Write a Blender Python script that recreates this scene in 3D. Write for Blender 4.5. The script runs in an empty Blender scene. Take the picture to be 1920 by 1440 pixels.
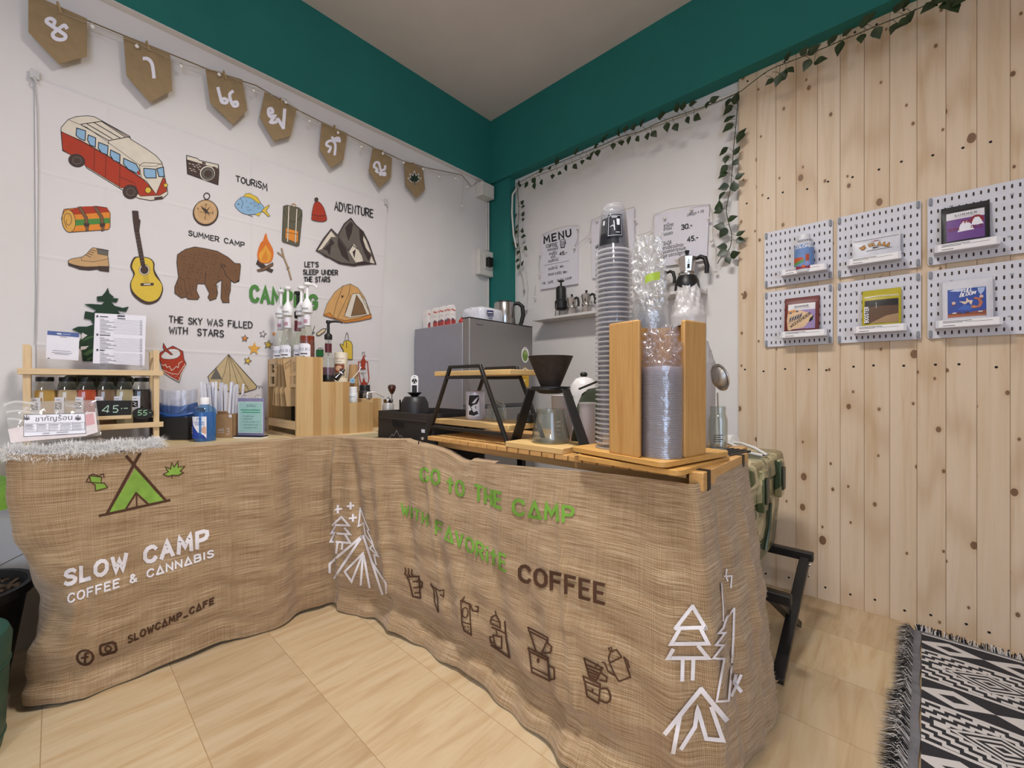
import bpy, math, random
import numpy as np
from mathutils import Vector, Matrix, Euler
from mathutils.geometry import tessellate_polygon

SC = bpy.context.scene
COL = SC.collection
PI = math.pi
random.seed(7)

# ---------------------------------------------------------------- camera
FOC = 792.0                                   # focal length in pixels of the 1920 wide frame
CAM = np.array([2.1, -2.1, 0.863])
_th = math.atan(730 / FOC)
FWD = np.array([-math.sin(_th), math.cos(_th), 0.0])
RGT = np.array([math.cos(_th), math.sin(_th), 0.0])
cd = bpy.data.cameras.new('camera')
cd.sensor_width = 36.0
cd.lens = 36.0 * FOC / 1920
cd.clip_start = 0.02
cam = bpy.data.objects.new('camera', cd)
COL.objects.link(cam)
cam.location = CAM.tolist()
cam.rotation_euler = (PI / 2, 0, _th)
SC.camera = cam

# ---------------------------------------------------------------- exposure, world, lights
SC.view_settings.view_transform = 'Standard'
SC.view_settings.look = 'None'
SC.view_settings.gamma = 1
SC.view_settings.use_curve_mapping = False
SC.view_settings.exposure = 0.0
SC.cycles.transparent_max_bounces = 40
SC.cycles.max_bounces = 10

w = bpy.data.worlds.new('daylight')
w.use_nodes = True
w.node_tree.nodes['Background'].inputs[0].default_value = (0.75, 0.85, 1, 1)
w.node_tree.nodes['Background'].inputs[1].default_value = 0.6
SC.world = w


def area_light(name, loc, rot, sx, sy, energy, color, spread=PI):
    l = bpy.data.lights.new(name, 'AREA')
    l.shape = 'RECTANGLE'
    l.size, l.size_y, l.energy, l.color, l.spread = sx, sy, energy, color, spread
    o = bpy.data.objects.new(name, l)
    o.location, o.rotation_euler = loc, rot
    COL.objects.link(o)
    return o


LAMPS = [(1.45, -1.5, 0.0), (2.7, -3.3, 0.0)]  # two ceiling fittings of the room
area_light('ceiling_lamp_light', (LAMPS[0][0], LAMPS[0][1], 2.555), (0, 0, 0), 0.55, 0.2, 29, (1.0, 0.972, 0.945), 2.6)
area_light('ceiling_lamp_light', (LAMPS[1][0], LAMPS[1][1], 2.555), (0, 0, 0), 0.55, 0.2, 26, (1.0, 0.972, 0.945), 2.35)
area_light('daylight_through_window', (4.32, -3.75, 1.3), (0, PI / 2, 0), 2.0, 1.8, 50, (0.56, 0.72, 1.0))
# ---------------------------------------------------------------- pixel rays (1920x1440 frame) onto known planes
def ray(px, py):
    return FWD + RGT * (px - 960) / FOC + np.array([0, 0, -(py - 720) / FOC])


def on(ax, v, px, py):
    d = ray(px, py)
    return CAM + (v - CAM[ax]) / d[ax] * d


def at_x(px, py, x): return on(0, x, px, py)
def at_y(px, py, y): return on(1, y, px, py)
def at_z(px, py, z): return on(2, z, px, py)


# ---------------------------------------------------------------- materials
def lin(c):
    c = c / 255.0
    return c / 12.92 if c <= 0.04045 else ((c + 0.055) / 1.055) ** 2.4


def rgb(h):
    h = h.lstrip('#')
    return (lin(int(h[0:2], 16)), lin(int(h[2:4], 16)), lin(int(h[4:6], 16)), 1)


class NT:
    def __init__(s, name):
        s.m = bpy.data.materials.new(name)
        s.m.use_nodes = True
        s.t = s.m.node_tree
        s.b = s.t.nodes['Principled BSDF']
        s.out = s.t.nodes['Material Output']

    def n(s, typ, **kw):
        n = s.t.nodes.new('ShaderNode' + typ)
        for k, v in kw.items():
            if k.startswith('i_'):
                key = k[2:]
                n.inputs[int(key) if key.isdigit() else key.replace('_', ' ')].default_value = v
            else:
                setattr(n, k, v)
        return n

    def l(s, a, b):
        s.t.links.new(a, b)

    def coords(s, scale=(1, 1, 1), kind='Object'):
        tc = s.n('TexCoord')
        mp = s.n('Mapping')
        mp.inputs['Scale'].default_value = scale
        s.l(tc.outputs[kind], mp.inputs['Vector'])
        return mp.outputs[0]

    def ramp(s, fac, stops):
        r = s.n('ValToRGB')
        e = r.color_ramp.elements
        while len(e) < len(stops):
            e.new(0.5)
        for el, (p, c) in zip(e, stops):
            el.position = p
            el.color = rgb(c) if isinstance(c, str) else c
        s.l(fac, r.inputs[0])
        return r.outputs[0]

    def mix(s, fac, a, b, mode='MIX'):
        m = s.n('MixRGB', blend_type=mode)
        for k, v in ((0, fac), (1, a), (2, b)):
            if isinstance(v, bpy.types.NodeSocket):
                s.l(v, m.inputs[k])
            elif isinstance(v, str):
                m.inputs[k].default_value = rgb(v)
            else:
                m.inputs[k].default_value = v
        return m.outputs[0]

    def math(s, op, a, b=0.0):
        m = s.n('Math', operation=op)
        for k, v in ((0, a), (1, b)):
            if isinstance(v, bpy.types.NodeSocket):
                s.l(v, m.inputs[k])
            else:
                m.inputs[k].default_value = v
        return m.outputs[0]

    def bump(s, h, strength=0.3, dist=0.002):
        b = s.n('Bump', i_Strength=strength, i_Distance=dist)
        s.l(h, b.inputs['Height'])
        s.l(b.outputs[0], s.b.inputs['Normal'])

    def noise(s, vec, scale, detail=3, rough=0.6):
        n = s.n('TexNoise', i_Scale=scale, i_Detail=detail, i_Roughness=rough)
        s.l(vec, n.inputs['Vector'])
        return n.outputs[0]


_mats = {}


def P(c, rough=0.6, metal=0.0, var=0.06, **kw):
    """plain procedural material: a colour with a faint mottling"""
    key = (c, rough, metal, var, tuple(sorted(kw.items())))
    if key in _mats:
        return _mats[key]
    t = NT('paint_' + c.lstrip('#'))
    t.b.inputs['Roughness'].default_value = rough
    t.b.inputs['Metallic'].default_value = metal
    col = rgb(c)
    nz = t.noise(t.coords(), 35, 2)
    lo = tuple(max(0, x * (1 - var)) for x in col[:3]) + (1,)
    hi = tuple(min(1, x * (1 + var)) for x in col[:3]) + (1,)
    t.l(t.ramp(nz, [(0.3, lo), (0.7, hi)]), t.b.inputs['Base Color'])
    if kw.get('emit'):
        t.b.inputs['Emission Color'].default_value = col
        t.b.inputs['Emission Strength'].default_value = kw['emit']
    if kw.get('alpha'):
        t.b.inputs['Alpha'].default_value = kw['alpha']
    if kw.get('trans'):
        t.b.inputs['Transmission Weight'].default_value = kw['trans']
        t.b.inputs['IOR'].default_value = kw.get('ior', 1.4)
    if kw.get('sheen'):
        t.b.inputs['Sheen Weight'].default_value = kw['sheen']
    if kw.get('coat'):
        t.b.inputs['Coat Weight'].default_value = kw['coat']
    _mats[key] = t.m
    return t.m


def wood(name, c1, c2, axis=2, scale=1.0, rough=0.5, knots=None, strips=0.0):
    if name in _mats:
        return _mats[name]
    t = NT(name)
    sc = [28.0 * scale] * 3
    sc[axis] = 1.6 * scale
    v = t.coords(sc)
    n1 = t.noise(v, 1.0, 6, 0.65)
    n2 = t.noise(v, 4.0, 3)
    f = t.math('ADD', t.math('MULTIPLY', n1, 0.75), t.math('MULTIPLY', n2, 0.25))
    col = t.ramp(f, [(0.30, c2), (0.5, c1), (0.72, c2)])
    if strips:
        sv = t.n('SeparateXYZ')
        t.l(t.coords((1, 1, 1)), sv.inputs[0])
        ax = (axis + 1) % 3
        h = t.math('FLOOR', t.math('MULTIPLY', t.math('ADD', sv.outputs[0], sv.outputs[1] if axis == 2 else sv.outputs[ax]), 1 / strips))
        wn = t.n('TexWhiteNoise', noise_dimensions='1D')
        t.l(h, wn.inputs['W'])
        col = t.mix(t.math('MULTIPLY', wn.outputs[0], 0.55), col, c2)
        col = t.mix(t.math('MULTIPLY', t.math('GREATER_THAN', t.math('FRACT', t.math('MULTIPLY', wn.outputs[0], 5.0)), 0.66), 0.35), col, '#dfc696')
    t.l(col, t.b.inputs['Base Color'])
    t.b.inputs['Roughness'].default_value = rough
    t.bump(f, 0.12, 0.001)
    _mats[name] = t.m
    return t.m


def film(name, tint='#ffffff', alpha=0.22, rough=0.08, bump=0.0, bscale=60, gloss=0.35, edge=0.35):
    """thin clear plastic: mostly see-through, with reflections and a little haze"""
    if name in _mats:
        return _mats[name]
    t = NT(name)
    tr = t.n('BsdfTransparent')
    tr.inputs[0].default_value = rgb(tint)
    gl = t.n('BsdfGlossy', i_Roughness=rough)
    df = t.n('BsdfTranslucent')
    df.inputs[0].default_value = rgb(tint)
    d2 = t.n('BsdfDiffuse')
    d2.inputs[0].default_value = rgb(tint)
    ms = t.n('MixShader', i_0=0.5)
    t.l(df.outputs[0], ms.inputs[1])
    t.l(d2.outputs[0], ms.inputs[2])
    m1 = t.n('MixShader', i_0=alpha)
    t.l(tr.outputs[0], m1.inputs[1])
    t.l(ms.outputs[0], m1.inputs[2])
    fr = t.n('LayerWeight', i_Blend=0.5)
    f2 = t.math('MINIMUM', t.math('ADD', t.math('MULTIPLY', t.math('POWER', fr.outputs['Facing'], 3.0), edge), 0.02 + gloss * 0.035), 0.8)
    m2 = t.n('MixShader')
    t.l(f2, m2.inputs[0])
    t.l(m1.outputs[0], m2.inputs[1])
    t.l(gl.outputs[0], m2.inputs[2])
    t.l(m2.outputs[0], t.out.inputs[0])
    if bump:
        b = t.n('Bump', i_Strength=bump, i_Distance=0.004)
        t.l(t.noise(t.coords(), bscale, 4, 0.6), b.inputs['Height'])
        for q in (gl, df, d2, fr):
            t.l(b.outputs[0], q.inputs['Normal'])
    _mats[name] = t.m
    return t.m


# ---------------------------------------------------------------- mesh builder
class MB:
    def __init__(s):
        s.v, s.f, s.fm, s.mats = [], [], [], []

    def mi(s, m):
        if m not in s.mats:
            s.mats.append(m)
        return s.mats.index(m)

    def add(s, verts, faces, m):
        k = len(s.v)
        s.v.extend(tuple(float(c) for c in v) for v in verts)
        i = s.mi(m)
        for f in faces:
            s.f.append(tuple(k + a for a in f))
            s.fm.append(i)
        return s

    def box(s, c, d, m, rot=None):
        pts = []
        for z in (-.5, .5):
            for x, y in ((-.5, -.5), (.5, -.5), (.5, .5), (-.5, .5)):
                p = Vector((x * d[0], y * d[1], z * d[2]))
                if rot is not None:
                    p.rotate(Euler(rot))
                pts.append((p.x + c[0], p.y + c[1], p.z + c[2]))
        s.add(pts, [(3, 2, 1, 0), (4, 5, 6, 7), (0, 1, 5, 4), (1, 2, 6, 5), (2, 3, 7, 6), (3, 0, 4, 7)], m)
        return s

    def box2(s, a, b, m):
        return s.box([(a[i] + b[i]) / 2 for i in range(3)], [abs(b[i] - a[i]) for i in range(3)], m)

    def bar(s, a, b, wx, wy, m, up=(0, 0, 1)):
        """rectangular bar from a to b"""
        a, b = Vector(a), Vector(b)
        d = (b - a).normalized()
        u = Vector(up)
        if abs(d.dot(u)) > 0.98:
            u = Vector((0, 1, 0))
        x = d.cross(u).normalized()
        y = x.cross(d).normalized()
        pts = []
        for q in (a, b):
            for i, j in ((-1, -1), (1, -1), (1, 1), (-1, 1)):
                pts.append(q + x * (i * wx / 2) + y * (j * wy / 2))
        s.add(pts, [(3, 2, 1, 0), (4, 5, 6, 7), (0, 1, 5, 4), (1, 2, 6, 5), (2, 3, 7, 6), (3, 0, 4, 7)], m)
        return s

    def lathe(s, prof, m, seg=28, c=(0, 0, 0), axis=None, sq=0.0, caps=False):
        """profile of (r, z); sq>0 turns the circle towards a rounded square"""
        pts, n = [], len(prof)
        for k in range(seg):
            a = 2 * PI * k / seg
            ca, sa = math.cos(a), math.sin(a)
            q = 1.0
            if sq:
                q = 1 + sq * (1 / max(abs(ca), abs(sa)) - 1)
            for r, z in prof:
                p = Vector((r * ca * q, r * sa * q, z))
                if axis is not None:
                    p = axis @ p
                pts.append((p.x + c[0], p.y + c[1], p.z + c[2]))
        fs = []
        for k in range(seg):
            k2 = (k + 1) % seg
            for j in range(n - 1):
                fs.append((k * n + j, k2 * n + j, k2 * n + j + 1, k * n + j + 1))
        if caps:
            fs.append(tuple(k * n for k in range(seg))[::-1])
            fs.append(tuple(k * n + n - 1 for k in range(seg)))
        s.add(pts, fs, m)
        return s

    def cyl(s, a, b, r, m, seg=16, r2=None):
        a, b = Vector(a), Vector(b)
        d = b - a
        q = d.to_track_quat('Z', 'Y').to_matrix()
        h = d.length
        r2 = r if r2 is None else r2
        return s.lathe([(0, 0), (r, 0), (r2, h), (0, h)], m, seg, a, q)

    def tube(s, path, r, m, seg=8, closed=False, flat=1.0):
        ps = [Vector(p) for p in path]
        n = len(ps)
        rr = r if isinstance(r, (list, tuple)) else [r] * n
        tang = []
        for i in range(n):
            a = ps[(i - 1) % n] if closed or i else ps[0]
            b = ps[(i + 1) % n] if closed or i < n - 1 else ps[-1]
            tang.append((b - a).normalized())
        u = Vector((0, 0, 1)) if abs(tang[0].z) < 0.9 else Vector((1, 0, 0))
        pts, fs = [], []
        x = tang[0].cross(u).normalized()
        for i in range(n):
            t = tang[i]
            x = (x - t * x.dot(t)).normalized()
            y = t.cross(x)
            for k in range(seg):
                a = 2 * PI * k / seg
                pts.append(ps[i] + x * (math.cos(a) * rr[i]) + y * (math.sin(a) * rr[i] * flat))
        for i in range(n if closed else n - 1):
            j = (i + 1) % n
            for k in range(seg):
                k2 = (k + 1) % seg
                fs.append((i * seg + k, i * seg + k2, j * seg + k2, j * seg + k))
        if not closed:
            fs.append(tuple(range(seg))[::-1])
            fs.append(tuple((n - 1) * seg + k for k in range(seg)))
        s.add(pts, fs, m)
        return s

    def sphere(s, c, r, m, seg=14, rings=9, sz=1.0):
        prof = [(math.sin(PI * i / rings) * r, -math.cos(PI * i / rings) * r * sz) for i in range(rings + 1)]
        prof[0] = (1e-5, prof[0][1])
        prof[-1] = (1e-5, prof[-1][1])
        return s.lathe(prof, m, seg, c)

    def prism(s, poly, ax, a, b, m, org=(0, 0, 0)):
        """2-D polygon extruded along axis ax from a to b; the two other axes in x,y,z order"""
        def p3(p, h):
            q = list(p)
            q.insert(ax, h)
            return [q[i] + org[i] for i in range(3)]
        n = len(poly)
        pts = [p3(p, a) for p in poly] + [p3(p, b) for p in poly]
        fs = [(i, (i + 1) % n, n + (i + 1) % n, n + i) for i in range(n)]
        for t in tessellate_polygon([[Vector((p[0], p[1], 0)) for p in poly]]):
            fs.append(tuple(t))
            fs.append(tuple(n + i for i in t))
        s.add(pts, fs, m)
        return s

    def grid(s, fn, nu, nv, m, wrap=False):
        pts = [fn(i / (nu if wrap else nu - 1), j / (nv - 1)) for i in range(nu) for j in range(nv)]
        fs = []
        for i in range(nu if wrap else nu - 1):
            i2 = (i + 1) % nu
            for j in range(nv - 1):
                fs.append((i * nv + j, i2 * nv + j, i2 * nv + j + 1, i * nv + j + 1))
        s.add(pts, fs, m)
        return s

    def build(s, name, parent=None, loc=(0, 0, 0), rot=(0, 0, 0), bevel=0, smooth=True, angle=38, fix=True):
        me = bpy.data.meshes.new(name)
        me.from_pydata(s.v, [], s.f)
        for m in s.mats:
            me.materials.append(m)
        me.polygons.foreach_set('material_index', s.fm)
        if fix:
            import bmesh
            b = bmesh.new()
            b.from_mesh(me)
            bmesh.ops.recalc_face_normals(b, faces=b.faces)
            b.to_mesh(me)
            b.free()
        if smooth:
            me.shade_smooth()
            me.set_sharp_from_angle(angle=math.radians(angle))
        me.update()
        o = bpy.data.objects.new(name, me)
        o.location, o.rotation_euler = loc, rot
        if bevel:
            bv = o.modifiers.new('edge', 'BEVEL')
            bv.width, bv.segments, bv.limit_method = bevel, 2, 'ANGLE'
            bv.harden_normals = False
        COL.objects.link(o)
        if parent is not None:
            o.parent = parent
        return o


def tag(o, label, cat, group=None, kind=None):
    o['label'], o['category'] = label, cat
    if group:
        o['group'] = group
    if kind:
        o['kind'] = kind
    return o


def thing(name, label, cat, loc=(0, 0, 0), rz=0, group=None):
    o = bpy.data.objects.new(name, None)
    o.empty_display_size = 0.02
    COL.objects.link(o)
    o.location, o.rotation_euler = [float(c) for c in loc], (0, 0, rz)
    return tag(o, label, cat, group)


def struct(o):
    o['kind'] = 'structure'
    return o


def dup(root, loc, rz=0, label=None, group=None):
    r = root.copy()
    COL.objects.link(r)
    r.location, r.rotation_euler = [float(c) for c in loc], (0, 0, rz)
    if label:
        r['label'] = label
    if group:
        r['group'] = group
    for ch in list(root.children):
        c = ch.copy()
        COL.objects.link(c)
        c.parent = r
        for g in ch.children:
            d = g.copy()
            COL.objects.link(d)
            d.parent = c
    return r


# ---------------------------------------------------------------- 2-D drawing onto surfaces
GL = {'A': '0,0 3,10 6,0|1.2,3.6 4.8,3.6', 'B': '0,0 0,10 3.5,10 5,9 5,6.5 3.5,5.3 0,5.3|3.5,5.3 5.5,4 5.5,1.3 3.8,0 0,0',
      'C': '5.6,8 4.5,9.6 3,10 1.2,9.2 0,7 0,3 1.2,.8 3,0 4.5,.4 5.6,2', 'D': '0,0 0,10 2.5,10 4.8,8.6 5.8,6 5.8,4 4.8,1.4 2.5,0 0,0',
      'E': '5,10 0,10 0,0 5,0|0,5.2 4.2,5.2', 'F': '5,10 0,10 0,0|0,5.2 4.2,5.2',
      'G': '5.6,8 4.5,9.6 3,10 1.2,9.2 0,7 0,3 1.2,.8 3,0 4.8,.5 5.6,2 5.6,4.6 3.2,4.6', 'H': '0,0 0,10|5.4,0 5.4,10|0,5 5.4,5',
      'I': '.3,0 .3,10', 'i': '.3,0 .3,6.6|.3,9 .3,9.8', 'J': '4,10 4,2.5 3,.4 1.4,0 0,1.6', 'K': '0,0 0,10|5,10 0,4.6|1.8,6 5.2,0',
      'L': '0,10 0,0 4.6,0', 'M': '0,0 .6,10 3.4,3.5 6.2,10 6.8,0', 'N': '0,0 0,10 5.4,0 5.4,10',
      'O': '3,0 1.2,.8 0,3 0,7 1.2,9.2 3,10 4.8,9.2 6,7 6,3 4.8,.8 3,0', 'P': '0,0 0,10 3.5,10 5.2,9 5.4,7 4.6,5.2 3,4.6 0,4.6',
      'Q': '3,0 1.2,.8 0,3 0,7 1.2,9.2 3,10 4.8,9.2 6,7 6,3 4.8,.8 3,0|3.6,2.4 6.2,-.6',
      'R': '0,0 0,10 3.5,10 5.2,9 5.4,7 4.6,5.2 3,4.6 0,4.6|2.4,4.6 5.6,0',
      'S': '5.2,8.4 4.2,9.7 2.5,10 .8,9.2 .4,7.4 1.4,6 4.2,4.6 5.4,3 5,1 3.2,0 1.4,.3 .2,1.6', 'T': '0,10 6,10|3,10 3,0',
      't': '.3,7 4.6,7|2.4,10 2.4,0', 'U': '0,10 0,3 1,.8 2.8,0 4.6,.8 5.6,3 5.6,10', 'V': '0,10 2.8,0 5.6,10', 'W': '0,10 1.8,0 3.6,7 5.4,0 7.2,10',
      'X': '0,0 5.4,10|0,10 5.4,0', 'Y': '0,10 2.8,5 5.6,10|2.8,5 2.8,0', 'Z': '0,10 5.2,10 0,0 5.2,0',
      '0': '3,0 1,.8 0,3 0,7 1,9.2 3,10 5,9.2 5.6,7 5.6,3 5,.8 3,0', '1': '0,8 2,10 2,0', '2': '.2,8 1.4,9.7 3.4,10 5,8.6 5,6.8 0,0 5.4,0',
      '3': '.2,8.6 1.6,10 4,9.8 5,8.2 4.6,6.2 2.4,5.3 4.8,4.4 5.4,2.4 4.2,.4 2,0 0,1.2', '4': '4,0 4,10 0,3.2 5.6,3.2',
      '5': '5,10 .8,10 .4,5.6 2.6,6.3 4.6,5.4 5.4,3.2 4.6,1 2.6,0 .2,.8', '6': '4.8,9.6 2,8 .2,4 .6,1.2 2.6,0 4.8,1 5.2,3.4 3.6,5.2 1.4,4.8 .4,3.4',
      '7': '0,10 5.2,10 1.6,0', '8': '3,5.4 1,6.6 .8,8.8 3,10 5.2,8.8 5,6.6 3,5.4 .6,4 .2,1.4 3,0 5.8,1.4 5.4,4 3,5.4', '9': '5,6.6 3.4,5 1.2,5.6 .4,7.6 1.4,9.6 3.6,10 5,8.4 5,4 3.6,0',
      '.': '.3,0 .3,.5', ',': '.6,.6 0,-1.4', "'": '.4,10 .2,7.6', '-': '.4,4.4 3.4,4.4', '_': '0,-.4 5,-.4', ':': '.3,1 .3,1.5|.3,6 .3,6.5', '+': '0,5 5,5|2.5,7.5 2.5,2.5',
      '&': '6,0 1,7.4 1.4,9.6 3,10 4,8.6 3.4,6.8 .8,4.2 .4,1.6 2,0 4,.6 5.8,3.8', '^': '0,0 3,10 6,0 0,0', '/': '0,-1 3.4,11', '(': '2,11 .4,8 .4,2 2,-1', ')': '0,11 1.6,8 1.6,2 0,-1'}
for _k in list(GL):
    GL[_k] = [[tuple(float(c) for c in p.split(',')) for p in st.split()] for st in GL[_k].split('|')]


def glyph_w(ch):
    if ch == ' ':
        return 4.0
    g = GL.get(ch, GL['O'])
    return max(p[0] for st in g for p in st)


def smooth_pts(pts, n=4, closed=True):
    """Catmull-Rom through the points"""
    P_ = [np.array(p, float) for p in pts]
    N = len(P_)
    out = []
    for i in range(N if closed else N - 1):
        g = (lambda k: P_[k % N]) if closed else (lambda k: P_[min(max(k, 0), N - 1)])
        p0, p1, p2, p3 = g(i - 1), g(i), g(i + 1), g(i + 2)
        for j in range(n):
            t = j / n
            out.append(tuple(0.5 * (2 * p1 + (p2 - p0) * t + (2 * p0 - 5 * p1 + 4 * p2 - p3) * t * t + (3 * p1 - p0 - 3 * p2 + p3) * t ** 3)))
    if not closed:
        out.append(tuple(P_[-1]))
    return out


def circ(cx, cy, rx, ry=None, n=20, a0=0.0, a1=2 * PI, tilt=0.0):
    ry = rx if ry is None else ry
    out = []
    full = abs(a1 - a0 - 2 * PI) < 1e-6
    for i in range(n if full else n + 1):
        a = a0 + (a1 - a0) * i / n
        x, y = rx * math.cos(a), ry * math.sin(a)
        out.append((cx + x * math.cos(tilt) - y * math.sin(tilt), cy + x * math.sin(tilt) + y * math.cos(tilt)))
    return out


class Draw:
    """flat prints: polygons, strokes and lettering in 2-D, carried onto a surface by fn(x, y, lift)"""

    def __init__(s, mb, fn, o=(0, 0), k=1.0, sub=0, batch=None, lift0=0.0006, step=0.000004):
        s.step = step
        s.mb, s.fn, s.o, s.k, s.sub = mb, fn, o, k, sub
        s.lift, s.lift0 = lift0, lift0
        s.batch = batch

    def frame(s, ox, oy, k):
        """following points are read off a crop starting at (ox, oy) enlarged k times"""
        s.o, s.k = (ox, oy), k
        return s

    def q(s, p):
        return (s.o[0] + p[0] / s.k, s.o[1] + p[1] / s.k)

    def put(s, pts2, faces, m, ramp=False):
        """ramp: a stroke climbs a few microns along its length, so that it can cross itself"""
        s.lift += s.step
        n = len(pts2)
        l = np.full(n, s.lift)
        if ramp:
            l += 0.000006 * np.tile(np.arange(n // 2), 2) / max(1, n // 2)
            s.lift += 0.000006
        if s.batch is not None:
            s.batch.append((pts2, faces, m, l))
        else:
            s.mb.add([s.fn(p[0], p[1], q) for p, q in zip(pts2, l)], faces, m)

    def fill(s, pts, m, line=None, lw=1.0, sm=0):
        if sm:
            pts = smooth_pts(pts, sm)
        p2 = [s.q(p) for p in pts]
        tri = [tuple(t) for t in tessellate_polygon([[Vector((p[0], p[1], 0)) for p in p2]])]
        if s.sub:
            p2, tri = s.split(p2, tri, s.sub)
        s.put(p2, tri, m)
        if line is not None:
            s.stroke(pts, lw, line, True)
        return s

    def split(s, p2, tri, lim):
        p2 = list(p2)
        work, out = list(tri), []
        cache = {}
        while work:
            t = work.pop()
            e = [(math.dist(p2[t[i]], p2[t[(i + 1) % 3]]), i) for i in range(3)]
            L, i = max(e)
            if L <= lim:
                out.append(t)
                continue
            a, b, c = t[i], t[(i + 1) % 3], t[(i + 2) % 3]
            key = (min(a, b), max(a, b))
            if key not in cache:
                cache[key] = len(p2)
                p2.append(((p2[a][0] + p2[b][0]) / 2, (p2[a][1] + p2[b][1]) / 2))
            m_ = cache[key]
            work += [(a, m_, c), (m_, b, c)]
        return p2, out

    def stroke(s, pts, w, m, closed=False, sm=0):
        """ribbon along the points; w in units of the crop"""
        if sm:
            pts = smooth_pts(pts, sm, closed)
        p2 = [np.array(s.q(p), float) for p in pts]
        if s.sub:
            r = []
            N = len(p2)
            for i in range(N if closed else N - 1):
                a, b = p2[i], p2[(i + 1) % N]
                c = max(1, int(math.ceil(np.linalg.norm(b - a) / s.sub)))
                r += [a + (b - a) * j / c for j in range(c)]
            if not closed:
                r.append(p2[-1])
            p2 = r
        h = w / s.k / 2
        N = len(p2)
        if N < 2:
            return s
        L, R = [], []
        for i in range(N):
            a = p2[(i - 1) % N] if closed or i > 0 else p2[0] * 2 - p2[1]
            b = p2[(i + 1) % N] if closed or i < N - 1 else p2[-1] * 2 - p2[-2]
            d1, d2 = p2[i] - a, b - p2[i]
            n1 = np.array([-d1[1], d1[0]]) / (np.linalg.norm(d1) + 1e-9)
            n2 = np.array([-d2[1], d2[0]]) / (np.linalg.norm(d2) + 1e-9)
            nn = n1 + n2
            q = np.linalg.norm(nn)
            nn = n1 if q < 0.3 else nn / q
            c = max(0.45, float(nn @ n1))
            L.append(p2[i] + nn * h / c)
            R.append(p2[i] - nn * h / c)
        if not closed:
            for E_, a, b in ((0, p2[0], p2[1]), (-1, p2[-1], p2[-2])):
                d = (a - b) / (np.linalg.norm(a - b) + 1e-9) * h * 0.6
                L[E_] = L[E_] + d
                R[E_] = R[E_] + d
        fs = [(i, (i + 1) % N, N + (i + 1) % N, N + i) for i in range(N if closed else N - 1)]
        s.put([tuple(p) for p in L + R], fs, m, True)
        return s

    def text(s, txt, o, ux, uy, w, m, gap=2.2, jit=0.0):
        """stroke lettering from o; ux and uy are the vectors of one letter height along and up"""
        x = 0.0
        ux, uy, o = np.array(ux, float), np.array(uy, float), np.array(o, float)
        for ch in txt:
            if ch != ' ':
                dy = random.uniform(-jit, jit) * 10
                for st in GL.get(ch, GL['O']):
                    s.stroke([tuple(o + ux * (x + gx) / 10 + uy * (gy + dy) / 10) for gx, gy in st], w, m)
            x += glyph_w(ch) + gap
        return s

    def text_to(s, txt, a, b, h, w, m, gap=2.2, jit=0.0, up=None, h2=None):
        """lettering fitted between the baseline points a and b, letter height h growing to h2"""
        tw = sum(glyph_w(c) + gap for c in txt) - gap
        a, b = np.array(a, float), np.array(b, float)
        upv = np.array(up if up is not None else (0, -1), float)
        x = 0.0
        for ch in txt:
            if ch != ' ':
                dy = random.uniform(-jit, jit) * 10
                for st in GL.get(ch, GL['O']):
                    pts = []
                    for gx, gy in st:
                        f = (x + gx) / tw
                        hh = h + ((h2 if h2 is not None else h) - h) * f
                        pts.append(tuple(a + (b - a) * f + upv * hh * (gy + dy) / 10))
                    s.stroke(pts, w, m)
            x += glyph_w(ch) + gap
        return s

    def type(s, txt, o, ux, uy, m, fit=None, bold=0.0):
        """lettering in the built-in typeface (also Thai script)"""
        c = bpy.data.curves.new('lettering', 'FONT')
        c.body = txt
        c.resolution_u = 2
        c.offset = bold
        ob = bpy.data.objects.new('lettering', c)
        COL.objects.link(ob)
        bpy.context.view_layer.update()
        me = ob.to_mesh()
        ux, uy, o = np.array(ux, float), np.array(uy, float), np.array(o, float)
        vs = [tuple(v.co[:2]) for v in me.vertices]
        wd = max([v[0] for v in vs] or [1])
        k = 1.0
        if fit:
            k = fit / (wd * np.linalg.norm(ux))
        s.put([s.q(tuple(o + ux * x * k + uy * y)) for x, y in vs], [tuple(p.vertices) for p in me.polygons], m)
        ob.to_mesh_clear()
        bpy.data.objects.remove(ob)
        bpy.data.curves.remove(c)
        return s


def plane_fn(org, U, V, N):
    org, U, V, N = [np.array(a, float) for a in (org, U, V, N)]
    return lambda x, y, l: org + U * x + V * y + N * l


def cyl_fn(cx, cy, r, a0, z0):
    """label surface on an upright cylinder: x metres around from angle a0, y metres up"""
    return lambda x, y, l: (cx + (r + l) * math.cos(a0 + x / r), cy + (r + l) * math.sin(a0 + x / r), z0 + y)


# common colours
BLACK = P('#15130f', 0.5)
INK = P('#1d1a1a', 0.7)
WHITE = P('#f1eeee', 0.6, var=0.02)
PAPER = P('#e9e7ee', 0.7, var=0.02)
STEEL = P('#c9c6c2', 0.18, 1.0)
DKMETAL = P('#191715', 0.45)
# ---------------------------------------------------------------- room shell
def m_wall(name, c, c2):
    t = NT(name)
    n = t.noise(t.coords(), 3.5, 4)
    t.l(t.ramp(n, [(0.3, c), (0.7, c2)]), t.b.inputs['Base Color'])
    t.b.inputs['Roughness'].default_value = 0.75
    t.bump(t.noise(t.coords(), 90, 3), 0.06, 0.002)
    return t.m


M_WALL = m_wall('white_wall_paint', '#dcd7d3', '#e2deda')
M_CEIL = m_wall('ceiling_paint', '#cfc6c0', '#d6cdc6')
M_TEAL = m_wall('teal_paint', '#176d66', '#1b746c')
RX, RY, RZ = 4.4, -5.0, 2.66


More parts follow.
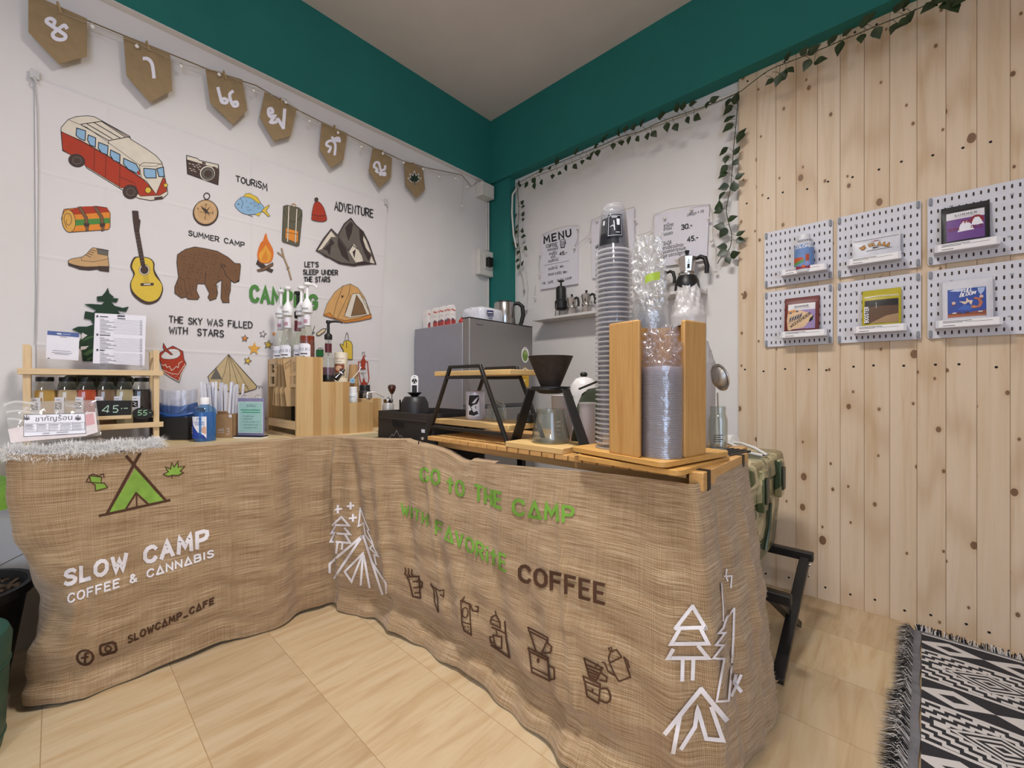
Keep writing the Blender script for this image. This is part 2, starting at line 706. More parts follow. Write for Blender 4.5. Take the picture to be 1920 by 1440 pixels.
def m_floor():
    t = NT('pale_laminate')
    tc = t.n('TexCoord')
    mp = t.n('Mapping')
    mp.inputs['Location'].default_value = (0.4, 0.017, 0)
    t.l(tc.outputs['Object'], mp.inputs['Vector'])
    br = t.n('TexBrick', offset=0.37, squash=1.0)
    for k, v in (('Scale', 1.0), ('Brick Width', 40.0), ('Row Height', 0.263), ('Mortar Size', 0.0009), ('Mortar Smooth', 0.1), ('Bias', 0.0)):
        br.inputs[k].default_value = v
    br.inputs['Color1'].default_value = (0.2, 0.2, 0.2, 1)
    br.inputs['Color2'].default_value = (0.8, 0.8, 0.8, 1)
    t.l(mp.outputs[0], br.inputs['Vector'])
    mp2 = t.n('Mapping')
    mp2.inputs['Scale'].default_value = (15, 1.7, 1)
    t.l(mp.outputs[0], mp2.inputs['Vector'])
    ad = t.n('VectorMath', operation='ADD')
    t.l(mp2.outputs[0], ad.inputs[0])
    t.l(br.outputs['Color'], ad.inputs[1])
    sc = t.n('VectorMath', operation='SCALE')
    sc.inputs['Scale'].default_value = 1.0
    t.l(ad.outputs[0], sc.inputs[0])
    n1 = t.n('TexNoise', i_Scale=1.6, i_Detail=5, i_Roughness=0.62, i_Distortion=1.2)
    t.l(sc.outputs[0], n1.inputs['Vector'])
    col = t.ramp(n1.outputs[0], [(0.28, '#b3946e'), (0.5, '#c3aa86'), (0.72, '#ccb696')])
    tone = t.mix(0.12, col, br.outputs['Color'], 'OVERLAY')
    fin = t.mix(t.math('MULTIPLY', br.outputs['Fac'], 0.55), tone, '#8d6a42')
    t.l(fin, t.b.inputs['Base Color'])
    t.b.inputs['Roughness'].default_value = 0.42
    t.bump(t.math('SUBTRACT', 1.0, br.outputs['Fac']), 0.25, 0.001)
    return t.m


b = MB()
b.box2((-0.2, RY - 0.2, -0.1), (RX + 0.2, 0.2, 0), m_floor())
struct(b.build('floor'))
b = MB()
b.box2((-0.2, RY - 0.2, RZ), (RX + 0.2, 0.2, RZ + 0.1), M_CEIL)
struct(b.build('ceiling'))
b = MB()
b.box2((-0.12, RY, 0), (0, 0, RZ), M_WALL)
struct(b.build('wall_left'))
b = MB()
b.box2((-0.12, 0, 0), (RX, 0.12, RZ), M_WALL)
struct(b.build('wall_back'))
b = MB()
b.box2((-0.12, RY - 0.12, 0), (RX + 0.12, RY, RZ), M_WALL)
struct(b.build('wall_front'))
# wall on the camera's right, with the shop window behind the camera
b = MB()
WY0, WY1, WZ0, WZ1 = -4.65, -2.85, 0.25, 2.3
b.box2((RX, RY, 0), (RX + 0.12, WY0, RZ), M_WALL)
b.box2((RX, WY1, 0), (RX + 0.12, 0.12, RZ), M_WALL)
b.box2((RX, WY0, 0), (RX + 0.12, WY1, WZ0), M_WALL)
b.box2((RX, WY0, WZ1), (RX + 0.12, WY1, RZ), M_WALL)
struct(b.build('wall_right'))
b = MB()
FRM = P('#d9d7d2', 0.4)
for y in (WY0, (WY0 + WY1) / 2, WY1):
    b.box2((RX + 0.02, y - 0.025, WZ0 + 0.026), (RX + 0.08, y + 0.025, WZ1 - 0.026), FRM)
for z in (WZ0, WZ1):
    b.box2((RX + 0.02, WY0 - 0.025, z - 0.025), (RX + 0.08, WY1 + 0.025, z + 0.025), FRM)
wn = struct(b.build('window_1'))
b = MB()
b.box2((RX + 0.048, WY0, WZ0), (RX + 0.052, WY1, WZ1), film('window_glass', alpha=0.02, rough=0.02))
b.build('pane', wn)

# teal beams and corner column
BB = 2.232
b = MB()
b.box2((0, RY, BB), (0.035, 0, RZ), M_TEAL)
b.box2((0, RY, BB - 0.003), (0.034, -0.14, BB), M_WALL)
struct(b.build('trim_1', smooth=False))
b = MB()
b.box2((0.035, -0.075, BB), (RX, 0, RZ), M_TEAL)
struct(b.build('trim_2', smooth=False))
b = MB()
b.box2((0, -0.055, 0), (0.195, 0, BB), M_TEAL)
struct(b.build('trim_3', smooth=False))


# pine cladding on the right part of the back wall
def m_pine():
    t = NT('knotty_pine')
    tc = t.n('TexCoord')
    sx = t.n('SeparateXYZ')
    t.l(tc.outputs['Object'], sx.inputs[0])
    PW = 0.0724
    idx = t.math('FLOOR', t.math('MULTIPLY', t.math('SUBTRACT', sx.outputs[0], 1.5616), 1 / PW))
    wn_ = t.n('TexWhiteNoise', noise_dimensions='1D')
    t.l(idx, wn_.inputs['W'])
    off = t.math('MULTIPLY', wn_.outputs[0], 37.0)
    cb = t.n('CombineXYZ')
    t.l(t.math('MULTIPLY', sx.outputs[0], 30.0), cb.inputs[0])
    t.l(off, cb.inputs[1])
    t.l(t.math('ADD', t.math('MULTIPLY', sx.outputs[2], 1.5), off), cb.inputs[2])
    n1 = t.n('TexNoise', i_Scale=1.0, i_Detail=5, i_Roughness=0.6, i_Distortion=0.6)
    t.l(cb.outputs[0], n1.inputs['Vector'])
    col = t.ramp(n1.outputs[0], [(0.25, '#c9aa88'), (0.45, '#d8c0a2'), (0.62, '#dec8ae'), (0.8, '#cfb494')])
    # cathedral grain lines
    cw = t.n('CombineXYZ')
    t.l(t.math('MULTIPLY', sx.outputs[0], 9.0), cw.inputs[0])
    t.l(off, cw.inputs[1])
    t.l(t.math('ADD', t.math('MULTIPLY', sx.outputs[2], 0.55), off), cw.inputs[2])
    wv = t.n('TexWave', wave_type='RINGS', i_Scale=2.2, i_Distortion=3.0, i_Detail=2.0)
    wv.inputs['Detail Scale'].default_value = 0.8
    t.l(cw.outputs[0], wv.inputs['Vector'])
    g = t.math('MULTIPLY', t.math('MULTIPLY', t.math('POWER', wv.outputs['Fac'], 4.0), t.math('GREATER_THAN', t.math('FRACT', t.math('MULTIPLY', wn_.outputs[0], 7.3)), 0.55)), 0.30)
    col = t.mix(g, col, '#ab8254')
    # knots
    ck = t.n('CombineXYZ')
    t.l(t.math('MULTIPLY', sx.outputs[0], 14.0), ck.inputs[0])
    t.l(t.math('ADD', t.math('MULTIPLY', sx.outputs[2], 9.0), t.math('MULTIPLY', off, 7.0)), ck.inputs[1])
    vo = t.n('TexVoronoi', i_Scale=0.9, voronoi_dimensions='2D')
    t.l(ck.outputs[0], vo.inputs['Vector'])
    sep = t.n('SeparateColor')
    t.l(vo.outputs['Color'], sep.inputs[0])
    on_ = t.math('GREATER_THAN', sep.outputs[0], 0.5)
    sz = t.math('ADD', 0.045, t.math('MULTIPLY', t.math('POWER', sep.outputs[1], 5.0), 0.12))
    d = t.math('DIVIDE', vo.outputs['Distance'], sz)
    k1 = t.math('MULTIPLY', t.math('LESS_THAN', d, 1.0), on_)
    halo = t.math('MULTIPLY', t.math('MAXIMUM', t.math('SUBTRACT', 1.0, t.math('MULTIPLY', d, 0.42)), 0.0), on_)
    col = t.mix(t.math('MULTIPLY', halo, 0.4), col, '#b07d47')
    col = t.mix(t.math('MULTIPLY', k1, 0.85), col, '#5d3817')
    # plank to plank tone
    col = t.mix(t.math('MULTIPLY', t.math('SUBTRACT', wn_.outputs[0], 0.35), 0.28), col, '#bc986a')
    t.l(col, t.b.inputs['Base Color'])
    t.b.inputs['Roughness'].default_value = 0.5
    t.bump(n1.outputs[0], 0.08, 0.001)
    return t.m


b = MB()
MP = m_pine()
PW = 0.0724
DOT = P('#120c08', 0.8)
GROOVE = P('#ac9069', 0.8)
x = 1.5616
k = 0
while x < RX:
    x1 = min(x + PW, RX)
    b.prism([(x + 0.0004, 0), (x + 0.0004, -0.0112), (x + 0.0016, -0.012), (x1 - 0.0016, -0.012), (x1 - 0.0004, -0.0112), (x1 - 0.0004, 0)], 2, 0, BB, MP)
    for z in (0.05, 0.925, 1.665, 2.215):
        zz = z + random.uniform(-0.008, 0.008)
        cx = (x + x1) / 2 + random.uniform(-0.012, 0.012)
        b.add([(cx + 0.0042 * math.cos(a), -0.0122, zz + 0.0042 * math.sin(a)) for a in [i * PI / 5 for i in range(10)]], [tuple(range(10))], DOT)
    x = x1
    k += 1
b.box2((1.5616, -0.003, 0), (RX, 0, BB), GROOVE)
struct(b.build('wall_back_panel', smooth=False))

# ceiling lights (behind and above the camera)
for i, (lx, ly, lr) in enumerate(LAMPS):
    t_ = thing('ceiling_light', ['white box ceiling light nearer the counter corner', 'white box ceiling light near the shop window'][i], 'light', (lx, ly, RZ), lr, 'ceiling lights')
    b = MB()
    b.box2((-0.3, -0.125, -0.085), (0.3, 0.125, 0), P('#e6e6e4', 0.4))
    b.build('housing', t_, bevel=0.004)
    b = MB()
    b.box2((-0.28, -0.105, -0.098), (0.28, 0.105, -0.086), P('#fff4e2', 0.5, emit=3.0))
    b.build('diffuser', t_)
# ---------------------------------------------------------------- printed camping tapestry on the left wall
TX = 0.008


def tap_fn(px, py, l):
    p = at_x(px, py, TX)
    return (p[0] + l, p[1], p[2])


def m_cloth():
    t = NT('white_tapestry_cloth')
    tc = t.n('TexCoord')
    sx = t.n('SeparateXYZ')
    t.l(tc.outputs['Object'], sx.inputs[0])
    h = None
    for ax, vals in ((2, [at_x(420, 406, TX)[2], at_x(270, 509, TX)[2], at_x(400, 661, TX)[2]]), (1, [at_x(201, 500, TX)[1], at_x(469, 500, TX)[1]])):
        for v in vals:
            d = t.math('ABSOLUTE', t.math('SUBTRACT', sx.outputs[ax], float(v)))
            r = t.math('MAXIMUM', t.math('SUBTRACT', 1.0, t.math('MULTIPLY', d, 110.0)), 0.0)
            h = r if h is None else t.math('ADD', h, r)
    n = t.noise(t.coords(), 2.6, 3)
    h = t.math('ADD', t.math('MULTIPLY', h, 0.22), t.math('MULTIPLY', n, 1.2))
    t.l(t.ramp(n, [(0.3, '#dcd6d4'), (0.7, '#e0dbd9')]), t.b.inputs['Base Color'])
    t.b.inputs['Roughness'].default_value = 0.85
    t.bump(h, 0.5, 0.012)
    return t.m


b = MB()
MC = m_cloth()
TL, TR, BR, BL = at_x(65, 146, TX), at_x(726, 377, TX), at_x(706, 775, TX), at_x(70, 800, TX)
TR[2] = TL[2] - 0.004


def tap_sheet(u, v):
    top, bot = TL + (TR - TL) * u, BL + (BR - BL) * u
    p = top + (bot - top) * v
    sag = 0.006 * math.sin(PI * u) * (1 - v)
    return (p[0] - 0.003 + 0.002 * math.sin(9 * u + 2 * v), p[1], p[2] - sag)


def flat_sheet(u, v):
    p = tap_sheet(u, v)
    return (TX - 0.0004, p[1], p[2])


b.grid(flat_sheet, 14, 10, MC)
ink = INK
d = Draw(b, tap_fn)
RED, CREAM, SKY, ORG, YEL, TAN, BRN, DBR, GRN, DGR, GRY = [P(c, 0.8, var=0.04) for c in (
    '#ad3a22', '#ddd2c0', '#8fb4d2', '#df8a33', '#dcbc45', '#c7a071', '#7b5a40', '#4a3832', '#4f8740', '#1f3a26', '#6a645c')]

# --- bus
d.frame(80, 180, 4)
d.fill([(137, 265), (140, 235), (190, 178), (250, 155), (330, 149), (385, 155), (450, 190), (650, 300), (660, 325), (780, 398), (850, 448), (895, 500), (912, 590), (935, 700), (938, 735), (900, 772), (810, 785), (720, 768), (640, 730), (590, 700), (330, 540), (300, 470), (200, 435), (150, 410)], CREAM, ink, 5)
d.fill([(140, 268), (300, 340), (500, 455), (735, 610), (780, 650), (850, 735), (905, 610), (925, 640), (930, 715), (880, 745), (735, 752), (700, 720), (680, 690), (590, 690), (320, 525), (290, 470), (200, 437), (150, 405)], RED, ink, 4)
d.fill([(740, 615), (780, 640), (850, 738), (908, 600), (900, 520), (860, 505), (760, 500), (725, 520)], CREAM, ink, 4)
for w_ in ([(255, 240), (322, 262), (318, 335), (280, 322), (250, 295)], [(342, 292), (398, 315), (395, 384), (355, 368), (336, 330)], [(420, 348), (490, 375), (486, 443), (440, 425), (416, 390)],
           [(510, 405), (580, 440), (578, 503), (530, 482), (506, 445)], [(608, 468), (700, 510), (725, 555), (728, 592), (640, 548), (606, 510)], [(758, 543), (848, 550), (852, 615), (775, 615), (760, 590)], [(856, 545), (905, 533), (912, 605), (872, 606)]):
    d.fill(w_, SKY, ink, 7)
for a, c in (((285, 215), (495, 335)), ((325, 205), (522, 322)), ((380, 197), (580, 315)), ((440, 190), (620, 308)), ((290, 212), (445, 190)), ((495, 335), (655, 305)), ((450, 190), (660, 318))):
    d.stroke([a, c], 6, ink)
d.stroke([(495, 335), (492, 362)], 5, ink)
for st in ([(195, 180), (330, 235), (590, 420), (735, 525), (850, 528), (895, 500)], [(143, 268), (300, 345), (500, 460), (740, 618)], [(388, 395), (386, 555)], [(475, 450), (470, 610)], [(580, 510), (575, 690)], [(575, 605), (690, 655), (720, 740)]):
    d.stroke(st, 3, ink)
for cx, cy, rx, ry in ((255, 485, 62, 47), (657, 720, 56, 52)):
    d.fill(circ(cx, cy, rx, ry, 18, tilt=0.3), DBR, ink, 4)
    d.stroke(circ(cx + 3, cy, rx * .55, ry * .55, 14), 5, GRY, True)
for cx, cy, r in ((791, 707, 23), (922, 670, 15)):
    d.fill(circ(cx, cy, r, r, 14), YEL, ink, 4)
d.stroke([(720, 768), (810, 785), (900, 770), (938, 735)], 5, ink)
d.fill([(836, 760), (900, 752), (898, 776), (840, 782)], DBR)
d.fill([(706, 565), (725, 560), (730, 590), (712, 592)], RED)
# --- camera
d.fill([(1078, 445), (1160, 468), (1175, 482), (1318, 515), (1322, 575), (1315, 668), (1085, 585), (1078, 480)], DBR, ink, 4)
d.fill([(1080, 448), (1160, 470), (1175, 484), (1316, 516), (1316, 548), (1080, 478)], CREAM, ink, 4)
d.fill(circ(1235, 580, 58, 56, 22), CREAM, ink, 3)
d.fill(circ(1237, 582, 47, 45, 22), GRY, ink, 6)
d.fill(circ(1240, 585, 30, 28, 16), DBR)
for x0, y0 in ((1195, 492), (1275, 528)):
    d.fill([(x0, y0), (x0 + 28, y0 + 8), (x0 + 28, y0 + 24), (x0, y0 + 16)], DBR)
for i in range(12):
    x0, y0 = 1095 + (i * 37) % 85, 505 + (i * 23) % 62
    d.stroke([(x0, y0), (x0 + 14, y0 + 5)], 4, CREAM)
# --- compass
d.stroke(circ(1230, 752, 22, 24, 16), 8, DBR, True)
d.fill(circ(1222, 878, 97, 98, 30), DBR)
d.fill(circ(1222, 872, 90, 92, 30), TAN, ink, 5)
d.stroke(circ(1222, 872, 70, 72, 26), 2, CREAM, True)
d.fill([(1182, 822), (1228, 852), (1258, 892), (1210, 866)], DBR)
d.fill([(1260, 826), (1230, 870), (1212, 892), (1225, 858)], DBR)
for st in ([(1222, 810), (1222, 905)], [(1178, 870), (1266, 878)], [(1195, 845), (1250, 900)]):
    d.stroke(st, 3, ink)
for tx, x0, y0 in (('N', 1222, 822), ('E', 1272, 884), ('S', 1214, 922), ('W', 1158, 852)):
    d.text(tx, (x0, y0), (14, 4), (0, -16), 3, ink)
# --- lettering
d.text_to('TOURiSM', (1450, 640), (1682, 708), 40, 8, ink, jit=0.08, h2=50)
d.text_to('SUMMER CAMP', (1094, 1044), (1512, 1135), 36, 7, ink, jit=0.06)
# --- fish
d.fill([(1440, 812), (1475, 770), (1510, 755), (1570, 765), (1640, 810), (1662, 850), (1640, 868), (1580, 890), (1510, 885), (1460, 850)], SKY, ink, 3, sm=3)
d.fill([(1505, 755), (1520, 735), (1550, 730), (1610, 762), (1632, 800), (1620, 808), (1560, 765)], YEL, ink, 3)
d.fill([(1655, 845), (1695, 818), (1700, 825), (1675, 862), (1705, 900), (1690, 905), (1660, 875), (1640, 866)], YEL, ink, 3)
d.fill([(1590, 888), (1640, 870), (1622, 902)], YEL, ink, 2)
d.stroke([(1480, 765), (1502, 800), (1490, 840)], 3, ink)
d.stroke([(1535, 890), (1575, 905)], 4, GRY)
d.fill(circ(1468, 812, 5, 5, 8), ink)
for i in range(16):
    x0, y0 = 1525 + (i * 29) % 105, 785 + (i * 17) % 70
    d.stroke([(x0, y0), (x0 + 4, y0 + 12)], 2.5, ink)
# --- sleeping roll
d.fill([(160, 850), (400, 827), (480, 838), (506, 880), (505, 985), (490, 1003), (210, 1022), (160, 990), (142, 920)], ORG, ink, 4)
d.fill([(150, 868), (300, 830), (400, 827), (485, 842), (500, 872), (230, 892)], RED)
d.fill([(225, 930), (500, 915), (504, 955), (240, 975)], GRN)
d.fill(circ(196, 938, 50, 86, 22, tilt=-.12), P('#d9a552', 0.8), ink, 4)
d.stroke([(180, 990), (160, 930), (172, 885), (205, 890), (217, 935), (200, 968), (178, 960), (180, 930)], 4, DBR, sm=3)
for x0 in (262, 380):
    d.fill([(x0, 835), (x0 + 25, 830), (x0 + 75, 910), (x0 + 82, 1008), (x0 + 62, 1016), (x0 + 50, 915)], BRN, ink, 3)
    d.fill([(x0 + 45, 955), (x0 + 90, 955), (x0 + 86, 982), (x0 + 50, 982)], DBR)
# --- boot
d.frame(80, 420, 4)
d.fill([(192, 275), (215, 262), (295, 248), (330, 225), (362, 188), (378, 178), (490, 198), (488, 235), (497, 320), (420, 318), (380, 328), (300, 322), (192, 298)], TAN, ink, 4)
d.fill([(405, 188), (492, 200), (487, 238), (415, 225)], GRY, ink, 3)
d.fill([(192, 292), (260, 316), (330, 322), (400, 320), (497, 322), (496, 360), (430, 352), (410, 340), (350, 348), (280, 342), (195, 312)], DBR, ink, 3)
d.stroke([(290, 250), (292, 275), (380, 285), (495, 262)], 3, ink)
for i in range(4):
    d.stroke([(322 + i * 14, 232 - i * 12), (362 + i * 12, 250 - i * 16)], 4, ink)
# --- guitar
d.fill([(680, 255), (720, 245), (800, 255), (838, 295), (840, 350), (895, 450), (900, 510), (870, 575), (805, 604), (740, 590), (672, 530), (655, 450), (680, 380), (656, 320)], DBR, sm=3)
d.fill([(690, 262), (722, 250), (795, 258), (828, 292), (830, 345), (845, 390), (892, 450), (893, 505), (865, 560), (805, 585), (740, 565), (675, 505), (662, 440), (690, 375), (668, 320)], YEL, ink, 3, sm=3)
d.fill(circ(762, 345, 40, 40, 20), CREAM, ink, 3)
d.fill(circ(762, 345, 31, 31, 20), DBR)
d.fill([(690, 55), (722, 52), (768, 315), (738, 318)], DBR, ink, 3)
d.fill([(672, -98), (715, -96), (720, -40), (732, -25), (722, 55), (690, 60), (678, -30)], DBR, ink, 3)
for i in range(9):
    yy = 70 + i * 26
    d.stroke([(694 + i * 5.2, yy), (724 + i * 5.2, yy - 2)], 3, GRY)
d.fill([(732, 445), (832, 442), (832, 462), (735, 466)], DBR)
d.fill([(758, 448), (808, 447), (808, 457), (758, 458)], CREAM)
for i in range(4):
    d.stroke([(752 + i * 9, 300), (762 + i * 11, 445)], 1.6, ink)
# --- bear
BEAR = P('#75543a', 0.85, var=0.05)
d.fill([(1010, 230), (1070, 190), (1140, 172), (1220, 185), (1310, 205), (1390, 250), (1440, 295), (1480, 298), (1484, 315), (1478, 375), (1472, 430), (1440, 442), (1410, 425), (1408, 500), (1395, 545), (1398, 590), (1350, 590), (1336, 555), (1342, 420), (1300, 445), (1312, 520), (1300, 560), (1255, 575), (1238, 550), (1250, 520), (1215, 450), (1160, 448), (1152, 500), (1175, 550), (1160, 568), (1090, 565), (1075, 548), (1040, 556), (990, 520), (990, 470), (1018, 400), (1005, 290)], BEAR, ink, 4)
d.stroke([(1340, 318), (1362, 350), (1372, 385), (1430, 440)], 4, ink)
d.fill([(1338, 318), (1340, 303), (1362, 305), (1372, 322)], BEAR, ink, 4)
d.fill([(1455, 425), (1474, 418), (1472, 432), (1455, 438)], ink)
d.fill(circ(1448, 350, 4, 4, 8), ink)
d.stroke([(1018, 400), (1060, 420), (1080, 545)], 3, ink)
d.stroke([(1215, 450), (1222, 360)], 3, ink)
for i in range(70):
    x0, y0 = 1035 + (i * 61) % 300, 205 + (i * 37) % 210
    d.stroke([(x0, y0), (x0 + 14 - (i % 3) * 8, y0 + 7 + (i % 4) * 3)], 3, DBR)
for i in range(26):
    x0, y0 = (1005, 1085, 1270, 1355)[i % 4] + (i * 13) % 45, 440 + (i * 29) % 90
    d.stroke([(x0, y0), (x0 + 5, y0 + 16)], 3, DBR)
# --- campfire and stick
d.fill([(1612, 268), (1690, 330), (1728, 345), (1715, 365), (1640, 330), (1600, 300)], DBR, ink, 3)
d.fill([(1725, 290), (1640, 335), (1605, 345), (1615, 358), (1660, 350), (1728, 310)], BRN, ink, 3)
d.fill([(1672, 68), (1688, 120), (1725, 190), (1728, 245), (1710, 285), (1665, 296), (1625, 285), (1608, 240), (1615, 190), (1635, 140), (1650, 125)], P('#d9752a', 0.8), sm=3)
d.fill([(1672, 160), (1690, 190), (1712, 230), (1700, 275), (1665, 290), (1630, 275), (1622, 230), (1650, 190)], P('#e2a03a', 0.8), sm=3)
d.fill([(1675, 200), (1680, 235), (1685, 270), (1660, 284), (1640, 265), (1655, 230)], P('#d8852c', 0.8), sm=3)
for st in ([(1790, 185), (1805, 245), (1835, 320), (1862, 416)], [(1762, 215), (1800, 245)], [(1832, 335), (1845, 328)]):
    d.stroke(st, 11, DBR)
    d.stroke(st, 6, TAN)
# --- quote at the lower left
d.text_to('THE SKY WAS FiLLED', (948, 738), (1570, 783), 46, 7.5, ink, jit=0.05)
d.text_to('WiTH  STARS', (950, 820), (1355, 846), 48, 8, ink, jit=0.07)
# --- bandana
d.fill([(865, 990), (885, 962), (975, 915), (1050, 955), (1058, 1015), (1075, 1050), (1040, 1120), (1025, 1185), (960, 1150), (905, 1110), (885, 1040)], RED, ink, 4)
d.fill([(888, 985), (950, 938), (1018, 945), (1030, 985), (985, 1012), (905, 1012)], MC, ink, 3, sm=2)
d.fill([(905, 893), (928, 935), (975, 980), (960, 982), (915, 950), (902, 920)], RED, ink, 4)
d.stroke([(890, 1055), (910, 1062), (920, 1052), (930, 1075), (950, 1068), (965, 1098), (985, 1085), (1000, 1068), (1015, 1078), (1020, 1045), (1045, 1030)], 5, CREAM)
d.stroke([(893, 1092), (960, 1120), (1015, 1128), (1068, 1048)], 4, CREAM)
d.stroke([(908, 1112), (960, 1148), (1022, 1180), (1036, 1125), (1072, 1060)], 5, CREAM)
for i in range(9):
    d.fill(circ(915 + i * 13, 1108 + i * 6 - (i % 2) * 10, 2.5, 2.5, 6), CREAM)
# --- bell tent
BELL = P('#c4ad82', 0.85)
d.fill([(1392, 978), (1240, 1140), (1260, 1230), (1480, 1270), (1600, 1235), (1605, 1215)], BELL, ink, 3)
d.fill([(1300, 1080), (1345, 1165), (1255, 1165)], GRY)
for e in ((1325, 1220), (1402, 1262), (1480, 1270), (1545, 1250), (1600, 1215)):
    d.stroke([(1392, 978), ((1392 + e[0]) / 2 + 6, (978 + e[1]) / 2 + 8), e], 3, ink)
d.stroke([(1232, 1150), (1310, 1072)], 3, ink)
for x0 in (1520, 1612, 1632):
    d.stroke(circ(x0, 1232, 14, 18, 12, PI, 2 * PI), 3, ink)
# --- stars
for cx, cy, r, c, ol, rot in ((1514, 858, 26, '#d98a4c', 1, .1), (1650, 826, 26, None, 1, .2), (1732, 824, 18, '#dd9347', 0, .1), (1690, 905, 33, '#e2bd4c', 1, .15), (1584, 935, 52, '#dfa648', 0, .05), (1536, 1026, 29, '#e2bd4c', 1, .3)):
    pts = []
    for i in range(10):
        a = -PI / 2 + rot + i * PI / 5
        q = r if i % 2 == 0 else r * .42
        pts.append((cx + q * math.cos(a), cy + q * math.sin(a)))
    d.fill(pts, P(c, 0.8) if c else MC, ink if ol else None, 4)
# --- fir tree
d.fill([(488, 478), (500, 520), (535, 550), (520, 555), (568, 560), (555, 590), (510, 585), (540, 615), (600, 630), (645, 620), (625, 660), (560, 650), (600, 700), (640, 760), (620, 800), (680, 880), (660, 960), (620, 1030), (300, 1030), (290, 930), (250, 930), (300, 830), (220, 790), (265, 770), (330, 770), (380, 755), (360, 720), (310, 710), (318, 655), (380, 665), (400, 650), (310, 602), (360, 600), (440, 605), (465, 585), (410, 580), (405, 545), (445, 540), (470, 510)], DGR)
for p in ([(330, 850), (290, 885), (420, 830)], [(300, 975), (350, 945), (420, 935), (330, 990)], [(330, 1010), (420, 980), (340, 1025)]):
    d.fill(p, P('#47663f', 0.8))
for p in ([(295, 815), (335, 835), (290, 868)], [(285, 920), (345, 915), (320, 940), (286, 945)]):
    d.fill(p, MC)
d.frame(0, 0, 1)
d.fill([(112, 712), (130, 700), (180, 698), (238, 700), (254, 712), (240, 745), (150, 750), (104, 740)], P('#3a3d2a', .85))
d.stroke([(140, 705), (150, 740)], 5, P('#565c3d', .85))
d.stroke([(195, 702), (190, 740)], 6, P('#565c3d', .85))
# --- right half
d.frame(420, 320, 4)
d.text_to('ADVENTURE', (828, 292), (1115, 350), 62, 8, ink, jit=0.05, h2=56)
d.text_to("LET'S", (604, 720), (705, 724), 36, 7, ink, jit=0.05)
d.text_to('SLEEP UNDER', (592, 778), (850, 782), 34, 7, ink, jit=0.05)
d.text_to('THE STARS', (598, 836), (792, 834), 36, 7, ink, jit=0.05)
PACK = P('#625d4b', 0.85)
d.stroke([(503, 262), (508, 252), (520, 249), (532, 254), (538, 272)], 7, TAN)
d.fill([(443, 268), (470, 260), (560, 280), (582, 300), (584, 340), (562, 560), (545, 568), (440, 535), (433, 520)], PACK, ink, 3)
d.stroke([(443, 300), (470, 360), (510, 390), (555, 370), (584, 320)], 3, ink)
d.fill([(460, 430), (556, 455), (552, 540), (530, 538), (456, 510)], ORG, ink, 3)
for a, c in (((484, 270), (474, 532)), ((544, 290), (532, 540))):
    d.stroke([a, c], 12, ink)
    d.stroke([a, c], 8, CREAM)
d.stroke([(458, 462), (554, 480)], 3, ink)
d.fill([(655, 350), (658, 310), (672, 250), (690, 234), (715, 240), (745, 280), (762, 335), (768, 370), (735, 384), (680, 378), (655, 368)], RED, ink, 3, sm=2)
d.stroke([(657, 330), (700, 342), (764, 338)], 4, ink)
d.fill(circ(690, 218, 15, 16, 14), DBR)
for i in range(6):
    d.stroke([(672 + i * 16, 345), (672 + i * 16, 374)], 2, ink)
MTN, MTD = P('#6b625a', 0.85), P('#3d3230', 0.85)
d.fill([(690, 600), (745, 510), (802, 440), (850, 488), (900, 400), (948, 360), (985, 410), (1040, 460), (1080, 540), (1115, 640), (1134, 700), (1060, 690), (975, 715), (880, 700), (800, 660)], MTN, MTD, 9)
for p in ([(700, 600), (760, 510), (800, 455), (835, 500), (800, 498), (770, 540), (730, 590)], [(860, 520), (900, 570), (940, 690), (900, 640), (870, 560)], [(970, 550), (1000, 590), (1030, 640), (1040, 680), (985, 690), (935, 610)], [(1020, 460), (1060, 520), (1100, 620), (1070, 600), (1040, 540)], [(1100, 640), (1128, 700), (1090, 690)]):
    d.fill(p, CREAM)
for p in ([(740, 590), (780, 555), (800, 510), (826, 545), (800, 570), (790, 640), (770, 600)], [(850, 500), (915, 590), (940, 690), (880, 640), (850, 560)], [(905, 430), (945, 385), (965, 400), (955, 470), (930, 530), (915, 480)], [(1010, 440), (1045, 470), (1040, 520), (1060, 580), (1100, 640), (1080, 680), (1050, 620), (1015, 520)], [(960, 610), (985, 590), (975, 660)], [(700, 606), (760, 650), (880, 690), (970, 700), (1040, 680), (1134, 700), (975, 716), (860, 700), (780, 655)]):
    d.fill(p, MTD)
d.stroke([(802, 440), (850, 490), (930, 600), (960, 560), (1000, 590)], 6, MTD)
d.text_to('CAMPiNG', (200, 976), (690, 1034), 112, 26, GRN, gap=3.0, h2=92)
d.fill([(742, 1085), (770, 1000), (830, 910), (890, 865), (945, 850), (1000, 880), (1050, 950), (1085, 1040), (1103, 1108), (1000, 1130), (905, 1140), (830, 1105)], P('#d0a064', 0.85), ink, 3)
d.fill([(960, 925), (1010, 920), (1060, 980), (1090, 1080), (940, 1105), (900, 1090)], CREAM, ink, 3)
d.fill([(990, 932), (1035, 1000), (1065, 1075), (950, 1092)], P('#80603f', 0.85), ink, 3)
d.fill([(742, 1085), (790, 1065), (820, 1105), (905, 1125), (1000, 1110), (1100, 1075), (1103, 1108), (1000, 1130), (905, 1142), (820, 1110)], P('#c98139', 0.85), ink, 3)
for st in ([(945, 850), (935, 920), (850, 1105)], [(890, 865), (840, 1000), (815, 1100)], [(945, 930), (900, 1090)], [(1015, 920), (1075, 1040)]):
    d.stroke(st, 3, ink)
d.fill([(876, 935), (897, 940), (880, 962)], DBR)
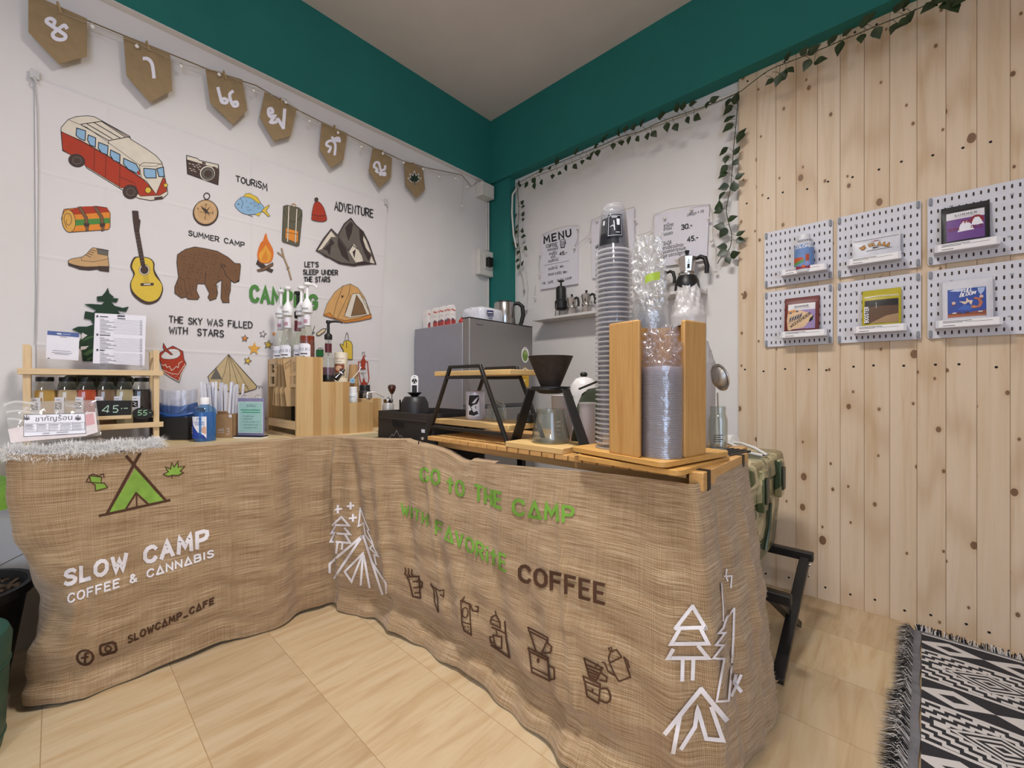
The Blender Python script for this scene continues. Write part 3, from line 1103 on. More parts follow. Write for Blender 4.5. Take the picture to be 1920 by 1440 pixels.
# small things behind the counter goods
d.fill([(690, 1222), (735, 1188), (762, 1185), (755, 1205), (715, 1235), (695, 1235)], P('#dcc9a5', 0.85), ink, 5)
d.stroke([(655, 1230), (678, 1165)], 4, ink)
d.stroke([(660, 1222), (674, 1212)], 7, ink)
d.fill([(866, 1302), (880, 1300), (890, 1312), (895, 1282), (920, 1272), (948, 1282), (960, 1310), (960, 1415), (895, 1415), (893, 1350)], YEL, ink, 4)
d.stroke([(902, 1280), (912, 1225), (918, 1213), (926, 1225), (932, 1275)], 4, GRY)
d.stroke([(916, 1280), (916, 1330)], 5, DBR)
d.fill([(690, 1345), (742, 1345), (742, 1392), (690, 1392)], P('#1d6b34', 0.8), ink, 3)
d.stroke([(700, 1345), (706, 1332), (722, 1330), (730, 1345)], 4, ink)
d.text('i', (738, 1356), (20, 0), (0, -34), 4, ink)
# lantern (red), lower right
d.frame(560, 640, 9)
d.fill([(1045, 700), (1075, 690), (1080, 615), (1100, 640), (1120, 690), (1150, 700), (1150, 800), (1050, 800)], RED, ink, 5)
d.fill([(1045, 330), (1060, 310), (1110, 320), (1120, 340), (1110, 440), (1125, 470), (1030, 470), (1045, 420)], RED, ink, 5)
d.stroke([(1050, 340), (1000, 345), (1005, 500), (1030, 640), (1045, 700)], 14, RED)
d.stroke([(1115, 330), (1155, 345), (1165, 480), (1180, 620), (1165, 690)], 16, RED)
d.fill([(1055, 320), (1085, 240), (1115, 320)], RED, ink, 4)
d.fill([(1075, 240), (1120, 235), (1125, 252), (1080, 255)], RED)
d.stroke([(1065, 225), (1070, 185), (1100, 180), (1105, 225)], 8, GRY)
d.stroke([(1030, 520), (1060, 545), (1080, 520), (1100, 545), (1125, 525)], 6, ink)
d.stroke([(1070, 540), (1090, 590), (1125, 630)], 5, ink)
tp = tag(b.build('printed_tapestry', fix=False, smooth=False), 'white camping tapestry with printed bus, bear and guitar on the left wall', 'tapestry')
# ties at its upper corners
for nm, p0, lb in (('plastic_hook', at_x(65, 140, 0.012), 'clear plastic hook holding the upper left tapestry corner'), ('plastic_hook', at_x(724, 379, 0.012), 'clear plastic hook holding the upper right tapestry corner')):
    b = MB()
    b.box((0, 0, 0), (0.012, 0.02, 0.03), P('#c9c7c6', 0.3))
    b.tube([(0.006, 0, -0.01), (0.014, 0, -0.022), (0.012, 0.008, -0.03)], 0.003, P('#c9c7c6', 0.3), 6)
    tag(b.build(nm, loc=p0), lb, 'hook', 'tapestry hooks')
b = MB()
b.tube([at_x(66, 150, 0.012), at_x(71, 210, 0.012), at_x(73, 330, 0.011), at_x(71, 520, 0.011), at_x(68, 640, 0.011)], 0.0012, P('#c4bfbd', 0.6), 5)
tag(b.build('thread'), 'loose white thread hanging down beside the tapestry edge', 'thread')

# ---------------------------------------------------------------- bunting of brown paper flags
KRAFT = P('#97805e', 0.9, var=0.08)
KL = P('#e9e6f0', 0.7)
FLAGS = [  # outline read from the photo, letters, name of what is drawn
    ([(53, -14), (163, 35), (163, 106), (110, 120), (53, 60)], 'first'),
    ([(231, 66), (319, 101), (323, 170), (281, 192), (237, 142)], 'second'),
    ([(385, 128), (454, 149), (464, 207), (437, 233), (394, 193)], 'third'),
    ([(496, 172), (556, 205), (545, 255), (513, 264), (487, 220)], 'fourth'),
    ([(603, 228), (651, 250), (644, 300), (620, 314), (599, 280)], 'fifth'),
    ([(699, 275), (735, 296), (733, 332), (711, 352), (691, 320)], 'sixth'),
    ([(757, 302), (793, 315), (797, 355), (780, 371), (760, 345)], 'seventh')]
z1 = lambda pts: [(x / 4, y / 4) for x, y in pts]
z2 = lambda pts: [(480 + x / 4, y / 4) for x, y in pts]
LET = [
    [smooth_pts(z1([(500, 210), (480, 190), (430, 225), (395, 255), (410, 285), (450, 298), (485, 290), (490, 265), (450, 235), (390, 195), (350, 165), (355, 145), (385, 140), (410, 160), (400, 190)]), 3, False)],
    [smooth_pts(z1([(1078, 438), (1105, 440), (1130, 460), (1145, 500), (1155, 580)]), 3, False)],
    [smooth_pts(z1([(1635, 660), (1655, 740), (1665, 765), (1695, 772), (1705, 752), (1680, 740), (1660, 752)]), 3, False), smooth_pts(z1([(1745, 685), (1722, 710), (1735, 765), (1755, 795), (1780, 790), (1775, 765), (1745, 770)]), 3, False)],
    [smooth_pts(z2([(100, 850), (125, 840), (115, 815), (95, 820), (95, 855), (110, 875), (140, 870), (110, 915), (150, 915), (165, 895), (205, 960)]), 3, False), z2([(205, 960), (215, 822)])],
    [smooth_pts(z2([(545, 1140), (560, 1105), (530, 1090), (535, 1065), (570, 1055), (595, 1085), (590, 1160)]), 3, False), smooth_pts(z2([(570, 1030), (600, 1055), (625, 1052), (620, 1035), (595, 1040), (630, 1060)]), 3, False)],
    [smooth_pts(z2([(898, 1280), (910, 1290), (905, 1265), (885, 1250), (895, 1220), (920, 1220), (930, 1255), (935, 1275), (965, 1270), (968, 1245)]), 3, False), smooth_pts(z2([(925, 1300), (940, 1290), (950, 1310), (968, 1312), (965, 1295), (930, 1312)]), 3, False)]]
LBL = ['largest brown paper flag at the left end of the bunting', 'brown paper flag with one hooked stroke, second from the left', 'brown paper flag lettered with two curled strokes', 'brown paper flag with a broad w-like letter',
       'brown paper flag with a small curl above its letter', 'brown paper flag with double-looped letter beside the leaf flag', 'smallest brown paper flag with a green leaf sticker']
LW = [28, 26, 24, 24, 19, 17]
FX = 0.034
for i, (pl_, nm) in enumerate(FLAGS):
    pts3 = [at_x(x_, y_, FX) for x_, y_ in pl_]
    base = (pts3[0] + pts3[1]) / 2
    t_ = thing('paper_flag', LBL[i], 'flag', base, 0, 'bunting flags')
    b = MB()
    loc = [tuple(p - base) for p in pts3]
    b.prism([(p[1], p[2]) for p in loc], 0, -0.0008, 0.0008, KRAFT)
    b.build('flag_sheet', t_, smooth=False)
    b = MB()
    fn = lambda x_, y_, l: tuple(at_x(x_, y_, FX + 0.0009 + l) - base)
    dd = Draw(b, fn)
    if i < 6:
        for st in LET[i]:
            dd.stroke(st, LW[i] / 4, KL)
    else:
        for mm, q in ((WHITE, 1.18), (P('#1d3322', 0.8), 1.0)):
            for a in (-1.9, -1.25, -.6, 0, .6, 1.25, 1.9):
                L = (16 if abs(a) < .1 else 14 if abs(a) < 1 else 12 if abs(a) < 1.5 else 7) * q
                ca, sa = math.sin(a), -math.cos(a)
                cx, cy = 777, 338
                dd.fill([(cx, cy), (cx + L * .5 * ca - sa * 2.6 * q, cy + L * .5 * sa + ca * 2.6 * q), (cx + L * ca, cy + L * sa), (cx + L * .5 * ca + sa * 2.6 * q, cy + L * .5 * sa - ca * 2.6 * q)], mm)
            dd.stroke([(777, 338), (778, 347)], 2 * q, mm)
    b.build('letter' if i < 6 else 'leaf_sticker', t_, smooth=False, fix=False)
    b = MB()
    b.box((0.004, 0, -0.006), (0.004, 0.006, 0.034), P('#a98e63', 0.7))
    b.box((-0.004, 0, -0.006), (0.004, 0.006, 0.034), P('#a98e63', 0.7))
    b.build('clothespin', t_, rot=(0.25, 0, 0))
# cord
cp = [(-60, -68), (53, -12), (107, 13), (163, 38), (231, 66), (319, 101), (385, 128), (454, 152), (480, 160), (556, 205), (603, 229), (651, 252), (699, 276), (757, 302), (793, 313), (866, 328)]
b = MB()
b.tube([at_x(x_, y_, FX - 0.002) for x_, y_ in cp], 0.0022, P('#7d6748', 0.9), 6)
b.tube([at_x(866, 328, FX), at_x(884, 350, FX), at_x(894, 342, FX + 0.01)], 0.0022, P('#7d6748', 0.9), 6)
tag(b.build('bunting_cord'), 'brown jute cord carrying the paper bunting under the teal beam', 'cord')
# string of small bulbs beside the cord
t_ = thing('string_light', 'thin wire string light with tiny globe bulbs along the bunting', 'string light', at_x(107, 20, 0.03))
base = np.array(t_.location)
bp = [(174, 50), (257, 87), (340, 124), (411, 140), (476, 170), (536, 192), (581, 227), (634, 249), (678, 275), (718, 288), (757, 305), (793, 317), (824, 331), (854, 334), (876, 350)]
b = MB()
WIRE = P('#b3a58c', 0.6)
wp = [(107, 22)] + [(x_, y_ - 6) for x_, y_ in bp[:-1]] + [(866, 330)]
b.tube([at_x(x_, y_ + (3 if k % 2 else 0), FX + 0.006) - base for k, (x_, y_) in enumerate(wp)], 0.0009, WIRE, 5)
b.tube([at_x(870, 330, FX) - base, at_x(868, 360, FX) - base, at_x(866, 383, FX) - base], 0.0009, WIRE, 5)
b.build('wire', t_)
for x_, y_ in bp + [(866, 386)]:
    b = MB()
    p = at_x(x_, y_, FX + 0.008) - base
    b.sphere((0, 0, 0), 0.0068, P('#f2efe8', 0.2), 10, 7)
    b.cyl((0, 0, 0.005), (0, 0, 0.012), 0.003, WIRE, 8)
    b.build('bulb', t_, loc=p)
# junction box, socket box, conduit
BOXW = P('#d8d3cb', 0.45)
p0, p1 = at_x(888, 343, 0.0), at_x(912, 385, 0.0)
b = MB()
b.box2((0.0, -0.185, 2.115), (0.07, -0.075, 2.205), BOXW)
b.fill = None
tag(b.build('junction_box', bevel=0.004), 'white electrical junction box high up beside the teal column', 'junction box')
b = MB()
b.box2((0.0, -0.185, 1.595), (0.04, -0.055, 1.765), BOXW)
sb = b.build('socket_box', bevel=0.004)
t_ = thing('wall_socket', 'white wall socket box with a black plug near the column', 'socket', (0, -0.12, 1.595))
sb.parent = t_
sb.location = (0, 0.12, -1.595)
b = MB()
b.box((0.042, 0.012, 0.09), (0.006, 0.07, 0.1), P('#cfcac2', 0.4))
b.box((0.058, 0.012, 0.09), (0.03, 0.042, 0.06), BLACK)
b.build('plug', t_, bevel=0.005)
b = MB()
b.tube([(0.008, -0.07, 2.11), (0.008, -0.07, 1.78)], 0.007, BOXW, 8)
b.tube([(0.008, -0.088, 2.11), (0.008, -0.088, 1.78)], 0.005, BOXW, 8)
b.tube([(0.008, -0.072, 1.59), (0.008, -0.072, 1.0)], 0.007, BOXW, 8)
tag(b.build('cable_conduit'), 'white cable conduits running down between the two wall boxes', 'conduit')
# ---------------------------------------------------------------- burlap cloth hung around both tables
_T = [(0.385, -2.172, .678), (0.43, -2.182, .684), (.46, -2.177, .683), (.465, -2.0, .667), (.47, -1.75, .662), (.485, -1.6, .660), (.50, -1.42, .660), (.52, -1.378, .659),
      (.60, -1.35, .657), (.72, -1.29, .656), (.856, -1.218, .655), (.95, -1.205, .632), (1.05, -1.203, .619), (1.2, -1.203, .621), (1.38, -1.205, .632), (1.6, -1.208, .647), (1.755, -1.212, .653), (1.785, -1.208, .653), (1.797, -1.17, .654), (1.80, -1.05, .654), (1.80, -.86, .655)]
_H = [(0.30, -2.135, .0), (0.365, -2.155, .0), (.40, -2.150, 0), (.458, -2.02, 0), (.455, -1.73, 0), (.476, -1.6, 0), (.462, -1.42, 0), (.475, -1.366, 0),
      (.565, -1.352, 0), (.688, -1.312, 0), (.871, -1.297, 0), (.96, -1.287, 0), (1.051, -1.28, 0), (1.213, -1.275, 0), (1.40, -1.292, 0), (1.62, -1.31, 0), (1.80, -1.235, 0), (1.835, -1.19, 0), (1.845, -1.14, 0), (1.855, -1.0, 0), (1.863, -.843, 0)]
_T, _H = np.array(_T), np.array(_H)
_seg = np.linalg.norm(np.diff((_T + _H)[:, :2] / 2, axis=0), axis=1)
_U = np.concatenate([[0], np.cumsum(_seg)])
BL_LEN = _U[-1]


def _interp(tab, u):
    """monotone smooth interpolation of the rows of tab at arc length u"""
    u = np.clip(u, 0, BL_LEN)
    i = np.clip(np.searchsorted(_U, u, 'right') - 1, 0, len(_U) - 2)
    h = (_U[i + 1] - _U[i])[:, None]
    t = ((u - _U[i])[:, None]) / h
    sl = np.diff(tab, axis=0) / np.diff(_U)[:, None]
    m = np.vstack([sl[:1], (sl[:-1] + sl[1:]) / 2, sl[-1:]])
    a, b, ma, mb_ = tab[i], tab[i + 1], m[i], m[i + 1]
    return (2 * t ** 3 - 3 * t ** 2 + 1) * a + (t ** 3 - 2 * t ** 2 + t) * h * ma + (3 * t ** 2 - 2 * t ** 3) * b + (t ** 3 - t ** 2) * h * mb_


def _u_at(px, v):
    """arc length whose column passes pixel column px at height fraction v (for placing folds)"""
    u = np.linspace(0.2, BL_LEN, 900)
    p = _interp(_T, u) * (1 - v) + _interp(_H, u) * v - CAM
    x = 960 + FOC * (p @ RGT) / (p @ FWD)
    return u[np.argmin(abs(x - px))]


# folds: (pixel column at top, at hem, width m, height m, where along the drop it is strongest)
_FOLDS = [(_u_at(a, 0), _u_at(b_, 1), w_, h_, c_) for a, b_, w_, h_, c_ in (
    (428, 430, .012, .006, .5), (500, 520, .05, .016, .2), (545, 560, .03, -.014, .3), (600, 600, .022, .014, .1), (632, 640, .018, .018, .2), (655, 700, .022, -.016, .3), (700, 735, .020, .012, .5), (740, 790, .03, -.012, .5),
    (250, 300, .08, -.012, .9), (330, 330, .05, .010, .8), (100, 110, .04, .010, .9), (60, 75, .02, -.012, .6), (820, 900, .04, .010, .5), (905, 960, .035, -.008, .6), (1045, 1090, .012, .007, .6), (1010, 1060, .03, .010, .85), (1150, 1200, .06, -.010, .8), (1230, 1290, .03, .012, .75), (1290, 1360, .02, .012, .7),
    (1340, 1400, .025, -.014, .6), (1375, 1430, .02, .010, .5), (795, 850, .012, .007, .1))]


def burlap(u, v, lift=0.0):
    u, v = np.atleast_1d(np.asarray(u, float)), np.atleast_1d(np.asarray(v, float))
    A, B_ = _interp(_T, u), _interp(_H, u)
    e = 0.004
    M0, M1 = (_interp(_T, u - e) + _interp(_H, u - e)) / 2, (_interp(_T, u + e) + _interp(_H, u + e)) / 2
    tg = M1 - M0
    tg[:, 2] = 0
    tg /= np.linalg.norm(tg, axis=1)[:, None] + 1e-9
    nr = np.stack([tg[:, 1], -tg[:, 0], np.zeros(len(u))], 1)   # outwards, to the room
    p = A * (1 - v)[:, None] + B_ * v[:, None]
    d = 0.010 * np.sin(PI * v) - (0.034 * np.exp(-((v - .885) / .055) ** 2) - .006 * np.exp(-((v - 1.0) / .05) ** 2)) * np.clip((u - _U[8] + .1) / .25, 0, 1) * np.clip((_U[17] - u) / .3, 0, 1) \
        - 0.026 * np.exp(-((v - .90) / .05) ** 2) * np.exp(-((u - _U[3]) / .16) ** 2)
    for ua, ub, w_, h_, c_ in _FOLDS:
        uu = ua + (ub - ua) * v
        d = d + 1.35 * h_ * np.exp(-((u - uu) / w_) ** 2) * (0.35 + 0.65 * np.exp(-((v - c_) / .38) ** 2)) * np.minimum(1, v * 6 + .15)
    d = d + 0.004 * np.sin(23 * u + 5 * v) * v + 0.003 * np.sin(51 * u - 9 * v + 2 * np.sin(6 * v)) * v + 0.0025 * np.sin(13 * v * 3 + 4 * np.sin(5 * u)) * np.sin(PI * v) + 0.0016 * np.sin(70 * v + 9 * u + 3 * np.sin(17 * u)) * v
    # hem lifts a little and swings out at the left foot
    pin = np.exp(-((u - _U[2]) / .10) ** 2)
    p = p + nr * (d + lift)[:, None]
    p[:, 1] += 0.066 * pin * np.exp(-((v - .62) / np.where(v < .62, .24, .16)) ** 2)
    p[:, 2] += 0.004 + 0.006 * v ** 6 * (1 + np.sin(17 * u)) - .012 * (1 - v) ** 8 * (0.5 + 0.5 * np.sin(31 * u)) * (u > 1.2) * (u < 1.5)
    return p


# table of pixel -> (u, v), for carrying the painted lettering onto the cloth
_gu, _gv = np.meshgrid(np.linspace(_U[2] - .02, BL_LEN, 520), np.linspace(0, 1, 130), indexing='ij')
_gu, _gv = _gu.ravel(), _gv.ravel()


def _pix(p):
    r = p - CAM
    wv = r @ FWD
    return np.stack([960 + FOC * (r @ RGT) / wv, 720 - FOC * r[:, 2] / wv], 1)


_gp = _pix(burlap(_gu, _gv))


def to_uv(pts):
    pts = np.asarray(pts, float)
    u, v = np.zeros(len(pts)), np.zeros(len(pts))
    for s0 in range(0, len(pts), 200):
        q = pts[s0:s0 + 200]
        k = ((q[:, None, :] - _gp[None]) ** 2).sum(2).argmin(1)
        u[s0:s0 + 200], v[s0:s0 + 200] = _gu[k], _gv[k]
    for _ in range(5):
        e = 1e-4
        p = _pix(burlap(u, v))
        ju, jv = (_pix(burlap(u + e, v)) - p) / e, (_pix(burlap(u, v + e)) - p) / e
        det = ju[:, 0] * jv[:, 1] - ju[:, 1] * jv[:, 0]
        det = np.where(abs(det) < 1, 1e9, det)
        r = pts - p
        du = np.clip((r[:, 0] * jv[:, 1] - r[:, 1] * jv[:, 0]) / det, -.006, .006)
        dv = np.clip((ju[:, 0] * r[:, 1] - ju[:, 1] * r[:, 0]) / det, -.015, .015)
        u, v = np.clip(u + du, 0, BL_LEN), np.clip(v + dv, 0, 1)
    return u, v


def m_burlap():
    t = NT('burlap')
    uv = t.n('UVMap')
    sep = t.n('SeparateXYZ')
    t.l(uv.outputs[0], sep.inputs[0])

    def thr(a, b_, sc, seed):
        c = t.n('CombineXYZ')
        t.l(t.math('MULTIPLY', sep.outputs[0], a), c.inputs[0])
        t.l(t.math('MULTIPLY', sep.outputs[1], b_), c.inputs[1])
        c.inputs[2].default_value = seed
        return t.noise(c.outputs[0], sc, 4, 0.65)
    weft = thr(9, 380, 1.0, 1.0)       # long horizontal threads
    warp = thr(420, 7, 1.0, 5.0)
    blot = thr(3.5, 5, 1.0, 9.0)
    sx_ = t.math('ABSOLUTE', t.math('SINE', t.math('MULTIPLY', sep.outputs[0], 1150.0)))
    sy_ = t.math('ABSOLUTE', t.math('SINE', t.math('MULTIPLY', sep.outputs[1], 1150.0)))
    wv_ = t.math('MULTIPLY', sx_, sy_)
    f = t.math('ADD', t.math('MULTIPLY', weft, 0.62), t.math('MULTIPLY', warp, 0.2))
    f = t.math('ADD', f, t.math('MULTIPLY', wv_, 0.15))
    col = t.ramp(f, [(0.36, '#826242'), (0.45, '#a48864'), (0.53, '#ba9f7e'), (0.64, '#d6c1a4')])
    col = t.mix(t.math('MULTIPLY', t.math('SUBTRACT', blot, 0.42), 0.7), col, '#937554')
    t.l(col, t.b.inputs['Base Color'])
    t.b.inputs['Roughness'].default_value = 0.9
    t.b.inputs['Sheen Weight'].default_value = 0.25
    t.b.inputs['Specular IOR Level'].default_value = 0.15
    t.bump(t.math('ADD', f, t.math('MULTIPLY', wv_, 0.4)), 0.55, 0.0022)
    return t.m


MBUR = m_burlap()
NU, NV = 420, 96
uu, vv = np.meshgrid(np.linspace(0, BL_LEN, NU), np.linspace(0, 1, NV), indexing='ij')
bp_ = burlap(uu.ravel(), vv.ravel())
bt = MB()
fs = [(i * NV + j, i * NV + j + 1, (i + 1) * NV + j + 1, (i + 1) * NV + j) for i in range(NU - 1) for j in range(NV - 1)]
bt.add(bp_, fs, MBUR)
# turned-over top edge lying on the table tops
TOPN = NU
u1 = np.linspace(0.3, 1.62, 120)
p0 = burlap(u1, np.zeros(120))
nrm = burlap(u1, np.zeros(120), 0.01) - p0
nrm /= np.linalg.norm(nrm, axis=1)[:, None]
rows = [p0, p0 - nrm * .012 + np.array([0, 0, .004]), p0 - nrm * .03 + np.array([0, 0, .0035])]
vs = np.concatenate(rows)
bt.add(vs, [(r * 120 + i, r * 120 + i + 1, (r + 1) * 120 + i + 1, (r + 1) * 120 + i) for r in range(2) for i in range(119)], MBUR)
# frayed threads on the right selvedge
random.seed(3)
for i in range(60):
    v0 = random.random()
    p = burlap([BL_LEN], [v0])[0]
    L = random.uniform(.004, .014)
    q = p + np.array([random.uniform(-.002, .004), L, random.uniform(-.004, .003)])
    bt.tube([p, (p + q) / 2 + np.array([.001, 0, .001]), q], 0.0004, P('#c3a67c', 0.9), 3)

batch = []
GRNP, BRNP, WHP = P('#6f9f38', 0.9, var=0.14), P('#4a2d1a', 0.9, var=0.12), P('#e6e1e4', 0.85, var=0.05)
d = Draw(None, None, batch=batch, sub=6, lift0=0.0012, step=0.00001)
# left panel (crop at 0,860 enlarged 2.667)
d.frame(0, 860, 2.6667)
d.fill([(675, 50), (820, 208), (750, 225), (682, 170), (628, 250), (545, 268)], P('#7da23f', 0.9, var=0.14))
d.stroke([(632, -12), (830, 212)], 15, BRNP)
d.stroke([(700, -28), (535, 275)], 15, BRNP)
d.stroke([(498, 285), (848, 207)], 12, BRNP)
d.stroke([(680, 170), (630, 250)], 9, BRNP)
d.stroke([(680, 170), (740, 228)], 9, BRNP)
d.stroke([(682, 175), (684, 240)], 7, BRNP)
d.fill([(448, 85), (508, 92), (505, 122), (522, 122), (538, 145), (478, 160), (476, 130), (455, 118)], P('#7da23f', 0.9, var=0.14), BRNP, 5)
d.stroke([(448, 85), (430, 115), (455, 118), (505, 122)], 5, BRNP)
d.stroke([(445, 86), (465, 76), (508, 92)], 5, BRNP)
d.stroke([(500, 80), (518, 76), (520, 94)], 5, BRNP)
lf = [(862, 82), (842, 88), (816, 78), (842, 66), (825, 40), (852, 52), (858, 20), (870, 42), (890, 12), (890, 44), (924, 38), (900, 62), (916, 70), (890, 84)]
d.fill(lf, P('#7da23f', 0.9, var=0.14), BRNP, 5)
d.stroke([(862, 82), (858, 96)], 5, BRNP)
d.text_to('SLOW CAMP', (326, 632), (1036, 432), 68, 20, WHP, gap=3, jit=0.02, h2=76)
d.text_to('COFFEE & C^NN^BIS', (342, 720), (1066, 488), 42, 9, WHP, gap=3, h2=32)
d.text_to('SLOWC^MP_C^FE', (640, 922), (1068, 722), 34, 8, BRNP, gap=3, h2=28)
d.stroke(circ(425, 993, 40, 36, 22), 11, BRNP, True)
d.stroke([(440, 970), (426, 974), (424, 1018)], 11, BRNP)
d.stroke([(408, 996), (440, 990)], 9, BRNP)
d.stroke([(500, 945), (505, 932), (562, 917), (575, 922), (581, 955), (574, 966), (515, 981), (504, 975)], 12, BRNP, True)
d.stroke(circ(540, 950, 15, 14, 14), 8, BRNP, True)
d.fill(circ(566, 928, 3, 3, 8), BRNP)
# corner drawing (crop at 560,840 enlarged 3.2)
d.frame(560, 840, 3.2)
for cx, cy, r in ((238, 366, 22), (314, 346, 18), (328, 418, 20)):
    d.stroke([(cx - r, cy + 3), (cx + r, cy - 2)], 12, WHP)
    d.stroke([(cx, cy - r), (cx, cy + r)], 12, WHP)
d.stroke([(260, 412), (208, 460), (305, 464), (262, 415)], 13, WHP)
d.stroke([(222, 470), (198, 510), (310, 516), (280, 480)], 13, WHP)
d.stroke([(212, 520), (192, 560), (312, 568), (285, 522)], 13, WHP)
d.stroke([(236, 570), (228, 628)], 12, WHP)
d.stroke([(266, 572), (262, 606)], 12, WHP)
d.stroke([(186, 745), (186, 695), (385, 525), (215, 780)], 15, WHP)
d.stroke([(280, 740), (388, 630), (375, 820)], 13, WHP)
d.stroke([(388, 630), (320, 800), (282, 745)], 13, WHP)
d.stroke([(392, 640), (428, 835)], 13, WHP)
d.stroke([(390, 525), (505, 875)], 14, WHP)
d.stroke([(440, 680), (526, 810), (528, 870)], 12, WHP)
d.stroke([(372, 360), (368, 420), (360, 468), (392, 450), (402, 520), (448, 580), (430, 600), (485, 650), (455, 640), (468, 698)], 9, WHP)
d.stroke([(376, 370), (404, 445), (424, 490), (414, 495), (442, 555), (455, 600), (485, 650)], 8, WHP)
# green and brown slogan
d.text_to('GO', (735, 192), (845, 222), 74, 15, GRNP, gap=3, up=(.02, -1), h2=88)
d.text_to('tO', (895, 258), (992, 292), 84, 15, GRNP, gap=3, h2=88)
d.text_to('THE', (1062, 306), (1215, 360), 84, 17, GRNP, gap=3, h2=90)
d.text_to('C^MP', (1292, 396), (1650, 448), 88, 19, GRNP, gap=3, h2=92)
d.text_to('WITH', (622, 392), (776, 462), 60, 11, GRNP, gap=3, h2=64)
d.text_to('F^VORitE', (828, 512), (1245, 738), 74, 14, GRNP, gap=3, h2=92)
d.text_to('COFFEE', (1330, 792), (1835, 930), 92, 21, BRNP, gap=3, h2=112)
# coffee icons
d.stroke([(655, 772), (725, 768), (735, 898), (690, 890), (668, 800)], 9, BRNP, True)
d.stroke([(720, 790), (745, 805), (742, 835), (722, 832)], 9, BRNP)
for i in range(3):
    d.stroke([(642 + i * 20, 718 + i * 4), (648 + i * 18, 738), (640 + i * 20, 752), (655 + i * 18, 765)], 8, BRNP)
d.stroke([(690, 800), (718, 800)], 8, BRNP)
d.stroke([(695, 835), (722, 835)], 8, BRNP)
d.stroke([(700, 868), (726, 866)], 8, BRNP)
d.stroke([(795, 812), (815, 850), (820, 920), (842, 985), (838, 900), (826, 845), (795, 812)], 7, BRNP)
d.stroke([(822, 835), (850, 855), (875, 850), (875, 890), (855, 878)], 7, BRNP)
d.stroke([(975, 912), (1030, 935), (1040, 1120), (998, 1095), (985, 1050), (978, 920)], 8, BRNP)
d.stroke([(1000, 890), (985, 912), (1035, 935), (1050, 975), (1080, 980), (1082, 950), (1068, 948)], 8, BRNP)
d.stroke(circ(1004, 985, 18, 30, 14), 7, BRNP, True)
d.stroke([(985, 1040), (1036, 1056)], 8, BRNP)
for i in range(4):
    d.fill(circ(1004 + (i % 2) * 18, 1070 + (i // 2) * 24, 4, 4, 6), BRNP)
d.stroke([(1158, 1050), (1215, 1075), (1212, 1040), (1190, 1000), (1165, 1010), (1155, 1040)], 10, BRNP)
d.stroke([(1185, 975), (1190, 1000)], 7, BRNP)
d.stroke([(1168, 1028), (1210, 1045)], 7, BRNP)
d.stroke([(1165, 1072), (1248, 1110)], 10, BRNP)
d.stroke([(1242, 1040), (1252, 1150), (1270, 1255), (1160, 1180)], 11, BRNP)
d.stroke([(1190, 1085), (1195, 1120)], 7, BRNP)
d.stroke([(1172, 1120), (1224, 1132), (1222, 1200), (1185, 1188), (1172, 1120)], 9, BRNP)
d.stroke([(1172, 1130), (1152, 1130), (1158, 1165), (1178, 1165)], 8, BRNP)
d.stroke([(1382, 1072), (1500, 1135), (1500, 1152), (1388, 1095), (1382, 1072)], 10, BRNP)
d.stroke([(1390, 1095), (1430, 1215)], 10, BRNP)
d.stroke([(1498, 1150), (1462, 1232)], 10, BRNP)
d.stroke([(1498, 1165), (1525, 1190), (1515, 1225), (1478, 1225)], 10, BRNP)
d.stroke([(1382, 1195), (1502, 1255), (1502, 1272), (1388, 1215), (1382, 1195)], 10, BRNP)
d.stroke([(1390, 1215), (1405, 1340), (1510, 1392), (1500, 1270)], 10, BRNP)
d.stroke([(1505, 1300), (1538, 1318), (1542, 1380), (1512, 1386)], 10, BRNP)
d.stroke([(1402, 1310), (1505, 1362)], 9, BRNP)
d.fill(circ(1443, 1272, 9, 16, 10), BRNP)
# right part (crop at 840,1060 enlarged 3.2)
d.frame(840, 1060, 3.2)
d.stroke([(822, 552), (932, 610), (912, 622), (832, 590), (822, 552)], 10, BRNP)
d.stroke([(830, 585), (855, 665), (895, 685), (930, 615)], 10, BRNP)
for i in range(3):
    d.stroke([(840 + i * 6, 612 + i * 20), (905 + i * 2, 640 + i * 16)], 10, BRNP)
d.stroke([(925, 640), (958, 665), (955, 692), (915, 682)], 10, BRNP)
d.stroke([(816, 660), (918, 708), (915, 725), (824, 690), (816, 660)], 10, BRNP)
d.stroke([(828, 695), (840, 780), (908, 822), (918, 720)], 10, BRNP)
d.stroke([(918, 735), (960, 735), (980, 785), (960, 818), (912, 800)], 12, BRNP, sm=3)
d.stroke([(842, 740), (905, 775)], 9, BRNP)
d.fill(circ(872, 745, 8, 10, 8), BRNP)
d.stroke([(975, 585), (1010, 660), (1030, 690), (1098, 665), (1060, 545)], 9, BRNP)
d.stroke([(968, 550), (980, 515), (1015, 500), (1045, 545), (975, 580), (968, 550)], 9, BRNP)
d.stroke([(978, 508), (968, 492), (985, 488), (988, 505)], 8, BRNP)
d.stroke([(930, 575), (945, 580), (965, 630), (1005, 655)], 9, BRNP)
d.stroke([(1058, 545), (1080, 565), (1092, 608)], 9, BRNP)
for i in range(3):
    d.stroke([(905 - i * 8, 585 + i * 6), (908 - i * 8, 595 + i * 6)], 6, BRNP)
WT = 23
d.stroke([(1465, 240), (1545, 380), (1535, 365), (1365, 372)], WT, WHP)
d.stroke([(1465, 240), (1365, 372)], WT, WHP)
d.stroke([(1385, 385), (1340, 465), (1555, 462), (1515, 380)], WT, WHP)
d.stroke([(1350, 500), (1322, 550), (1555, 548), (1500, 478)], WT, WHP)
d.stroke([(1408, 555), (1405, 682)], WT, WHP)
d.stroke([(1470, 555), (1466, 676)], WT, WHP)
d.stroke([(1515, 735), (1305, 1000)], 28, WHP)
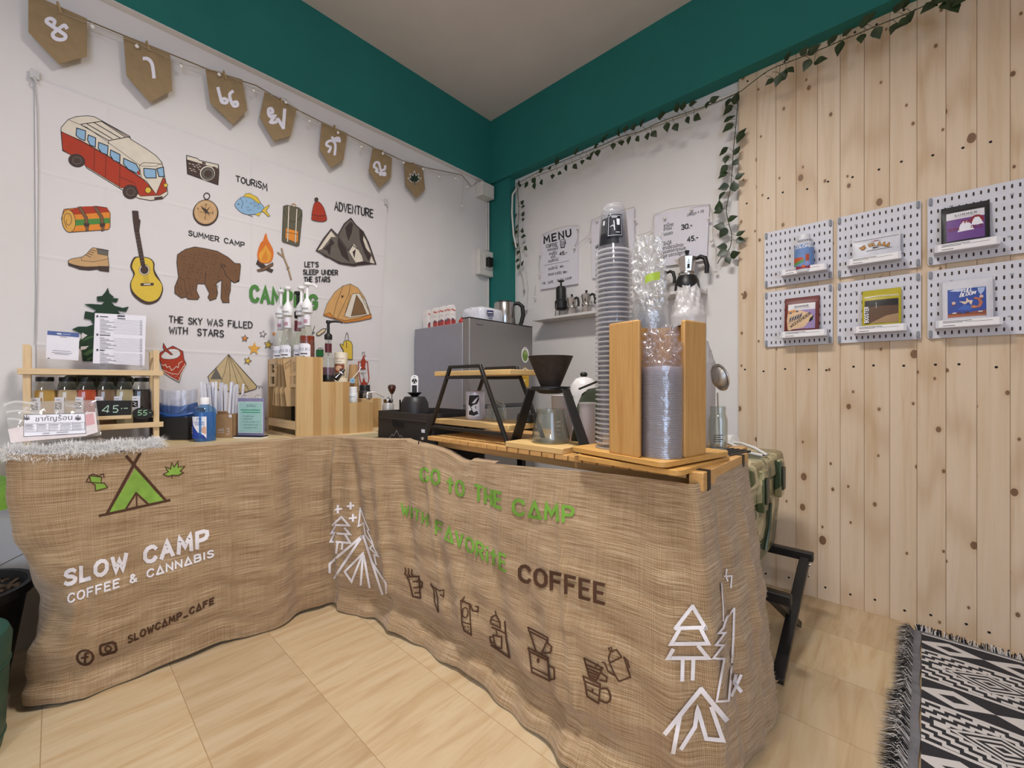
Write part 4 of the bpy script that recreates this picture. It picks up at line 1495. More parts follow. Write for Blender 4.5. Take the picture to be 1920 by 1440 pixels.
d.stroke([(1390, 905), (1352, 1115)], 26, WHP)
d.stroke([(1515, 735), (1660, 920)], 30, WHP)
d.stroke([(1575, 845), (1640, 1040), (1545, 1030), (1495, 850), (1480, 960), (1400, 1090)], 25, WHP)
d.stroke([(1705, 255), (1660, 310), (1640, 370), (1615, 400), (1650, 400), (1600, 470), (1640, 475), (1585, 550), (1645, 555), (1605, 808), (1672, 805), (1690, 600), (1700, 430), (1705, 255)], 13, WHP)
d.stroke([(1660, 20), (1655, 60), (1665, 90)], 9, WHP)
d.stroke([(1645, 62), (1690, 60), (1685, 130)], 9, WHP)
d.stroke([(1628, 100), (1638, 230), (1640, 330)], 7, WHP)
d.stroke([(1715, 655), (1705, 700), (1745, 750)], 22, WHP)
d.stroke([(1745, 655), (1690, 775)], 18, WHP)
allp = [p for pts, f_, m_, l_ in batch for p in pts]
U_, V_ = to_uv(allp)
k = 0
for pts, f_, m_, l_ in batch:
    n_ = len(pts)
    bt.add(burlap(U_[k:k + n_], V_[k:k + n_], l_ * np.ones(n_)), f_, m_)
    k += n_
bo = bt.build('burlap_cloth', fix=False)
uvl = bo.data.uv_layers.new(name='cloth')
co = np.zeros(len(bo.data.vertices) * 3)
bo.data.vertices.foreach_get('co', co)
co = co.reshape(-1, 3)
vuv = np.zeros((len(co), 2))
vuv[:NU * NV, 0] = uu.ravel()
vuv[:NU * NV, 1] = vv.ravel() * .66
vuv[NU * NV:NU * NV + 360, 0] = np.tile(u1, 3)
vuv[NU * NV:NU * NV + 360, 1] = np.repeat([0, -.014, -.03], 120)
li = np.zeros(len(bo.data.loops), dtype=np.int32)
bo.data.loops.foreach_get('vertex_index', li)
uvl.data.foreach_set('uv', vuv[li].ravel())
tag(bo, 'tan burlap cloth painted with coffee slogan, hung around both tables to the floor', 'tablecloth')
# ---------------------------------------------------------------- counter table along the left wall and what stands on it
PINE = wood('pale_pine', '#dcc095', '#c7a475', 1, 1.0)
PINEV = wood('pale_pine_upright', '#dcc095', '#c7a475', 2, 1.0)
PINEX = wood('pale_pine_cross', '#dcc095', '#c7a475', 0, 1.0)
TOPW = wood('counter_laminate', '#d9c49a', '#c8ae80', 1, 1.0, 0.35)
ACAC = wood('acacia_strips', '#c6a06c', '#a67d4a', 2, 0.7, 0.45, strips=0.03)
CZ = 0.657
t_ = thing('counter_table', 'long pale wood counter table behind the left half of the burlap', 'table', (0.235, -1.45, 0))
b = MB()
b.box2((-0.228, -0.715, CZ - 0.022), (0.215, 0.725, CZ), TOPW)
b.build('tabletop', t_, bevel=0.002)
for sx_ in (-0.18, 0.13):
    for sy_ in (-0.60, 0.66):
        b = MB()
        b.box2((sx_ - 0.018, sy_ - 0.018, 0), (sx_ + 0.018, sy_ + 0.018, CZ - 0.022), DKMETAL)
        b.build('leg', t_)

# --- pine rack with bottles
XF, XB = 0.165, 0.075
t_ = thing('bottle_rack', 'two-tier pine slat rack holding the row of small drink bottles', 'rack', (0.12, -2.005, CZ))
for y in (-0.150, 0.150):
    for x in (XF - 0.12, XB - 0.12):
        b = MB()
        b.box2((x - 0.008, y - 0.008, 0), (x + 0.008, y + 0.008, 0.325), PINEV)
        b.build('post', t_, bevel=0.001)
for z in (0.055, 0.235):
    b = MB()
    for x in (XF - 0.108, XB - 0.132):
        b.box2((x - 0.005, -0.168, z), (x + 0.005, 0.168, z + 0.018), PINE)
    for k in range(7):
        y = -0.13 + k * 0.0433
        b.box2((XB - 0.127, y - 0.013, z + 0.004), (XF - 0.113, y + 0.013, z + 0.012), PINEX)
    b.build('shelf', t_, bevel=0.001)
for y in (-0.150, 0.150):
    b = MB()
    b.cyl((XB - 0.12, y, 0.3), (XF - 0.12, y, 0.3), 0.003, PINE, 8)
    b.build('dowel', t_)
GLASS = film('clear_bottle', '#f6f8f4', 0.04, 0.03, gloss=0.8, edge=.5)
LIQ = {}


def liquid(c):
    return P(c, 0.1, coat=0.6, trans=0.25)


def drink_bottle(loc, c, label):
    t_ = thing('drink_bottle', label, 'bottle', loc, 0, 'drink bottles in the rack')
    b = MB()
    b.lathe([(0.001, 0), (0.025, 0.001), (0.027, 0.006), (0.027, 0.108), (0.024, 0.122), (0.0185, 0.136), (0.0175, 0.15)], GLASS, 24, sq=0.3)
    b.build('glass', t_)
    b = MB()
    b.lathe([(0.001, 0.002), (0.0245, 0.003), (0.026, 0.008), (0.026, 0.108), (0.0235, 0.119), (0.001, 0.12)], liquid(c), 24, sq=0.3)
    b.build('drink', t_)
    b = MB()
    b.lathe([(0.0, 0.146), (0.020, 0.146), (0.0203, 0.158), (0.019, 0.160), (0.0, 0.160)], BLACK, 22)
    b.build('cap', t_)
    b = MB()
    fn = plane_fn((0.0224, 0, 0), (0, 1, 0), (0, 0, 1), (1, 0, 0))
    fn2 = plane_fn((0, -0.0224, 0), (1, 0, 0), (0, 0, 1), (0, -1, 0))
    a = math.radians(-38)
    ca, sa = math.cos(a), math.sin(a)
    fn3 = plane_fn((0.0336 * ca, 0.0336 * sa, 0), (-sa, ca, 0), (0, 0, 1), (ca, sa, 0))
    d = Draw(b, fn3)
    d.fill([(-0.016, 0.03), (0.016, 0.03), (0.016, 0.096), (-0.016, 0.096)], PAPER)
    d.fill([(-0.009, 0.058), (0.009, 0.058), (0.009, 0.08), (-0.009, 0.08)], INK)
    d.stroke([(-0.005, 0.076), (0.004, 0.071), (-0.004, 0.067), (0.005, 0.062)], 0.0022, PAPER)
    d.stroke([(-0.005, 0.088), (0.005, 0.088)], 0.0018, P('#777377', 0.7))
    d.fill(circ(-0.003, 0.037, 0.0022, n=8), P('#7a2a22', 0.7))
    d.fill(circ(0.003, 0.0365, 0.0022, n=8), INK)
    b.build('label_sticker', t_, fix=False, smooth=False)
    return t_


for px_, c, lb in ((84, '#d9a94e', 'golden drink bottle, first from the left in the pine rack'), (127, '#d9b88c', 'tan drink bottle, second from the left in the pine rack'), (162.5, '#d8480a', 'bright orange-red drink bottle in the middle of the pine rack'),
                   (199, '#8d6a4b', 'brownish drink bottle right behind the 45 price card'), (233, '#c9b48c', 'pale straw drink bottle between the 45 card and the darkest bottle'), (266, '#25100c', 'darkest, nearly black drink bottle at the right end of the rack')):
    p = at_x(px_, 740, 0.12)
    drink_bottle((0.12, p[1], CZ + 0.068), c, lb)


def upright_sheet(name, label, cat, corners, x_, thick, m_, art=None, lean=0.10, group=None):
    """card or sheet standing on the rack: corners TL, TR, BR, BL in pixels, on the plane x = x_"""
    c3 = [at_x(p[0], p[1], x_) for p in corners]
    base = (c3[2] + c3[3]) / 2
    L = [(p - base) for p in c3]
    b = MB()
    b.prism([(p[1], p[2]) for p in L], 0, -thick, 0, m_)
    if art:
        d = Draw(b, lambda X, Y, l: tuple(at_x(X, Y, x_) - base + np.array([l, 0, 0])))
        art(d)
    o = b.build(name, loc=base, fix=False, smooth=False)
    return tag(o, label, cat, group)


def menu_art(d):
    d.frame(0, 560, 4)
    G = P('#55525c', 0.8)
    d.fill([(880, 122), (938, 126), (936, 138), (880, 136)], G)
    d.stroke([(882, 148), (938, 152)], 7, G)
    d.stroke([(890, 112), (930, 114)], 3, G)
    for r, (y0, n) in enumerate(((152, 10), (290, 9), (404, 9))):
        d.fill(circ(730, y0 - 20, 9, 9, 8), G)
        d.stroke([(750, y0 - 18), (750 + (58, 75, 28)[r], y0 - 15)], 7, G)
        for k in range(n):
            y = y0 + k * 11.5
            d.stroke([(750, y), (750 + 30 + (k * 37) % 95, y + 4)], 2.6, G)
            d.stroke([(850, y + 6), (1062, y + 16)], 1.3, P('#9b98a5', 0.8))
            d.stroke([(1050, y + 15), (1066, y + 16)], 3, G)


def card_art(d):
    d.frame(0, 560, 4)
    B_ = P('#51659c', 0.6)
    G = P('#6d6a74', 0.8)
    d.fill([(356, 240), (594, 258), (592, 290), (354, 270)], B_)
    d.stroke([(430, 262), (458, 265)], 9, PAPER)
    d.stroke([(470, 266), (528, 270)], 5, P('#a9b3cf', 0.7))
    d.stroke([(450, 286), (500, 290)], 3, G)
    for y, a, c in ((388, 395, 530), (402, 388, 540), (412, 410, 515)):
        d.stroke([(a, y), (c, y + 9)], 2.5, G)
    d.stroke([(358, 445), (372, 446)], 4, INK)


upright_sheet('menu_sheet', 'white printed price list sheet standing on the pine rack', 'menu', [(178, 587), (274, 592), (271, 685), (174, 681)], 0.135, 0.003, PAPER, menu_art)
upright_sheet('payment_card', 'small white payment card with blue header standing on the pine rack', 'card', [(88, 620), (149, 626), (147, 676), (86, 672)], 0.12, 0.003, PAPER, card_art)


def p45(d):
    CH = P('#b9d3bf', 0.9)
    d.frame(0, 600, 6)
    d.stroke([(1215, 962), (1150, 1020), (1225, 1028)], 10, CH)
    d.stroke([(1222, 965), (1205, 1040)], 10, CH)
    d.stroke([(1330, 962), (1280, 965), (1275, 998), (1310, 995), (1328, 1015), (1310, 1038), (1272, 1036)], 10, CH)
    d.fill(circ(1368, 996, 7, 7, 8), CH)
    d.stroke([(1395, 994), (1435, 992)], 8, CH)


def p55(d):
    CH = P('#9ec9a6', 0.9)
    d.frame(0, 600, 6)
    for x0 in (1555, 1615):
        d.stroke([(x0 + 40, 1015), (x0 + 5, 1018), (x0, 1042), (x0 + 28, 1042), (x0 + 38, 1055), (x0 + 22, 1070), (x0 - 4, 1068)], 8, CH)
    d.stroke([(1680, 1042), (1700, 1042)], 6, CH)


o = upright_sheet('price_card', 'black chalk price card reading 45 clipped to the rack rail', 'price tag', [(180, 751), (247, 751), (246, 780), (182, 781)], 0.19, 0.004, BLACK, p45, group='chalk price tags')
o = upright_sheet('price_card', 'oval black chalk price tag reading 55 under the darkest bottle', 'price tag', circ(268, 775, 20, 11, 24), 0.188, 0.004, BLACK, p55, group='chalk price tags')
b = MB()
p0, p1 = at_x(178, 784, 0.182), at_x(246, 782, 0.182)
b.box2((-0.009, p0[1], -0.006), (0.009, p1[1], 0.006), PINE)
tag(b.build('card_holder', loc=(0.183, 0, p0[2]), bevel=0.001), 'small pine strip holding the 45 price card', 'card holder')

# --- clear pouch with printed label, leaning in front of the rack
BAG = film('glossy_clear_pouch', '#ffffff', 0.22, 0.06, bump=0.8, bscale=14, gloss=2.2)
t_ = thing('clear_pouch', 'large crinkled clear plastic pouch with white printed label', 'pouch', at_x(100, 838, 0.30))
base = np.array(t_.location)


def xl(py):
    return 0.30 - 0.07 * (838 - py) / 90


def bag_pt(X, Y, l=0.0, off=0.0):
    return tuple(at_x(X, Y, xl(Y) + off + l) - base)


def bag_sheet(s):
    def f(u, v):
        X0, X1 = 5 + 20 * v, 180 + 10 * v
        Y0, Y1 = 754 - 4 * u, 838 - 22 * u
        X, Y = X0 + (X1 - X0) * u, Y0 + (Y1 - Y0) * v
        e = min(u, 1 - u, v, 1 - v)
        o_ = s * 0.012 * min(1, e * 7) + 0.0025 * math.sin(17 * u + 6 * v) + 0.002 * math.sin(11 * v - 23 * u)
        return bag_pt(X, Y, 0, o_)
    return f


b = MB()
b.grid(bag_sheet(1), 40, 26, BAG)
b.grid(bag_sheet(-1), 20, 14, BAG)
b.build('film', t_, angle=80)
b = MB()
d = Draw(b, lambda X, Y, l: bag_pt(X, Y, l, 0.019), sub=5, step=.00015)
d.frame(0, 560, 4)
G = P('#4f4c50', 0.8)
PK = P('#cf9d9f', 0.7)
d.fill([(60, 980), (660, 850), (715, 850), (735, 1000), (640, 1030), (80, 1080)], P('#dccfce', 0.7))
d.fill([(640, 870), (700, 858), (712, 940), (645, 955)], PK)
d.fill([(180, 870), (635, 860), (645, 1010), (178, 1035)], PAPER, G, 4)
d.type('ชากัญร้อน', (262, 922), (58, -3), (0, -52), G, fit=280)
for cx in (200, 585):
    for a in (-1.3, -.7, 0, .7, 1.3):
        L = 30 - abs(a) * 6
        d.stroke([(cx, 908), (cx + L * math.sin(a), 906 - L * math.cos(a))], 7, G)
for k in range(6):
    x0 = 190 + k * 89
    d.stroke([(x0, 938 - k * 2), (x0, 995 - k * 3)], 2, G)
d.stroke([(190, 938), (635, 926)], 2, G)
d.stroke([(190, 998), (638, 980)], 2, G)
for k in range(5):
    for j in range(4):
        x0 = 197 + k * 89
        d.stroke([(x0, 948 + j * 11 - k * 2), (x0 + 48 + (k * 7 + j * 13) % 24, 947 + j * 11 - k * 2)], 3 if j else 5, P('#8a878c', 0.8))
d.stroke([(320, 1010), (370, 1008)], 4, G)
d.stroke([(425, 1004), (510, 1000)], 4, G)
b.build('label_insert', t_, fix=False, smooth=False)
b = MB()
d = Draw(b, lambda X, Y, l: bag_pt(X, Y, l, 0.017))
d.frame(0, 560, 4)
# whitish film streaks that paint the glare on the pouch's left side
for st in ([(30, 800), (120, 770), (260, 790)], [(50, 850), (150, 840), (300, 870)], [(60, 900), (140, 905), (210, 930)]):
    d.stroke(st, 14, film('pouch_glare', '#ffffff', 0.75, 0.05, gloss=3), sm=4)
b.build('glare_streak', t_, fix=False)

# --- fluffy white fur mat over the counter's end
random.seed(11)
def m_fur():
    t = NT('soft_white_fur')
    a, c, m_ = t.n('BsdfDiffuse'), t.n('BsdfTranslucent'), t.n('MixShader', i_0=.3)
    n_ = t.ramp(t.noise(t.coords(), 60, 2), [(.3, '#f4f2f0'), (.7, '#fdfcfb')])
    for q, k in ((a, 1), (c, 2)):
        t.l(n_, q.inputs['Color'])
        t.l(q.outputs[0], m_.inputs[k])
    t.l(m_.outputs[0], t.out.inputs[0])
    return t.m


FUR = m_fur()
b = MB()


def fur_base(u, v):
    y = -2.185 + 0.315 * u
    x = 0.27 + 0.198 * v - .03 * max(0, u - .7) / .3 * v
    return (x, y, CZ + 0.008 + 0.024 * math.exp(-((v - .75) / .22) ** 2) * (1 - .45 * u) + 0.004 * math.sin(21 * u))


b.grid(fur_base, 20, 8, FUR)
fo = MB()
for i in range(13000):
    u, v = random.random(), random.random() ** 0.7
    p = Vector(fur_base(u, v))
    L = random.uniform(0.014, 0.03) * (1.2 if v > .7 else 1)
    dr = Vector((random.uniform(-0.5, 1.0), random.uniform(-.9, .9), random.uniform(0.25, 0.9) - (0.45 if v > .85 else 0))).normalized()
    w_ = Vector((-dr.y, dr.x, 0)).normalized() * random.uniform(.0004, .0009)
    q = p + dr * L * .6 + Vector((0, 0, 0.002))
    e = p + dr * L + Vector((0.003, 0, -0.004))
    fo.add([p - w_, p + w_, q + w_ * .7, q - w_ * .7, e], [(0, 1, 2, 3), (3, 2, 4)], FUR)
t_ = thing('fur_mat', 'fluffy white fur mat lying over the left end of the counter', 'mat', (0, 0, 0))
b.build('hide', t_)
fo.build('fur', t_, fix=False, smooth=False)
FOIL = P('#b9b6b4', 0.22, 0.9)
for k, (px_, py_, rz_, lb) in enumerate(((170, 826, .5, 'crumpled silver foil sachet on the fur mat nearest the pouch'), (215, 826, -.2, 'silver foil sachet on the fur mat nearest the pine rack foot'))):
    p = at_z(px_, py_, CZ + 0.03)
    b = MB()
    b.grid(lambda u, v: ((u - .5) * 0.05, (v - .5) * 0.085, 0.008 * math.sin(PI * u) * math.sin(PI * v) + .003 * math.sin(19 * u + 13 * v)), 12, 14, FOIL)
    b.grid(lambda u, v: ((u - .5) * 0.05, (v - .5) * 0.085, -0.003 * math.sin(PI * u) * math.sin(PI * v)), 12, 14, FOIL)
    tag(b.build('foil_sachet', loc=(0.335 + .02 * k, -2.03 + 0.075 * k, CZ + 0.03), rot=(0.15, 0.2, rz_)), lb, 'sachet', 'foil sachets')

# --- black box of straw packs
t_ = thing('supply_box', 'black open box holding a blue bag of wrapped straws', 'box', (0.115, -1.785, CZ), _th + 0.05)
b = MB()
BX, BY, BH = 0.068, 0.045, 0.085
BK = P('#211f20', 0.6)
b.box2((-BX, -BY, 0), (BX, BY, 0.003), BK)
for a, c in (((-BX, -BY), (BX, -BY + .003)), ((-BX, BY - .003), (BX, BY)), ((-BX, -BY), (-BX + .003, BY)), ((BX - .003, -BY), (BX, BY))):
    h = BH + 0.03 * (a[1] > 0)
    b.box2((a[0], a[1], 0), (c[0], c[1], h), BK)
b.build('body', t_, bevel=0.001)
b = MB()
b.box2((-BX - .006, -BY - .004, 0), (BX + .004, BY, 0.0025), P('#b59c6b', 0.6))
b.build('base_board', t_)
STRAWM = P('#e4e3ea', 0.7, var=0.03)


def straw_bundle(n, w_, d_, z0, h, cx=0, cy=0):
    b = MB()
    for i in range(n):
        x = cx - w_ / 2 + w_ * (i + .5) / n
        y = cy + random.uniform(-d_, d_) / 2
        a = random.uniform(-.04, .04)
        b.box((x, y, z0 + h / 2), (w_ / n * .9, 0.004, h + random.uniform(-.008, .008)), STRAWM, (0, a, random.uniform(-.4, .4)))
    return b


t2 = thing('straw_bag', 'blue and clear plastic bag stuffed with white straws in the black box', 'bag', (0.115, -1.785, CZ + 0.004), _th + 0.05)
straw_bundle(12, 0.112, 0.05, 0, 0.176).build('straws', t2, smooth=False)
BLUEF = film('blue_film', '#6f8fc4', 0.45, 0.08, bump=.6, bscale=40, gloss=.8)
CLRF = film('clear_film', '#f2f4fa', 0.28, 0.08, bump=.9, bscale=45, gloss=1.0)
b = MB()


def wrap(z0, z1, rx, ry, am):
    return lambda u, v: ((rx + am * math.sin(9 * u * 2 * PI + 7 * v)) * math.cos(2 * PI * u), (ry + am * math.sin(5 * u * 2 * PI - 9 * v)) * math.sin(2 * PI * u), z0 + (z1 - z0) * v + .006 * math.sin(2 * PI * u * 2 + 1))


b.grid(wrap(0.075, 0.128, 0.0645, 0.041, .002), 60, 10, BLUEF, wrap=True)
b.grid(wrap(0.125, 0.180, 0.0630, 0.040, .002), 60, 10, CLRF, wrap=True)
b.build('film', t2)
b = MB()
b.tube([(0.066 * math.cos(a), 0.0425 * math.sin(a), 0.092 + 0.006 * math.sin(2 * a + 1)) for a in [i * PI / 16 for i in range(32)]], 0.006, P('#27508c', 0.4), 8, True)
b.build('blue_band', t2)

# --- blue hand sanitiser
t_ = thing('sanitizer_bottle', 'blue liquid hand sanitiser bottle with white cap and label', 'bottle', (0.24, -1.728, CZ), 0.2)
BLQ = P('#2a8fd0', 0.1, trans=0.35, coat=0.8)
b = MB()
b.lathe([(0.001, 0), (0.029, 0.001), (0.031, 0.006), (0.031, 0.105), (0.001, 0.105)], BLQ, 30, sq=.35)
b.build('liquid', t_)
b = MB()
b.lathe([(0.0315, 0.0), (0.0318, 0.006), (0.0318, 0.112), (0.027, 0.122), (0.014, 0.129), (0.012, 0.138)], film('clear_blue', '#b9dcf5', 0.12, 0.04, gloss=.8), 30, sq=.35)
b.build('shell', t_)
b = MB()
b.lathe([(0, 0.132), (0.0145, 0.132), (0.0145, 0.154), (0.0125, 0.157), (0, 0.157)], WHITE, 24)
b.build('cap', t_)
b = MB()
rr = 0.0345
fn = cyl_fn(0, 0, rr, math.radians(-47) - 0.2, 0)
d = Draw(b, lambda x, y, l: ((rr + l) * (1 - 0.06 * math.cos(4 * (x / rr + math.radians(-47) - .2 - PI / 4)) + .03) * math.cos(math.radians(-47) - .2 + x / rr), (rr + l) * (1 - 0.06 * math.cos(4 * (x / rr + math.radians(-47) - .2 - PI / 4)) + .03) * math.sin(math.radians(-47) - .2 + x / rr), y), sub=0.003, step=.00005)
DB = P('#1d3f9c', 0.5)
d.fill([(-0.026, 0.012), (0.026, 0.012), (0.026, 0.09), (-0.026, 0.09)], PAPER)
d.fill([(-0.026, 0.012), (0.026, 0.012), (0.018, 0.024), (0.0, 0.034), (-0.016, 0.06), (-0.022, 0.088), (-0.026, 0.09)], DB)
d.fill([(0.008, 0.045), (0.02, 0.058), (0.025, 0.05), (0.025, 0.026), (0.012, 0.034)], P('#d9a98f', 0.6))
d.text('Z3A', (-0.004, 0.078), (0.007, 0), (0, 0.007), 0.0012, DB)
for k, y in enumerate((0.071, 0.066, 0.061)):
    d.stroke([(-0.01 + .002 * k, y), (0.02, y)], 0.0018, P('#4560a8', 0.6))
for y in (0.02, 0.029, 0.038):
    d.fill(circ(-0.021, y + .012, 0.0026, n=10), PAPER)
b.build('label_sticker', t_, fix=False)

# --- brown carton with wrapped straws
t_ = thing('straw_carton', 'open brown cardboard carton printed with 3, holding straws', 'box', (0.145, -1.645, CZ), _th)
KB = P('#a98660', 0.8)
b = MB()
X_, Y_, H_ = 0.058, 0.038, 0.092
b.box2((-X_, -Y_, 0), (X_, Y_, 0.002), KB)
for a, c in (((-X_, -Y_), (X_, -Y_ + .002)), ((-X_, Y_ - .002), (X_, Y_)), ((-X_, -Y_), (-X_ + .002, Y_)), ((X_ - .002, -Y_), (X_, Y_))):
    b.box2((a[0], a[1], 0), (c[0], c[1], H_), KB)
b.box((0.018, -Y_ + 0.0, H_ + .003), (0.034, 0.003, 0.016), KB, (0.5, 0, 0))
d = Draw(b, plane_fn((0, -Y_, 0), (1, 0, 0), (0, 0, 1), (0, -1, 0)))
d.text('3', (0.034, 0.012), (0.019, 0), (0, 0.024), 0.0014, PAPER)
d.text('LOTZ', (0.0, 0.026), (0.008, 0), (0, 0.007), 0.0013, PAPER)
d.stroke([(0.0, 0.02), (0.024, 0.02)], 0.0016, PAPER)
d.fill(circ(0.048, 0.083, 0.006, n=16), PAPER)
b.build('carton', t_, smooth=False)
random.seed(5)
sw = None
for i in range(27):
    u = i / 26
    loc = Vector((-0.056 + 0.108 * u, -0.010 + 0.016 * ((i * 7) % 3 - 1), 0.004))
    loc.rotate(Euler((0, 0, _th)))
    loc += Vector((0.145, -1.645, CZ))
    if sw is None:
        b = MB()
        b.box2((-0.0038, -0.0016, 0), (0.0038, 0.0016, 0.196), STRAWM)
        b.box2((-0.0042, -0.0006, 0.19), (0.0042, 0.0006, 0.208), STRAWM)
        sw = b.build('wrapped_straw', loc=loc, smooth=False)
        tag(sw, 'white paper-wrapped straw standing in the brown carton', 'straw', 'straws in the brown carton')
    else:
        c = sw.copy()
        COL.objects.link(c)
        c.location = loc
        sw_ = c
    (sw if i == 0 else sw_).rotation_euler = (random.uniform(-.05, .05), (u - .5) * .16 + random.uniform(-.03, .03), _th + random.uniform(-.4, .4))
    (sw if i == 0 else sw_).scale = (1, 1, random.uniform(.95, 1.02))

# --- acrylic notice stand
t_ = thing('notice_stand', 'small acrylic stand with teal printed warning notice', 'sign', (0.262, -1.585, CZ), _th - 0.12)
b = MB()
b.box2((-0.06, -0.02, 0), (0.056, 0.02, 0.004), WHITE)
b.box2((-0.06, -0.02, 0.004), (0.056, 0.02, 0.008), BLACK)
b.build('base', t_)
b = MB()
b.box2((-0.056, -0.002, 0.008), (0.054, 0.002, 0.152), P('#8683a6', 0.15, coat=0.5))
b.build('backing', t_, bevel=0.001)
b = MB()
d = Draw(b, plane_fn((0, -0.0022, 0), (1, 0, 0), (0, 0, 1), (0, -1, 0)))
TEALP, NAVY, LG = P('#9fc7c2', 0.5), P('#2a4a5a', 0.6), P('#3f9a78', 0.6)
d.fill([(-0.053, 0.018), (0.05, 0.018), (0.05, 0.138), (-0.053, 0.138)], P('#d7e4e6', 0.4))
d.fill([(-0.05, 0.02), (0.047, 0.02), (0.047, 0.136), (-0.05, 0.136)], TEALP)
d.type('คำเตือน', (-0.018, 0.118), (0.012, 0), (0, 0.014), NAVY, fit=0.036)
for y, x0, x1 in ((0.106, -.042, .038), (0.097, -.036, .038)):
    d.stroke([(x0, y), (x1, y)], 0.004, LG)
for k, (y, x1) in enumerate(((0.083, .012), (0.072, .006), (0.061, .034), (0.05, .03), (0.039, .028))):
    d.type('กลุ่มรสหวานน้อย'[:6 + k * 2], (-0.032, y - .003), (0.008, 0), (0, 0.008), NAVY, fit=x1 + .032)
b.build('printed_notice', t_, fix=False, smooth=False)
for x0 in (-0.03, 0.026):
    b = MB()
    b.tube([(x0 + 0.011 * math.cos(a), 0.0, 0.152 + 0.012 * math.sin(a)) for a in [PI * i / 10 for i in range(11)]], 0.0012, STEEL, 6)
    b.build('ring', t_)

# --- stepped syrup rack
t_ = thing('syrup_rack', 'stepped wooden rack of three levels holding syrups and cups', 'rack', (0.25, -1.315, CZ))
Y0, Y1, Y2, Y3 = -1.474 + 1.315, -1.374 + 1.315, -1.264 + 1.315, -1.157 + 1.315
Z1, Z2, Z3 = 0.127, 0.215, 0.312
step = [(Y0, 0), (Y3, 0), (Y3, Z1), (Y2, Z1), (Y2, Z2), (Y1, Z2), (Y1, Z3), (Y0, Z3)]
b = MB()
b.prism(step, 0, 0.145, 0.157, ACAC)
b.build('front_panel', t_, smooth=False)
b = MB()
b.prism(step, 0, -0.16, -0.148, ACAC)
b.build('back_panel', t_, smooth=False)
for (ya, yb, z) in ((Y0 + .012, Y1, Z3 - 0.038), (Y1, Y2, Z2 - .006), (Y2, Y3 - .006, Z1 - .006)):
    b = MB()
    b.box2((-0.148, ya, z - 0.008), (0.145, yb, z), PINEX)
    b.build('shelf', t_, smooth=False)
b = MB()
for z0, z1 in ((Z3 - 0.022, Z3), (Z3 - 0.075, Z3 - 0.058), (Z3 - .118, Z3 - .106), (0.03, 0.062), (0.0, 0.008)):
    b.box2((-0.148, Y0, z0), (0.145, Y0 + .01, z1), PINEX)
for x in (-0.14, -0.075, -0.012, 0.05, .11):
    b.box2((x - .008, Y0 + .001, Z3 - .11), (x + .008, Y0 + .009, Z3), PINEV)
b.build('lattice', t_, smooth=False)
b = MB()
b.box2((-0.148, Y3 - .006, 0), (0.145, Y3, Z1), ACAC)
b.build('end_panel', t_, smooth=False)
b = MB()
b.box2((-0.146, Y0 + .09, .008), (0.143, Y0 + .094, Z3 - .07), P('#2b211b', 0.8))  # dark sheet painting the shade inside the rack's open end
b.build('shade_sheet', t_, smooth=False)

# kraft carriers hung on the rack's left side
HOOKY = -1.474
hang = None
for i in range(7):
    lb = 'flat kraft cup carrier hanging foremost on the left of the syrup rack' if i == 0 else 'flat kraft cup carrier hung edge-on behind the foremost one on the syrup rack'
    b = MB()
    b.prism([(-0.013, 0), (0.013, 0), (0.014, -0.095), (0.02, -0.1), (0.022, -0.19), (-0.028, -0.183), (-0.026, -0.115), (-0.017, -0.105)], 1, -0.0008, 0.0008, P('#b3956b' if i % 2 == 0 else '#94764e', 0.85))  # every second carrier darker, painting the shadow between them
    if i == 0:
        d = Draw(b, plane_fn((0, -0.0006, 0), (1, 0, 0), (0, 0, 1), (0, -1, 0)))
        d.fill(circ(0, -0.032, 0.006, 0.007, 12), P('#3a2b1e', 0.8))
    xx = 0.235 if i == 0 else 0.262 + 0.014 * i
    o = b.build('kraft_carrier', loc=(xx, HOOKY - 0.008 - .001 * i, CZ + Z3 - .008), rot=(0.02, 0 if i == 0 else .05 - .035 * i, 0.35 if i == 0 else 1.15 + .05 * i), smooth=False)
    tag(o, lb, 'carrier', None if i == 0 else 'edge-on kraft carriers')
b = MB()
b.tube([(0.23, HOOKY - 0.002, CZ + Z3 - .012), (0.23, HOOKY - 0.018, CZ + Z3 - .026), (0.36, HOOKY - 0.018, CZ + Z3 - .026), (0.36, HOOKY - 0.001, CZ + Z3 - .012)], 0.0018, STEEL, 6)
tag(b.build('hanger_wire'), 'thin steel wire the kraft carriers hang from', 'wire')


